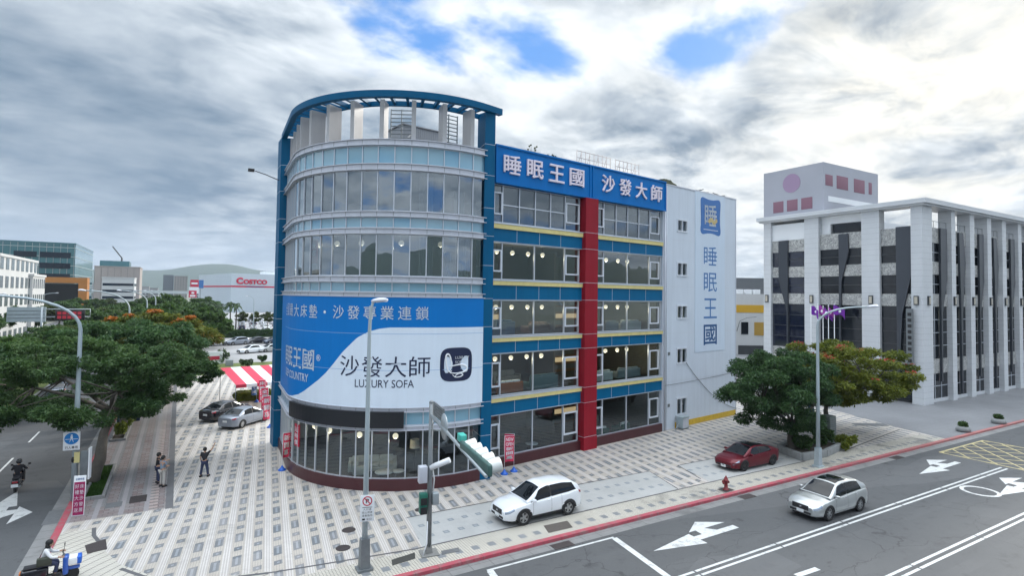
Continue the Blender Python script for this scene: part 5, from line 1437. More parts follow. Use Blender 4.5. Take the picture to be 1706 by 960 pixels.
g = MB(); rng = random.Random(3)
for (x0, x1, y0, y1, n) in ((-3.95, -3.2, 36.8, 43.0, 5200),):
    for k in range(n):
        x, y = rng.uniform(x0, x1), rng.uniform(y0, y1); h = rng.uniform(.06, .16); a = rng.uniform(0, 3.14)
        g.face([(x - .02 * math.cos(a), y - .02 * math.sin(a), .03), (x + .02 * math.cos(a), y + .02 * math.sin(a), .03), (x + rng.uniform(-.06, .06), y + rng.uniform(-.06, .06), .03 + h)])
g.build('grass', leafmat('bed_grass', (.02, .06, .01), (.06, .13, .02)), kind='stuff', recalc=False, label='short green grass in the bed round the leaning tree', cat='grass')
for nm, y0, y1, lab in (('a', 36.7, 43.1, 'grey stone edging round the grass bed of the leaning tree'), ('b', 50.0, 56.1, 'grey stone edging round the lime shrub bed on the side pavement')):
    b = MB()
    for q in ((-4.1, -3.1, y0, y0 + .15), (-4.1, -3.1, y1 - .15, y1), (-3.25, -3.1, y0 + .15, y1 - .15), (-4.1, -3.98, y0 + .15, y1 - .15)): b.box(q[0], q[1], q[2], q[3], 0, .16)
    b.build('planting_bed', GM['gutter'], label=lab, cat='bed edging'); sheet('bed_soil', rect(-3.98, -3.25, y0 + .15, y1 - .15), .03, GM['grass'] if nm == 'a' else K['soil'])
sheet('median', rect(-15.4, -12.6, 58, 420), .02, GM['grass'])
b = MB(); ribbon(b, [(-12.6, 58), (-12.6, 420)], .25, .03); ribbon(b, [(-15.4, 58), (-15.4, 420)], .25, .03); b.build('median_kerb', GM['gutter'], kind='structure')
# ================================================================ VEHICLES
def paint(name, c, metal=.25, rough=.28, coat=.8): return mat(name, c, rough, metal, coat=coat, spec=.5)
CP = {'white': paint('white_car_paint', (.74, .77, .80), 0), 'red': mat('deep_red_car_paint', (.115, .003, .012), .35, .3, coat=.3, spec=.3), 'silver': paint('silver_car_paint', (.46, .48, .48), .55, .3), 'grey': paint('blue_grey_car_paint', (.24, .27, .32), .55, .3), 'black': paint('black_car_paint', (.012, .012, .018), .2, .2), 'dkblue': paint('dark_blue_car_paint', (.015, .03, .07), .3, .25)}
K['carglass'] = mat('car_glass', (.006, .008, .010), .03, spec=.35)
K['headlamp'] = mat('headlamp_lens', (.26, .31, .38), .06, .5, coat=1.0)
K['taillamp'] = mat('tail_lamp_lens', (.32, .012, .02), .15, coat=.8)
K['plate'] = mat('number_plate', (.72, .74, .74), .5)
K['clad'] = mat('black_plastic_trim', (.02, .02, .022), .6)
def pw(pts):
    def f(x):
        if x <= pts[0][0]: return pts[0][1]
        for (a, va), (c, vc) in zip(pts, pts[1:]):
            if x <= c:
                t = (x - a) / (c - a); t = t * t * (3 - 2 * t) * .5 + t * .5
                return va + (vc - va) * t
        return pts[-1][1]
    return f
SPEC = {
 'suv': dict(L=4.60, W=1.86, wb=2.66, r=.36, sill=.27, nose=.80,
    hood=[(-2.3, .98), (-2.15, 1.02), (.55, 1.08), (1.0, 1.06), (1.75, .99), (2.15, .88), (2.3, .74)],
    belt=[(-2.3, 1.02), (-1.9, 1.17), (-1.3, 1.10), (.9, .99), (1.7, .90), (2.3, .70)],
    roof=[(-2.24, 1.16), (-2.0, 1.46), (-1.7, 1.61), (-1.0, 1.69), (-.1, 1.68), (.2, 1.62), (1.15, 1.07)], gx=(-2.24, 1.15), ws=(.28, 1.10), rg=(-2.18, -1.85), sw=(-1.86, .92), bp=-.28, clad=True, spk=5),
 'crossover': dict(L=4.77, W=1.88, wb=2.74, r=.37, sill=.26, nose=.78,
    hood=[(-2.38, .98), (-2.2, 1.05), (.6, 1.08), (1.1, 1.05), (1.8, .97), (2.2, .86), (2.38, .70)],
    belt=[(-2.38, 1.02), (-1.9, 1.12), (.9, 1.0), (1.7, .90), (2.38, .68)],
    roof=[(-2.25, 1.14), (-1.95, 1.42), (-1.55, 1.60), (-.8, 1.68), (-.1, 1.68), (.25, 1.62), (1.2, 1.07)], gx=(-2.25, 1.2), ws=(.33, 1.14), rg=(-2.15, -1.72), sw=(-1.60, .92), bp=-.22, clad=False, spk=7),
 'liftback': dict(L=4.70, W=1.86, wb=2.88, r=.345, sill=.19, nose=.62,
    hood=[(-2.35, .92), (-2.2, 1.02), (-1.6, 1.03), (.8, .94), (1.3, .90), (1.9, .78), (2.2, .68), (2.35, .56)],
    belt=[(-2.35, .92), (-1.8, .98), (.9, .86), (1.7, .76), (2.35, .54)],
    roof=[(-1.95, 1.04), (-1.4, 1.26), (-.7, 1.40), (0, 1.44), (.35, 1.40), (1.4, .92)], gx=(-1.95, 1.4), ws=(.42, 1.33), rg=(-1.85, -1.05), sw=(-1.35, 1.0), bp=-.15, clad=False, spk=5, dark=True, glassroof=True),
 'sedan': dict(L=4.80, W=1.82, wb=2.78, r=.33, sill=.21, nose=.68,
    hood=[(-2.4, .90), (-2.25, 1.01), (-1.5, 1.04), (.7, .98), (1.2, .94), (1.9, .84), (2.25, .74), (2.4, .60)],
    belt=[(-2.4, .90), (-1.8, .99), (.9, .91), (1.7, .80), (2.4, .58)],
    roof=[(-1.75, 1.05), (-1.0, 1.40), (-.6, 1.46), (0, 1.47), (.2, 1.44), (1.2, .96)], gx=(-1.75, 1.2), ws=(.27, 1.14), rg=(-1.68, -.98), sw=(-1.25, .92), bp=-.22, clad=False, spk=10)}
def car(kind, name, lab, loc, rotz, col, group=None, lod=2, sun=None, cat='car', z=0.0):
    S = SPEC[kind]; L, W, wb, r = S['L'], S['W'] / 2, S['wb'], S['r']
    hood, belt, roof = pw(S['hood']), pw(S['belt']), pw(S['roof'])
    t = thing(name, lab, cat, (loc[0], loc[1], z), rotz, group)
    wx = (wb / 2 - .02, -wb / 2 - .02); ra = r + .055; sill = S['sill']
    def hw(x):                                    # plan half-width
        u = abs(x) / (L / 2)
        return W * (1 - .05 * u ** 2 - .20 * max(0, (u - .80) / .20) ** 2.2)
    def zb(x):
        z_ = sill + .06 * max(0, (abs(x) - L * .38) / (L * .12))
        for c in wx:
            d = abs(x - c)
            if d < ra: z_ = max(z_, r + math.sqrt(ra * ra - d * d) - .02)
        return z_
    def sec(x):
        w_ = hw(x); b_ = zb(x); h = max(hood(x), belt(x) - .01); s_ = belt(x)
        end = max(0, (abs(x) - L / 2 + .12) / .12); w_ *= 1 - .06 * end
        pts = [(w_ * .93, b_), (w_ * .985, max(b_ + .005, .42)), (w_, max(b_ + .01, .60)), (w_ * .985, max(b_ + .015, s_ - .10)), (w_ * .955, max(b_ + .02, s_ - .02)), (w_ * .90, max(b_ + .025, s_ + .012)), (w_ * .55, max(s_ + .02, h * .985 + .0)), (0, max(s_ + .02, h))]
        return pts
    n = {2: 72, 1: 40, 0: 26}[lod]
    xs = sorted(set([-L / 2 + L * i / n for i in range(n + 1)] + ([c + s_ * ra * k for c in wx for s_ in (-1, 1) for k in (.999, .96, .86, .7)] if lod else [])))
    def pt(x, v, side=1):                          # v: index along the section
        p = sec(x); i = min(int(v), len(p) - 2); f = v - i
        return Vector((x, side * (p[i][0] + (p[i + 1][0] - p[i][0]) * f), p[i][1] + (p[i + 1][1] - p[i][1]) * f))
    b = MB(); b.sm = True
    rings = []
    for x in xs:
        p = sec(x); full = [(x, y, z_) for y, z_ in p] + [(x, -y, z_) for y, z_ in p[-2::-1]]
        rings.append([b.bm.verts.new(q) for q in full])
    for a, c in zip(rings, rings[1:]):
        for k in range(len(a) - 1): b.bm.faces.new((a[k], a[k + 1], c[k + 1], c[k])).smooth = True
    b.bm.faces.new(rings[0]); b.bm.faces.new(rings[-1][::-1])
    P_ = CP[col]
    b.build('body', P_, t, sharp=38)
    g0, g1 = S['gx']
    def gpt(x, v, side=1):                        # v 0 belt .. 1 roof edge .. 2 centre
        w_ = hw(x) * .915; zb_ = belt(x) - .0; zr = max(roof(x), zb_ + .005); h = zr - zb_
        ye = w_ - h * .36; ze = zr - .055 * min(1, h / .4)
        if v <= 1: y = w_ + (ye - w_) * v; z_ = zb_ + (ze - zb_) * v; y += .02 * math.sin(math.pi * v)
        else: u = v - 1; y = ye * (1 - u); z_ = ze + (zr - ze) * math.sin(u * math.pi / 2)
        return Vector((x, side * y, z_))
    b = MB(); m_ = {2: 40, 1: 24, 0: 16}[lod]; vs = [0, .25, .5, .75, .95, 1.08, 1.4, 1.7, 2]
    rows = []
    for i in range(m_ + 1):
        x = g0 + (g1 - g0) * i / m_
        h_ = [gpt(x, v) for v in vs]; rows.append([b.bm.verts.new(p) for p in h_] + [b.bm.verts.new((p.x, -p.y, p.z)) for p in h_[-2::-1]])
    for a, c in zip(rows, rows[1:]):
        for k in range(len(a) - 1): b.bm.faces.new((a[k], a[k + 1], c[k + 1], c[k])).smooth = True
    b.build('roof', P_, t, sharp=50)
    def patch(fn, x0, x1, v0, v1, sides=(1, -1), off=.006, nx=6, nv=3, clipx=None, mb=None):
        mb = mb or MB(); mb.sm = True
        for sd_ in sides:
            V = []
            for i in range(nx + 1):
                row = []
                for j in range(nv + 1):
                    v = v0 + (v1 - v0) * j / nv; x = x0(v) if callable(x0) else x0; xe = x1(v) if callable(x1) else x1
                    x = x + (xe - x) * i / nx
                    p = fn(x, v, sd_); e = .01
                    nr = (fn(x + e, v, sd_) - fn(x - e, v, sd_)).cross(fn(x, v + e, sd_) - fn(x, v - e if v > e else v, sd_))
                    if nr.length < 1e-9: nr = Vector((0, 0, 1))
                    nr.normalize()
                    if nr.y * sd_ < -.15 or (abs(nr.y) <= .15 and nr.z < 0 and abs(nr.x) < .9): nr.negate()
                    if nr.z < -.4: nr.negate()
                    row.append(mb.bm.verts.new(p + nr * off))
                V.append(row)
            for i in range(nx):
                for j in range(nv): mb.bm.faces.new((V[i][j], V[i + 1][j], V[i + 1][j + 1], V[i][j + 1])).smooth = True
        return mb
    # windscreen and rear window run across the car, so patch both halves
    wsx = S['ws']; patch(gpt, wsx[0], wsx[1], 1.12, 2.0, off=.004, nx=10, nv=6).build('windscreen', K['carglass'], t, weld=.004)
    rg = S['rg']; patch(gpt, rg[0], rg[1], 1.15, 2.0, off=.008, nx=8, nv=6).build('rear_window', K['carglass'], t, weld=.004)
    s0, s1 = S['sw']; bp = S['bp']
    for sd_ in (1, -1):
        lean0 = lambda v: s0 + .22 * v; lean1 = lambda v: s1 - .62 * (v - .1)
        if lod: patch(gpt, lean0, bp - .035, .07, .93, (sd_,), nx=6).build('side_window', K['carglass'], t); patch(gpt, bp + .035, lean1, .07, .93, (sd_,), nx=6).build('side_window', K['carglass'], t)
        else: patch(gpt, lean0, lean1, .12, .88, (sd_,), nx=4).build('side_window', K['carglass'], t)
        if lod == 2: patch(gpt, bp - .035, bp + .035, .1, .9, (sd_,), off=.004, nx=1).build('pillar_trim', K['clad'], t)
    if S.get('glassroof'): patch(gpt, rg[1] + .02, wsx[0] - .04, 1.16, 2.0, off=.008, nx=8, nv=5).build('glass_roof', K['carglass'], t, weld=.004)
    if sun: patch(gpt, sun[0], sun[1], 1.22, 2.0, off=.008, nx=4, nv=4).build('sunroof', K['carglass'], t, weld=.004)
    # wheels
    for c in wx:
        for sd_ in (1, -1):
            M = Matrix.Translation((c, sd_ * (W - .115), r)) @ Matrix.Rotation(R_(-90 * sd_), 4, 'X')
            b = MB(); ns = 24 if lod else 12
            b.lathe([(r * .68, -.105), (r * .93, -.11), (r, -.075), (r, .075), (r * .93, .105), (r * .70, .10), (r * .66, .07)], ns, M, caps=False)
            wh = b.build('wheel', K['rubber'], t)
            b = MB(); dk = S.get('dark')
            b.mi = 1; b.lathe([(.001, .02), (r * .66, .02)], ns, M, caps=False); b.mi = 0
            b.lathe([(r * .60, .055), (r * .69, .075), (r * .69, .02)], ns, M, caps=False)
            b.lathe([(.001, .075), (r * .16, .07), (r * .18, .03)], 10, M, caps=False)
            for k in range(S['spk']):
                q = M @ Matrix.Rotation(2 * math.pi * k / S['spk'], 4, 'Z'); sw_ = .045 if S['spk'] < 6 else .026
                b.box(r * .12, r * .64, -sw_, sw_, .035, .068, q)
            b.build('rim', [K['rimdark'] if dk else K['rimgrey'], K['clad']], wh)
    b = MB(); w_ = W - .30; b.box(-L / 2 + .28, L / 2 - .28, -w_, w_, .15, .66)
    for c in wx:
        for sd_ in (1, -1): b.box(c - ra - .02, c + ra + .02, min(sd_ * (W - .24), sd_ * w_) - .001, max(sd_ * (W - .24), sd_ * w_) + .001, r + .03, .75)
    b.build('underbody', K['clad'], t)
    e = L / 2; nz = S['nose']
    fw = hw(e) * .94
    # lamps wrap round the corners
    for sd_ in (1, -1):
        patch(pt, e - .46, e - .035, 3.1, 4.7, (sd_,), off=.008, nx=7).build('headlight', K['headlamp'], t)
        patch(pt, -e + .03, -e + .30, 3.0, 4.6, (sd_,), off=.008, nx=5).build('tail_light', K['taillamp'], t)
    b = MB(); gh = (nz - .27, nz - .02) if kind != 'liftback' else (.30, .38)
    b.rbox(e - .02, e + .012, -fw * .66, fw * .66, gh[0], gh[1], .02); b.build('grille', K['clad'], t)
    b = MB(); b.rbox(e - .03, e + .008, -fw * .86, fw * .86, sill + .08, sill + .20, .02); b.build('lower_grille', K['clad'], t)
    for x, nm in ((e, 1), (-e, -1)):
        b = MB(); zc_ = (nz - .34 if nm > 0 else .66); b.box(min(x, x + .022 * nm), max(x, x + .022 * nm), -.19, .19, zc_ - .075, zc_ + .075); b.build('number_plate', K['plate'], t)
    if lod == 2:
        b = MB(); b.rbox(e + .006, e + .022, -.07, .07, (gh[0] + gh[1]) / 2 - .045, (gh[0] + gh[1]) / 2 + .045, .015); b.build('badge', K['chrome'], t)
        for sd_ in (1, -1):
            b = MB(); x = s1 - .10; q = gpt(x, .12, sd_)
            b.rbox(x - .10, x + .06, min(q.y, q.y + sd_ * .22) + .03 * sd_, max(q.y, q.y + sd_ * .22) + .03 * sd_, q.z + .02, q.z + .16, .045); b.build('mirror', P_, t)
            mb = MB()
            for x in (s1 - .12, bp, s0 + .28):
                if min(abs(x - c) for c in wx) < ra and x < 0: x = wx[1] + ra + .03
                patch(pt, x - .006, x + .006, .7, 4.6, (sd_,), off=.003, nx=1, nv=8, mb=mb)
            patch(pt, wx[1] + ra + .03, s1 - .12, .62, .70, (sd_,), off=.003, nx=8, nv=1, mb=mb)
            mb.build('door_seams', K['clad'], t)
            for x in (bp + .16, s0 + .55):
                q = pt(x, 3.3, sd_); b = MB(); b.rbox(x - .1, x + .1, q.y - .02, q.y + .02, q.z - .02, q.z + .015, .01); b.build('door_handle', P_ if kind != 'crossover' else K['chrome'], t)
        for sd_ in (1, -1):
            b = MB()
            for c in wx:          # dark lip inside each arch
                prev = None
                for k in range(13):
                    a = math.pi * k / 12; ro = ra + (.055 if S['clad'] else .012)
                    xo, zo = c + ro * math.cos(a), r - .02 + ro * math.sin(a); xi, zi = c + (ra - .03) * math.cos(a), r - .02 + (ra - .03) * math.sin(a)
                    y = hw(c) * 1.006 * sd_
                    cur = (Vector((xo, y, max(zo, sill))), Vector((xi, y, max(zi, sill))), Vector((xi, y * .88, max(zi, sill))))
                    if prev: b.face([prev[0], cur[0], cur[1], prev[1]]); b.face([prev[1], cur[1], cur[2], prev[2]])
                    prev = cur
            b.build('wheel_arch', K['clad'], t)
        if S['clad']:
            for sd_ in (1, -1): patch(pt, wx[1] + ra, wx[0] - ra, 0, .75, (sd_,), off=.006, nx=10, nv=3).build('sill_cladding', K['clad'], t)
            b = MB(); b.rbox(-e - .012, -e + .2, -fw * .98, fw * .98, .34, .55, .03); b.build('rear_bumper_trim', K['clad'], t)
    return t
car('suv', 'parked_car', 'white SUV with black lower trim parked on the pale bay before the blue building', (15.8, 24.05), R_(181), 'white', z=.004)
car('liftback', 'parked_car', 'deep red sedan with a glass roof parked beside the stone planter', (32.75, 24.5), R_(180), 'red', z=.004)
car('crossover', 'moving_car', 'silver crossover with a dark sunroof driving along the front road', (29.85, 17.4), R_(179), 'silver', sun=(-.75, .22), z=RZ)
car('sedan', 'parked_car', 'blue-grey sedan parked behind the blue pillar with its tail to the plaza', (5.05, 52.0), R_(45), 'grey', z=.0)
car('sedan', 'parked_car', 'black sedan parked alongside the blue-grey sedan under the tree', (3.8, 55.4), R_(45), 'black', z=.0)
car('sedan', 'moving_car', 'silver sedan with red tail lights driving up the avenue beyond the lamp post', (-8.3, 63), R_(90), 'silver', lod=1, z=RZ)
# the car park: one sedan and one SUV are built plainly, the rest are copies in other paint
pal = {'white': CP['white'], 'silver': CP['silver'], 'grey': CP['grey'], 'black': CP['black'], 'dark blue': CP['dkblue'], 'red': CP['red']}
GC = 'cars in the car park'
lots = []
front = [(11.3, 111.5, 28, 'white', 's'), (14.6, 112.5, 24, 'silver', 's'), (17.9, 113.5, 24, 'black', 's'), (21.5, 114.5, 24, 'white', 'u')]
nthw = ['leftmost', 'second', 'third', 'fourth', 'fifth', 'sixth', 'seventh', 'eighth', 'ninth', 'tenth', 'eleventh', 'twelfth']
for i, (x, y, r_, c, k) in enumerate(front): lots.append((x, y, R_(200 + r_ - 20), c, k, 'front row by the lawn, %s from the left' % nthw[i]))
second = [(6.4, 128.5, 'white', 's'), (10.4, 129.2, 'grey', 'u'), (14.3, 131.5, 'black', 's'), (17.6, 130.5, 'dark blue', 's'), (20.6, 132.5, 'silver', 'u'), (24.2, 132, 'white', 's')]
for i, (x, y, c, k) in enumerate(second): lots.append((x, y, R_(205), c, k, 'second row by the hedge, %s from the left' % nthw[i]))
rc = random.Random(4)
for row, y in enumerate((180, 194, 210, 228)):
    for i in range(9): lots.append((15.5 + i * 3.3 + row * 1.3, y + rc.uniform(-.5, .5), R_(rc.choice((90, 270, 92))), rc.choice(('white', 'white', 'silver', 'grey', 'black', 'dark blue')), rc.choice('su'), '%s row beyond the hedge, %s from the left' % (('first', 'second', 'third', 'fourth')[row], nthw[i])))
pro = {}
for x, y, rz, c, k, where in lots:
    lab = '%s %s in the %s' % (c, 'sedan' if k == 's' else 'SUV', where)
    if k not in pro:
        pro[k] = car('sedan' if k == 's' else 'suv', 'parked_car', lab, (x, y), rz, 'white', GC, 0)
    else: dup(pro[k], (x, y, 0), rz, lab, GC, mats={'white_car_paint': pal[c]})
for i, (x, y, c, d) in enumerate(((-19.5, 203, 'white', -90), (-18.2, 118, 'white', -90), (-21.5, 105, 'silver', -90), (-20.5, 150, 'black', -90), (-8.6, 96, 'black', 90), (-8.2, 130, 'white', 90), (-10.6, 75, 'grey', 90), (-21.8, 86, 'white', -90))):
    dup(pro['s'], (x, y, RZ), R_(d), '%s car %s on the avenue, %s' % (c, 'coming down' if d < 0 else 'going up', ('far off by the viaduct', 'beyond the median trees', 'just past the median trees', 'midway along', 'ahead of the silver sedan', 'farther ahead beside the kerb trees', 'in the inner lane', 'nearest on the far carriageway')[i]), 'cars on the avenue', mats={'white_car_paint': pal[c]})

# scooters
def make_scooter(lab, loc, rotz, front=None, z=RZ, orange=False):
    SC = thing('scooter', lab, 'scooter', (loc[0], loc[1], z), rotz)
    for x in (-.62, .62):
        b = MB(); M = Matrix.Translation((x, 0, .25)) @ Matrix.Rotation(R_(90), 4, 'X'); b.lathe([(.14, -.05), (.24, -.055), (.25, 0), (.24, .055), (.14, .05)], 18, M); b.build('wheel', K['rubber'], SC)
    b = MB(); b.rbox(-.85, -.05, -.17, .17, .38, .72, .08); b.rbox(-.25, .42, -.16, .16, .26, .36, .04); b.build('body', CP['black'], SC)
    b = MB(); b.rbox(.36, .54, -.2, .2, .3, .98, .07); b.rbox(.4, .88, -.075, .075, .42, .53, .035); b.build('front_shield', front or CP['black'], SC)
    b = MB(); b.rbox(-.78, .08, -.16, .16, .72, .82, .05); b.build('seat', K['blackcloth'], SC)
    b = MB(); b.tube([(.42, 0, .9), (.38, 0, 1.05)], .03); b.tube([(.3, -.34, 1.03), (.38, 0, 1.06), (.3, .34, 1.03)], .016); b.build('handlebar', K['steeld'], SC)
    for sd_ in (1, -1):
        b = MB(); b.tube([(.36, sd_ * .25, 1.05), (.38, sd_ * .36, 1.25)], .008, 5); b.rbox(.36, .39, sd_ * .38 - .06, sd_ * .38 + .06, 1.22, 1.32, .015); b.build('mirror', K['black'], SC)
    b = MB(); b.rbox(-.89, -.84, -.12, .12, .56, .66, .015); b.build('tail_light', mat('orange_lens', (.6, .17, .03), .3) if orange else K['taillamp'], SC)
    b = MB(); b.box(-.92, -.90, -.15, .15, .36, .52); b.build('number_plate', K['plate'], SC)
    b = MB(); b.tube([(-.5, -.17, .3), (-.9, -.2, .36)], .05); b.build('exhaust', K['steeld'], SC)
    return SC
make_scooter('black scooter with a white number plate ridden up the avenue', (-7.4, 41.0), R_(90))
make_scooter('scooter with a blue front and an orange tail light at the very corner', (-3.85, 27.0), R_(4), paint('blue_scooter_paint', (.015, .10, .45), 0), 0.0, True)
# ================================================================ STREET FURNITURE
def lamp_post(lab, loc, h, tip, head=True, r=.11, base=None, name='street_lamp', boxbase=True, group='street lamps'):
    """tip: (dx, dy, dz) of the lamp head from the pole top bend"""
    t = thing(name, lab, 'street lamp', loc, 0, group)
    if boxbase:
        b = MB(); b.box(-.30, .30, -.26, .26, 0, .1); b.box(-.2, .2, -.17, .17, .1, 1.25, taper=.03); b.build('base', K['steeld'] if base is None else base, t)
    d = Vector((tip[0], tip[1], 0)); pts = [(0, 0, 0), (0, 0, h * .5), (0, 0, h - 1.0)]
    for k in range(1, 9):
        u = k / 8; pts.append((d.x * u * u, d.y * u * u, h - 1.0 + (tip[2] + 1.0) * math.sin(u * math.pi / 2)))
    b = MB(); b.tube(pts, [r * 1.25, r, r * .75] + [r * (.7 - .03 * k) for k in range(8)], 12); b.build('pole', K['polegrey'], t)
    if head:
        a = math.atan2(d.y, d.x); M = Matrix.Translation((tip[0], tip[1], h + tip[2])) @ Matrix.Rotation(a, 4, 'Z') @ Matrix.Rotation(R_(-6), 4, 'Y')
        b = MB(); b.ball((0, 0, 0), 1, 14, (1, 1, 1)); 
        for v in b.bm.verts: v.co = M @ Vector((v.co.x * .35 + .20, v.co.y * .15, max(v.co.z, -.5) * .12))
        b.build('lamp_head', K['alu'], t)
        b = MB(); b.box(.05, .5, -.09, .09, -.075, -.045, M); b.build('lens', K['whiteink'], t)
    return t
def board(w_, h, m, t, name, M, th=.02):
    b = MB(); b.box(-w_ / 2, w_ / 2, -th, 0, 0, h, M); return b.build(name, m, t)
t = lamp_post('tall pale street lamp carrying the no-parking sign on the corner before the tower', (6.63, 22.52, 0), 10.4, (.16, -.06, .3), r=.095)
SGN = thing('parking_sign', 'white no-parking sign with a red ring strapped to the foreground street lamp', 'sign', (6.66, 22.38, 1.95), R_(-16))
b = MB(); b.rbox(-.27, .27, -.02, .0, 0, 1.03, .008); b.build('board', K['white'], SGN)
b = MB(); M = Matrix.Translation((0, -.024, .80)) @ Matrix.Rotation(R_(90), 4, 'X'); b.lathe([(.15, .0), (.19, .0), (.19, .004), (.15, .004), (.15, 0)], 28, M, caps=False); b.box(-.17, .17, -.02, .02, 0, .004, M @ Matrix.Rotation(R_(-45), 4, 'Z')); b.build('red_ring', K['signred'], SGN)
b = MB(); put_text(b, 'P', lambda x, y, z: (-.06 + x, -.0225, .715 + y), .12, .17, .03)
b.box(-.19, .19, -.024, -.021, .54, .56)
put_text(b, '人行道', lambda x, y, z: (-.16 + x, -.0235, .43 + y), .32, .085)
put_text(b, '禁止停車', lambda x, y, z: (-.2 + x, -.0235, .31 + y), .4, .085)
put_text(b, '違者拖吊', lambda x, y, z: (-.2 + x, -.0235, .19 + y), .4, .085)
b.box(-.19, -.08, -.024, -.021, .05, .12); put_text(b, '全日', lambda x, y, z: (-.03 + x, -.0235, .05 + y), .2, .08)
b.build('black_print', K['black'], SGN)
b = MB()
for z in (.2, .85): b.box(-.14, .14, 0, .16, z, z + .04)
b.build('clamp', K['steel'], SGN)
lamp_post('pale street lamp with a long arm over the road beside the stone planter', (36.6, 21.98, 0), 10.3, (1.5, -2.5, .3), base=K['polegrey'])
lamp_post('nearest street lamp on the left kerb, its long arm over the avenue', (-4.45, 37.0, 0), 9.9, (-3.9, -.4, .75), r=.12, boxbase=False)
for i, (y, l) in enumerate(((70, 3.6), (106, 3.4), (142, 3.4), (180, 3.4), (222, 3.4))):
    lamp_post('curved street lamp on the kerb of the avenue, %s beyond the nearest one' % od[i], (-4.45, y, 0), 10.0, (-l, -1.5, .9), r=.11 + .02 * i, boxbase=False)
for i, (x, y) in enumerate(((-27.5, 85), (-27.5, 120), (-27.5, 165))):
    lamp_post('curved street lamp on the far kerb of the avenue, %s in its row' % od[i], (x, y, 0), 9.4, (3.0, -1.0, .7), r=.12, boxbase=False)
lamp_post('slim lamp post standing in the car park by the small clipped trees', (16.6, 160, 0), 9.5, (-1.6, 0, .4), r=.12, boxbase=False, group='car park lamps')
lamp_post('slim lamp post in the car park behind the second row of cars', (20.5, 150.2, 0), 9.0, (1.6, 0, .4), r=.1, boxbase=False, group='car park lamps')
# signs on the left pole
t = thing('pedestrian_sign', 'square white sign with a blue ellipse and a walking figure on the left lamp post', 'sign', (-4.6, 36.80, 2.68), R_(-8))
b = MB(); b.rbox(-.36, .36, -.03, 0, 0, .96, .02); b.build('board', K['white'], t)
b = MB(); b.face([(.31 * math.cos(2 * math.pi * k / 28), -.034, .60 + .30 * math.sin(2 * math.pi * k / 28)) for k in range(28)]); b.build('blue_disc', mat('sign_blue', (.01, .20, .55), .5), t)
b = MB(); b.ball((0, -.036, .77), .045, 8, (1, .1, 1)); b.box(-.05, .05, -.038, -.035, .60, .72); b.box(-.27, .27, -.038, -.035, .56, .585); b.tube([(-.03, -.036, .56), (-.09, -.036, .42)], .012, 5); b.tube([(.03, -.036, .56), (.08, -.036, .42)], .012, 5); b.build('white_figure', K['whiteink'], t)
b = MB(); put_text(b, '行人專用', lambda x, y, z: (-.27 + x, -.034, .07 + y), .54, .15, .01); b.build('black_print', K['black'], t)
t = thing('control_box', 'grey signal control box with a yellow notice on the left lamp post', 'control box', (-4.2, 36.95, 1.2), R_(-8))
b = MB(); b.rbox(-.0, .34, -.16, .16, 0, 1.35, .03); b.build('cabinet', K['steeld'], t)
b = MB(); b.box(.36, .42, -.2, .2, -.1, 1.5); b.build('white_sign', K['white'], t)
b = MB(); b.box(-.26, -.02, -.17, -.15, .8, 1.35); b.build('yellow_notice', mat('yellow_notice', (.62, .55, .25), .6), t)
b = MB(); b.ball((-.3, 0, .95), .2, 10, (.6, 1, 1)); b.build('dark_lamp', K['black'], t)
t = thing('advert_board', 'tall narrow crimson advert board with white lettering leaning by the left lamp post', 'sign', (-3.95, 34.4, 0), R_(-10))
t.rotation_euler = (R_(-4), 0, R_(-10)); MAT[t.name] = Matrix.Translation(t.location) @ t.rotation_euler.to_matrix().to_4x4()
b = MB(); b.rbox(-.25, .25, 0, .03, .02, 1.92, .01); b.build('frame', K['white'], t)
b = MB(); b.box(-.22, .22, -.006, 0, .06, 1.62); b.build('crimson_panel', mat('crimson_print', (.30, .012, .09), .5), t)
b = MB()
for k, ch in enumerate('好禮大方送'): put_text(b, ch, lambda x, y, z, k=k: (-.18 + x, -.009, 1.32 - k * .28 + y), .17, .2, .01)
for k, ch in enumerate('床墊沙發展'): put_text(b, ch, lambda x, y, z, k=k: (.02 + x, -.009, 1.32 - k * .28 + y), .16, .2, .01)
b.build('white_print', K['whiteink'], t)
b = MB(); put_text(b, '全館特惠', lambda x, y, z: (-.18 + x, -.006, 1.70 + y), .36, .11, .01); b.build('blue_print', K['wallblue'], t)
# traffic signal: pole, mast arm over the road, signal heads seen from behind
TS = thing('traffic_signal', 'weathered traffic signal pole with a mast arm of four lamp hoods over the road', 'traffic light', (9.4, 22.6, 0), R_(-9.0))
b = MB(); b.tube([(0, 0, 0), (0, 0, 6.35)], [.12, .09], 12); b.ball((0, 0, 6.37), .1, 8); b.build('pole', K['steeld'], TS)
b = MB(); b.box(-.35, .4, -.35, .35, 0, .05); b.box(-.14, .14, -.14, .14, .05, .35, taper=.03); b.build('base', K['concd'], TS)
AE = Vector((-.3, -8.15, 5.72))
b = MB(); b.tube([(0, 0, 5.85), AE], [.075, .05], 10); b.tube([(0, 0, 5.25), (-.08, -1.6, 5.55), (-.12, -2.6, 5.82)], .03, 6); b.tube([(0, 0, 4.7), (0, -.25, 5.5), (0, -.9, 5.85)], .03, 6); b.build('mast_arm', K['steel'], TS)
b = MB(); b.box(-.03, .03, -2.1, -.45, 5.95, 6.5)
for k in range(5): b.box(-.05, -.03, -2.1, -.45, 5.99 + k * .11, 6.02 + k * .11)
b.build('street_sign_back', K['steeld'], TS)
b = MB(); b.lathe([(.001, 0), (.5, 0), (.5, .03), (.001, .03)], 26, Matrix.Translation((-.1, -2.5, 5.9)) @ Matrix.Rotation(R_(90), 4, 'Y')); b.build('round_sign_back', K['steel'], TS)
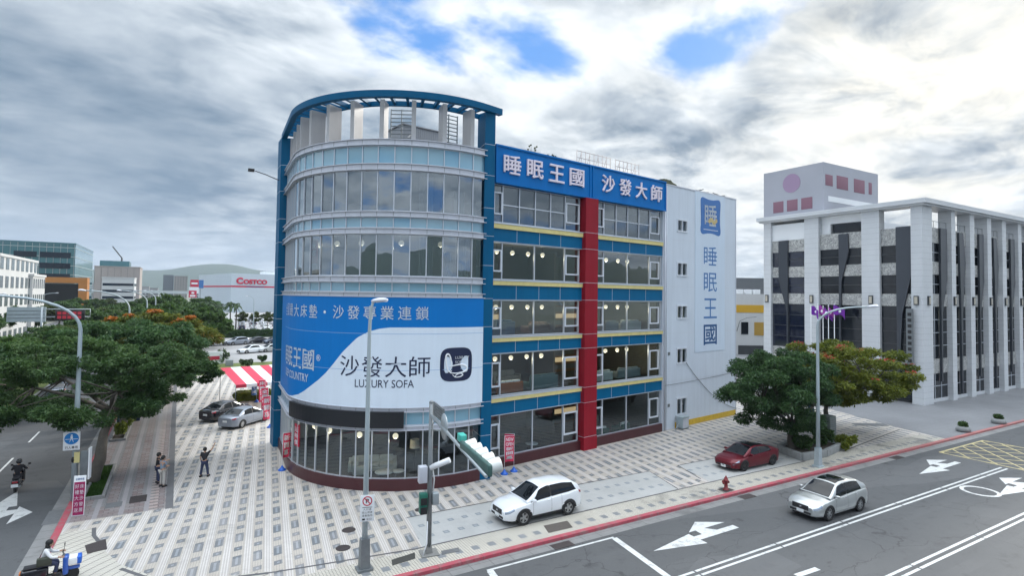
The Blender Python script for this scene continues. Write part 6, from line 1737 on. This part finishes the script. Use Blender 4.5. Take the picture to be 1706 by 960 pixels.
b = MB(); b.rbox(-.12, .12, -4.85, -4.4, 5.85, 6.12, .04); b.build('turquoise_box', K['greenlt'], TS)
M = Matrix.Translation((-.1, -4.2, 0))
b = MB(); b.rbox(-.14, .0, -3.95, -.95, 5.68, 6.04, .05, M); b.build('signal_housing', mat('grey_green_housing', (.05, .11, .10), .5, var=.2, vs=4), TS)
for k in range(5):
    b = MB(); y = -1.25 - k * .59
    b.lathe([(.2, 0), (.21, .36), (.195, .36), (.185, 0)], 16, M @ Matrix.Translation((0, y, 5.87)) @ Matrix.Rotation(R_(78), 4, 'Y'), caps=False)
    b.lathe([(.001, .01), (.19, .01)], 16, M @ Matrix.Translation((0, y, 5.87)) @ Matrix.Rotation(R_(78), 4, 'Y'), caps=False)
    b.build('lamp_hood', mat('pale_hood_%d' % k, (.66, .68, .66), .5) if k == 0 else bpy.data.materials['pale_hood_0'], TS)
b = MB(); b.rbox(-.5, -.14, -.16, .16, 3.02, 3.72, .03); b.build('control_box', K['alu'], TS)
b = MB(); b.rbox(-.45, -.12, -.2, .1, 1.75, 2.6, .04); b.build('pedestrian_signal', K['green'], TS)
for z in (2.28, 1.9):
    b = MB(); b.box(-.42, -.15, -.235, -.2, z - .14, z + .14); b.build('signal_face', K['black'], TS)
b = MB(); b.rbox(.1, .38, -.15, .12, 2.05, 2.55, .03); b.build('junction_box', K['steel'], TS)
b = MB(); b.tube([(0, -.05, 3.62), (.75, -.4, 3.98)], .12, 12); b.build('camera', K['white'], TS)
b = MB(); b.tube([(0, 0, 3.95), (.02, 0, 4.2)], .08, 8); b.build('bracket', mat('peach_bracket', (.50, .32, .22), .6), TS)
b = MB(); b.tube([(.1, 0, 3.6), (.2, .05, 3.1), (.14, 0, 2.6)], .03, 6); b.tube([(-.3, -.2, 0), (-.12, -.15, .5), (-.1, -.1, 1.4)], .03, 6); b.build('conduit', K['white'], TS)
# hydrant
H = thing('fire_hydrant', 'dark red fire hydrant at the kerb before the red sedan', 'hydrant', (27.37, 21.88, .0))
HR = mat('hydrant_red', (.19, .02, .025), .5, var=.1)
b = MB(); b.lathe([(.17, 0), (.17, .05), (.105, .06), (.10, .5), (.14, .52), (.14, .57), (.12, .58), (.10, .68), (.05, .74), (.03, .80), (.001, .8)], 16); b.build('barrel', HR, H)
for a in (0, 90, 180):
    b = MB(); b.lathe([(.06, .08), (.06, .19), (.075, .19), (.075, .23), (.001, .23)], 12, Matrix.Translation((0, 0, .42)) @ Matrix.Rotation(R_(a), 4, 'Z') @ Matrix.Rotation(R_(90), 4, 'Y')); b.build('outlet', HR, H)
b = MB(); b.box(-.4, .4, -.3, .3, -.01, .012); b.build('foot_plate', GM['iron'], H)
# banner flags
def flag(lab, loc, h, rz, col, txt, w_=.6, lean=0.0, base=True, inkm=None, twist=.25):
    t = thing('banner_flag', lab, 'banner', (*loc, 0), rz, None, (lean, 0, rz))
    if base:
        b = MB(); b.lathe([(.001, 0), (.24, 0), (.24, .05), (.14, .12), (.05, .26), (.03, .3), (.001, .3)], 16); b.build('base', K['bluebase'], t)
    b = MB(); b.tube([(0, 0, .2), (0, 0, h)], .014, 6); b.tube([(0, 0, h - .02), (w_, 0, h - .04)], .01, 6); b.build('pole', K['white'], t)
    z0 = h - .05; H_ = h - .78
    def fn(u, v):
        s = u * w_; sway = twist * v * v
        return (s * math.cos(sway) + .02, s * math.sin(sway) + .05 * math.sin(u * 5 + v * 6) * (.3 + v), z0 - v * H_)
    b = MB(); b.grid(fn, 8, 16); cl = b.build('cloth', col, t, recalc=False)
    b = MB()
    n = len(txt); y0 = .04
    for k, line in enumerate(txt):
        hh = .9 / n
        for sd_ in (-1, 1):
            def tf(x, y, z, k=k, hh=hh, sd_=sd_):
                u = (.1 + .8 * x) if sd_ < 0 else (.9 - .8 * x); v = y0 + (k + 1) * hh - hh * .12 - y * hh * .76
                p = Vector(fn(u, v)); return p + Vector((0, sd_ * .012, 0))
            put_text(b, line, tf, 1, 1, .02)
    b.build('white_print', inkm or K['whiteink'], t, recalc=False)
    return t
flag('upright red NEW OPEN banner on a blue foot by the blue pillar, before its twin', (17.5, 30.3), 2.35, R_(-8), K['redcloth'], ('NEW', 'OPEN', '新', '開', '幕'), .62, twist=.15)
flag('second red NEW OPEN banner, half hidden behind the front one by the blue pillar', (18.3, 30.5), 2.35, R_(140), K['redcloth'], ('NEW', 'OPEN', '新', '開', '幕'), .6, twist=.6)
flag('narrow red banner on a blue foot at the left end of the curved shop window', (5.75, 37.4), 2.3, R_(10), K['redcloth'], ('新', '開', '幕'), .42, twist=.4)
flag('red banner behind the blue pillar, nearest the grey sedan', (6.6, 49.6), 2.6, R_(200), K['redcloth'], ('新', '開', '幕'), .62)
flag('red banner behind the blue pillar, the middle one of three', (6.9, 53.4), 2.7, R_(200), K['redcloth'], ('全', '面', '特', '價'), .62)
flag('red banner behind the blue pillar, the farthest of three', (7.2, 57.6), 2.8, R_(200), K['redcloth'], ('床', '墊', '沙', '發'), .66)
flag('narrow blue banner hanging before the lime hedge near the grey sedan', (6.9, 61.6), 2.6, R_(185), K['wallblue'], ('睡', '眠', '王', '國'), .5)
# striped tent
T = thing('striped_tent', 'red and white striped market tent behind the parked cars', 'tent', (4.5, 58.0, 0), R_(9))
TW, TD = 5.6, 6.2
for k in range(6):
    b = MB(); x0, x1 = -.1 + k * TW / 6 + .3, -.1 + (k + 1) * TW / 6 + .3
    b.face([(x0, 0, 2.35), (x1, 0, 2.35), (x1, TD, 3.25), (x0, TD, 3.25)]); b.face([(x0, 0, 2.05), (x1, 0, 2.05), (x1, 0, 2.35), (x0, 0, 2.35)])
    b.build('canopy_stripe', K['signred'] if k % 2 == 0 else K['white'], T)
for x, y, h in ((.2, .02, 2.3), (5.7, .02, 2.3), (.2, 6.1, 3.2), (5.7, 6.1, 3.2)):
    b = MB(); b.tube([(x, y, 0), (x, y, h)], .03, 6); b.build('leg', K['steeld'], T)
# planters, bed, cabinets
b = None
for i, q in enumerate((((36.9, 23.3), (37.5, 25.4)), ((36.9, 23.3), (39.3, 23.1)), ((39.4, 23.12), (42.4, 23.7)), ((37.6, 25.5), (42.2, 26.4)))):
    if i == 0: PB = thing('stone_planter', 'low grey stone planter box round the trees by the red sedan', 'planter', (39, 24.3, 0))
    a, c = Vector((*q[0], 0)), Vector((*q[1], 0)); d = (c - a); l = d.length; ang = math.atan2(d.y, d.x)
    b = MB(); b.rbox(0, l, -.14, .14, 0, .5, .03, Matrix.Translation(a) @ Matrix.Rotation(ang, 4, 'Z')); b.build('stone_side', K['leafpot'], PB, world=True)
b = MB(); b.prism([(37.05, 23.4), (39.3, 23.25), (42.3, 23.8), (42.1, 26.2), (37.6, 25.3)], .05, .34); b.build('soil', K['soil'], PB, world=True)
t = thing('louvred_cabinet', 'grey-green louvred utility cabinet standing behind the stone planter', 'cabinet', (43.2, 25.2, 0), R_(5))
b = MB(); b.box(-.5, .5, -.4, .4, 0, 2.1); b.build('cabinet', mat('grey_green_paint', (.16, .19, .18), .6), t)
b = MB()
for k in range(11): b.box(-.46, .46, -.44, -.4, .15 + k * .17, .24 + k * .17)
b.build('louvres', K['steeld'], t)
t = thing('blue_banner', 'narrow blue banner on a pole behind the lamp post and the planter', 'banner', (43.4, 26.9, 0), R_(-20))
b = MB(); b.tube([(-.05, 0, 0), (-.05, 0, 3.0)], .02, 6); b.build('pole', K['white'], t); b = MB(); b.grid(lambda u, v: (u * .6, .05 * math.sin(v * 7 + u * 3), .5 + v * 2.4), 6, 12); b.build('cloth', mat('royal_blue_cloth', (.012, .05, .34), .7), t)
for i, (x, y, r) in enumerate(((57.6, 21.95, .5), (64.4, 21.85, .52), (72.5, 21.9, .5), (81, 21.9, .5))):
    t = thing('plant_pot', 'squat stone pot with a low bush at the right kerb, %s from the planter island' % od[i], 'plant pot', (x, y, 0), 0, 'stone pots along the forecourt kerb')
    b = MB(); b.lathe([(r * .8, 0), (r * 1.1, .12), (r * .95, .45), (r * .8, .45)], 14); b.build('pot', K['leafpot'], t)
    rg_ = random.Random(i); me = leaf_mesh('bush', [(0, 0, .62, r * .8, r * .8, .28)], 700, .16, .5, .8, 30 + i); link('bush', me, LM['mid'], t)
# flag poles with purple flags
PU = mat('purple_flag_cloth', (.17, .02, .34), .7); PW = mat('magenta_flag_cloth', (.34, .05, .36), .7)
for i, (y, z) in enumerate(((40.75, 10.3), (39.9, 10.4), (39.25, 10.2), (38.6, 10.3), (37.9, 10.45))):
    t = thing('flag_pole', 'white flag pole with a %s flag before the office block, %s from the left' % (('purple', 'magenta', 'purple', 'limp magenta', 'purple')[i], od[i]), 'flag pole', (66.5, y, 0), 0, 'flag poles by the office block')
    b = MB(); b.tube([(0, 0, 0), (0, 0, z)], [.06, .04], 8); b.ball((0, 0, z + .05), .08, 8); b.build('pole', K['white'], t)
    w_ = (1.0, 1.1, 1.0, .6, 1.1)[i]
    b = MB(); b.grid(lambda u, v: (u * .2 * w_ + .25 * math.sin(u * 5 + i), -u * w_ * .95, z - .1 - v * .95 - u * u * .6 + .1 * math.sin(u * 8 + v * 3)), 10, 8); b.build('flag', (PU, PW, PU, PW, PU)[i], t, recalc=False)
    b = MB(); b.ball((.06 + .25 * math.sin(2.5 + i) , -w_ * .5, z - .75), .18, 10, (.25, 1, 1)); b.build('white_emblem', K['whiteink'], t)
# overhead message sign on the avenue
V = thing('message_sign', 'roadside gantry with a pale louvred back panel and a red message display', 'road sign', (-18.9, 121, 0), R_(-2))
b = MB(); b.tube([(-.9, 0, 0), (-.9, 0, 8.0)], .2, 10); b.tube([(-.9, .1, 6.3), (5.6, .1, 6.3)], .09, 8); b.tube([(-.9, .1, 7.6), (5.6, .1, 7.6)], .09, 8); b.tube([(5.6, .1, 6.2), (5.6, .1, 7.7)], .06, 8); b.build('gantry', K['steel'], V)
b = MB(); b.box(-5.4, -.4, -.1, .3, 5.5, 7.95); b.mi = 1
for z in (6.1, 6.7, 7.3): b.box(-5.3, -.5, -.14, -.1, z, z + .08)
b.build('panel', [K['polegrey'], K['steeld']], V)
b = MB(); b.rbox(.9, 4.9, -.3, .3, 5.75, 7.45, .05); b.build('display_case', K['black'], V)
b = MB()
for r in range(2):
    for k in range(5): b.box(1.2 + k * .68, 1.72 + k * .68, -.34, -.3, 6.0 + r * .7, 6.5 + r * .7)
b.build('display_text', mat('red_display', (.16, .015, .025), .5, emit=(1, .06, .1), es=.10), V)
# utility kiosk at the second bed, signs by the lawn
t = thing('utility_kiosk', 'dark navy utility kiosk on the side pavement behind the second tree bed', 'kiosk', (-3.4, 57.6, 0))
b = MB(); b.rbox(-.8, .8, -.6, .6, 0, 2.1, .05); b.box(-.85, .85, -.65, .65, 2.08, 2.16); b.build('cabinet', mat('navy_cabinet', (.015, .03, .07), .5), t)
b = MB(); b.box(-.7, -.02, -.63, -.6, .15, 1.95); b.box(.02, .7, -.63, -.6, .15, 1.95); b.build('doors', mat('navy_cabinet_door', (.02, .04, .085), .45), t)
t = thing('low_sign', 'low white sign box with a red panel at the left edge of the lawn', 'sign', (4.2, 95.9, 0), R_(8))
b = MB(); b.box(-1.6, 1.6, -.3, .3, .1, 1.9); b.build('box', K['white'], t); b = MB(); b.box(-1.2, 1.2, -.32, -.3, .7, 1.25); b.build('red_panel', K['signred'], t)
b = MB(); b.rbox(-.5, .5, -.5, .5, 0, .9, .04); b.build('power_box', mat('grey_box', (.3, .32, .34), .6), label='small grey power box on the lawn behind the low white sign', cat='power box', loc=(6.6, 93.5, 0))
# ================================================================ PEOPLE
def skinned(name, pts, edges, rad, m, parent, sub=2, root=0):
    me = bpy.data.meshes.new(name); me.from_pydata([tuple(p) for p in pts], edges, [])
    o = bpy.data.objects.new(name, me); COL.objects.link(o)
    sk = o.modifiers.new('skin', 'SKIN'); sk.use_smooth_shade = True
    for i, v in enumerate(me.skin_vertices[0].data):
        r = rad[i]; v.radius = (r, r) if not hasattr(r, '__len__') else r
        v.use_root = i == root
    ss = o.modifiers.new('sub', 'SUBSURF'); ss.levels = sub; ss.render_levels = sub
    dg = bpy.context.evaluated_depsgraph_get(); dg.update()
    me2 = bpy.data.meshes.new_from_object(o.evaluated_get(dg))
    for p in me2.polygons: p.use_smooth = True
    o.modifiers.clear(); o.data = me2; bpy.data.meshes.remove(me); me2.name = name
    me2.materials.clear(); me2.materials.append(m)
    o.parent = parent; MAT[o.name] = MAT[parent.name]
    return o
def person(lab, loc, rz, J, top, legs, hairm=None, shoes=None, sleeve=1, long_hair=False, z=0.0):
    """J: joints of the pose in metres, x forward, y left, z up"""
    t = thing('person', lab, 'person', (loc[0], loc[1], z), rz)
    V = {k: Vector(v) for k, v in J.items()}
    pts, ed, rd = [], [], []
    def add(p, r, par=None):
        pts.append(p); rd.append(r)
        if par is not None: ed.append((par, len(pts) - 1))
        return len(pts) - 1
    pel = add(V['pelvis'], (.125, .10)); wa = add(V['pelvis'].lerp(V['chest'], .5), (.12, .09), pel); ch = add(V['chest'], (.15, .10), wa)
    nk = add(V['neck'], .055, ch)
    hd = add(V['head'] - Vector((0, 0, .04)), .075, nk)
    for s in 'lr':
        sh = add(V[s + 'sho'], .055, ch); el = add(V[s + 'elb'], .042, sh); wr = add(V[s + 'wri'], .03, el)
        d = (V[s + 'wri'] - V[s + 'elb']).normalized(); pm = add(V[s + 'wri'] + d * .06, (.04, .022), wr)
        side = d.orthogonal().normalized()
        for k in range(4):
            q = add(V[s + 'wri'] + d * .095 + side * (k - 1.5) * .021, .010, pm); add(pts[q] + d * (.075 - .008 * abs(k - 1.3)) + d.cross(side) * .018, .008, q)
        q = add(V[s + 'wri'] + d * .04 + side * .045, .011, wr); add(pts[q] + d * .05 + side * .02, .009, q)
        hp = add(V[s + 'hip'], .095, pel); kn = add(V[s + 'kne'], .062, hp); an = add(V[s + 'ank'], .042, kn)
        add(V[s + 'ank'] + V.get(s + 'toe', Vector((.15, 0, -.05))), .035, an)
    skinned('body', pts, ed, rd, K['skin'], t)
    b = MB(); hc = V['head']; b.ball(hc, .11, 16, (1.0, .80, 1.15)); f = V.get('face', Vector((1, 0, 0))).normalized(); s_ = Vector((-f.y, f.x, 0))
    b.ball(hc + f * .108 - Vector((0, 0, .02)), .018, 6, (1, .8, 1.3))
    for sg in (-1, 1): b.ball(hc + s_ * sg * .088, .026, 6, (1, .5, 1.2))
    b.build('head', K['skin'], t)
    b = MB()
    for sg in (-1, 1): b.ball(hc + f * .098 + s_ * sg * .034 + Vector((0, 0, .015)), .011, 6)
    b.tube([hc + f * .101 + s_ * .025 - Vector((0, 0, .06)), hc + f * .106 - Vector((0, 0, .062)), hc + f * .101 - s_ * .025 - Vector((0, 0, .06))], .006, 5); b.build('face', mat('face_features', (.06, .03, .03), .6) if 'face_features' not in bpy.data.materials else bpy.data.materials['face_features'], t)
    b = MB(); b.ball(hc - f * .022 + Vector((0, 0, .032)), .122, 16, (1.0, .86, 1.05))
    if long_hair: b.ball(hc - f * .06 - Vector((0, 0, .12)), .11, 12, (.8, .9, 1.5))
    b.build('hair', hairm or K['hair'], t)
    # shirt
    pts, ed, rd = [], [], []
    pel = add(V['pelvis'] + Vector((0, 0, .02)), (.155, .125)); wa = add(V['pelvis'].lerp(V['chest'], .5), (.15, .115), pel); ch = add(V['chest'] + Vector((0, 0, .03)), (.175, .12), wa); add(V['neck'] - Vector((0, 0, .02)), .07, ch)
    for s in 'lr':
        sh = add(V[s + 'sho'], .075, ch)
        if sleeve == 1: add(V[s + 'sho'].lerp(V[s + 'elb'], .7), .066, sh)
        else: el = add(V[s + 'elb'], .06, sh); add(V[s + 'elb'].lerp(V[s + 'wri'], .9), .048, el)
    skinned('shirt', pts, ed, rd, top, t)
    pts, ed, rd = [], [], []
    pel = add(V['pelvis'] - Vector((0, 0, .0)), (.15, .12))
    for s in 'lr': hp = add(V[s + 'hip'], .108, pel); kn = add(V[s + 'kne'], .078, hp); add(V[s + 'kne'].lerp(V[s + 'ank'], .92), .064, kn)
    skinned('trousers', pts, ed, rd, legs, t)
    for s in 'lr':
        a = V[s + 'ank']; d = V.get(s + 'toe', Vector((.15, 0, -.05))); ang = math.atan2(d.y, d.x)
        b = MB(); b.rbox(-.09, .19, -.05, .05, -.075, .03, .03, Matrix.Translation(a) @ Matrix.Rotation(ang, 4, 'Z')); b.build('shoe', shoes or K['black'], t)
    return t
def stand(**kw):
    J = dict(pelvis=(0, 0, .93), chest=(0, 0, 1.28), neck=(.01, 0, 1.47), head=(.03, 0, 1.60), lsho=(0, .185, 1.40), rsho=(0, -.185, 1.40), lelb=(-.02, .24, 1.12), relb=(-.02, -.24, 1.12), lwri=(.07, .24, .88), rwri=(.07, -.24, .88), lhip=(0, .09, .88), rhip=(0, -.09, .88), lkne=(.02, .11, .48), rkne=(.02, -.11, .48), lank=(0, .12, .08), rank=(0, -.12, .08))
    J.update(kw); return J
person('person in a black T-shirt standing with one arm raised toward the tower', (1.55, 38.2), R_(60), stand(relb=(.14, -.34, 1.60), rwri=(.26, -.40, 1.84), lank=(-.05, .2, .08), rank=(.05, -.2, .08), lkne=(0, .16, .48), rkne=(.03, -.16, .48), head=(.02, 0, 1.61), face=(1, -.3, .3)), K['blackcloth'], K['denim'])
person('person in a grey shirt and pale trousers standing with hands before the waist', (-.55, 37.35), R_(35), stand(relb=(.08, -.25, 1.14), rwri=(.27, -.08, 1.10), lelb=(.06, .25, 1.14), lwri=(.27, .06, 1.10)), K['greycloth'], K['beigecloth'])
person('person in black standing just behind the one in the grey shirt, arm held out', (-.78, 38.15), R_(15), stand(relb=(.14, -.26, 1.22), rwri=(.38, -.2, 1.26), lelb=(.02, .25, 1.12)), K['blackcloth'], K['denim'], sleeve=1)
person('person in a white top with black hair sitting on the scooter at the corner', (-3.85, 27.0), R_(4), dict(pelvis=(-.25, 0, .86), chest=(-.14, 0, 1.20), neck=(-.08, 0, 1.38), head=(-.04, 0, 1.52), lsho=(-.13, .19, 1.32), rsho=(-.13, -.19, 1.32), lelb=(.02, .30, 1.10), relb=(.02, -.30, 1.10), lwri=(.26, .31, 1.06), rwri=(.26, -.31, 1.06), lhip=(-.22, .1, .84), rhip=(-.22, -.1, .84), lkne=(.2, .16, .78), rkne=(.2, -.16, .78), lank=(.15, .15, .42), rank=(.15, -.15, .42), face=(1, .15, -.2)), K['whitecloth'], K['denim'], long_hair=True, sleeve=2)
t = thing('shoulder_bag', 'dark olive bag slung at the side of the person on the corner scooter', 'bag', (-4.0, 26.73, 0), R_(4))
b = MB(); b.rbox(-.22, .22, -.08, .08, .82, 1.14, .05); b.build('pouch', mat('olive_canvas', (.05, .055, .04), .8), t); b = MB(); b.tube([(-.15, 0, 1.12), (-.02, .2, 1.40), (.15, 0, 1.12)], .015, 6); b.build('strap', K['black'], t)
t = thing('carried_pack', 'blue and white wrapped pack hanging at the front of the corner scooter', 'package', (-3.3, 27.05, 0), R_(4))
b = MB(); b.rbox(-.05, .36, -.2, .2, .62, .90, .06); b.build('pack', K['white'], t)
b = MB(); b.rbox(.2, .38, -.205, .205, .615, .905, .06); b.rbox(-.12, .04, -.17, .17, .65, .87, .05); b.build('blue_wrap', K['bluebase'], t)
rid = person('rider in black with a dark helmet on the scooter, seen from behind', (-7.4, 40.98), R_(90), dict(pelvis=(-.25, 0, .86), chest=(-.14, 0, 1.20), neck=(-.08, 0, 1.38), head=(-.04, 0, 1.52), lsho=(-.13, .19, 1.32), rsho=(-.13, -.19, 1.32), lelb=(.02, .30, 1.10), relb=(.02, -.30, 1.10), lwri=(.26, .31, 1.06), rwri=(.26, -.31, 1.06), lhip=(-.22, .1, .84), rhip=(-.22, -.1, .84), lkne=(.2, .16, .78), rkne=(.2, -.16, .78), lank=(.15, .15, .42), rank=(.15, -.15, .42)), K['blackcloth'], K['blackcloth'], sleeve=2, z=RZ)
b = MB(); b.ball((-.05, 0, 1.55), .15, 16, (1.05, .95, 1)); b.build('helmet', mat('helmet_black', (.012, .012, .014), .2, coat=.8), rid)
hb = MB(); hb.box(-1900, 1900, -1900, 4600, -1.4, 330)
hm = bpy.data.materials.new('thin_haze'); hm.use_nodes = True
_s = Sh(hm.node_tree); _s.nodes.clear()
_v = _s.n('VolumePrincipled', Color=(.72, .84, 1.0, 1), Density=.00012, Anisotropy=.0)
_o = _s.n('OutputMaterial'); hm.node_tree.links.new(_v.outputs[0], _o.inputs['Volume'])
hb.build('haze', hm, kind='stuff', label='thin pale haze in the air', cat='haze')
text_done()
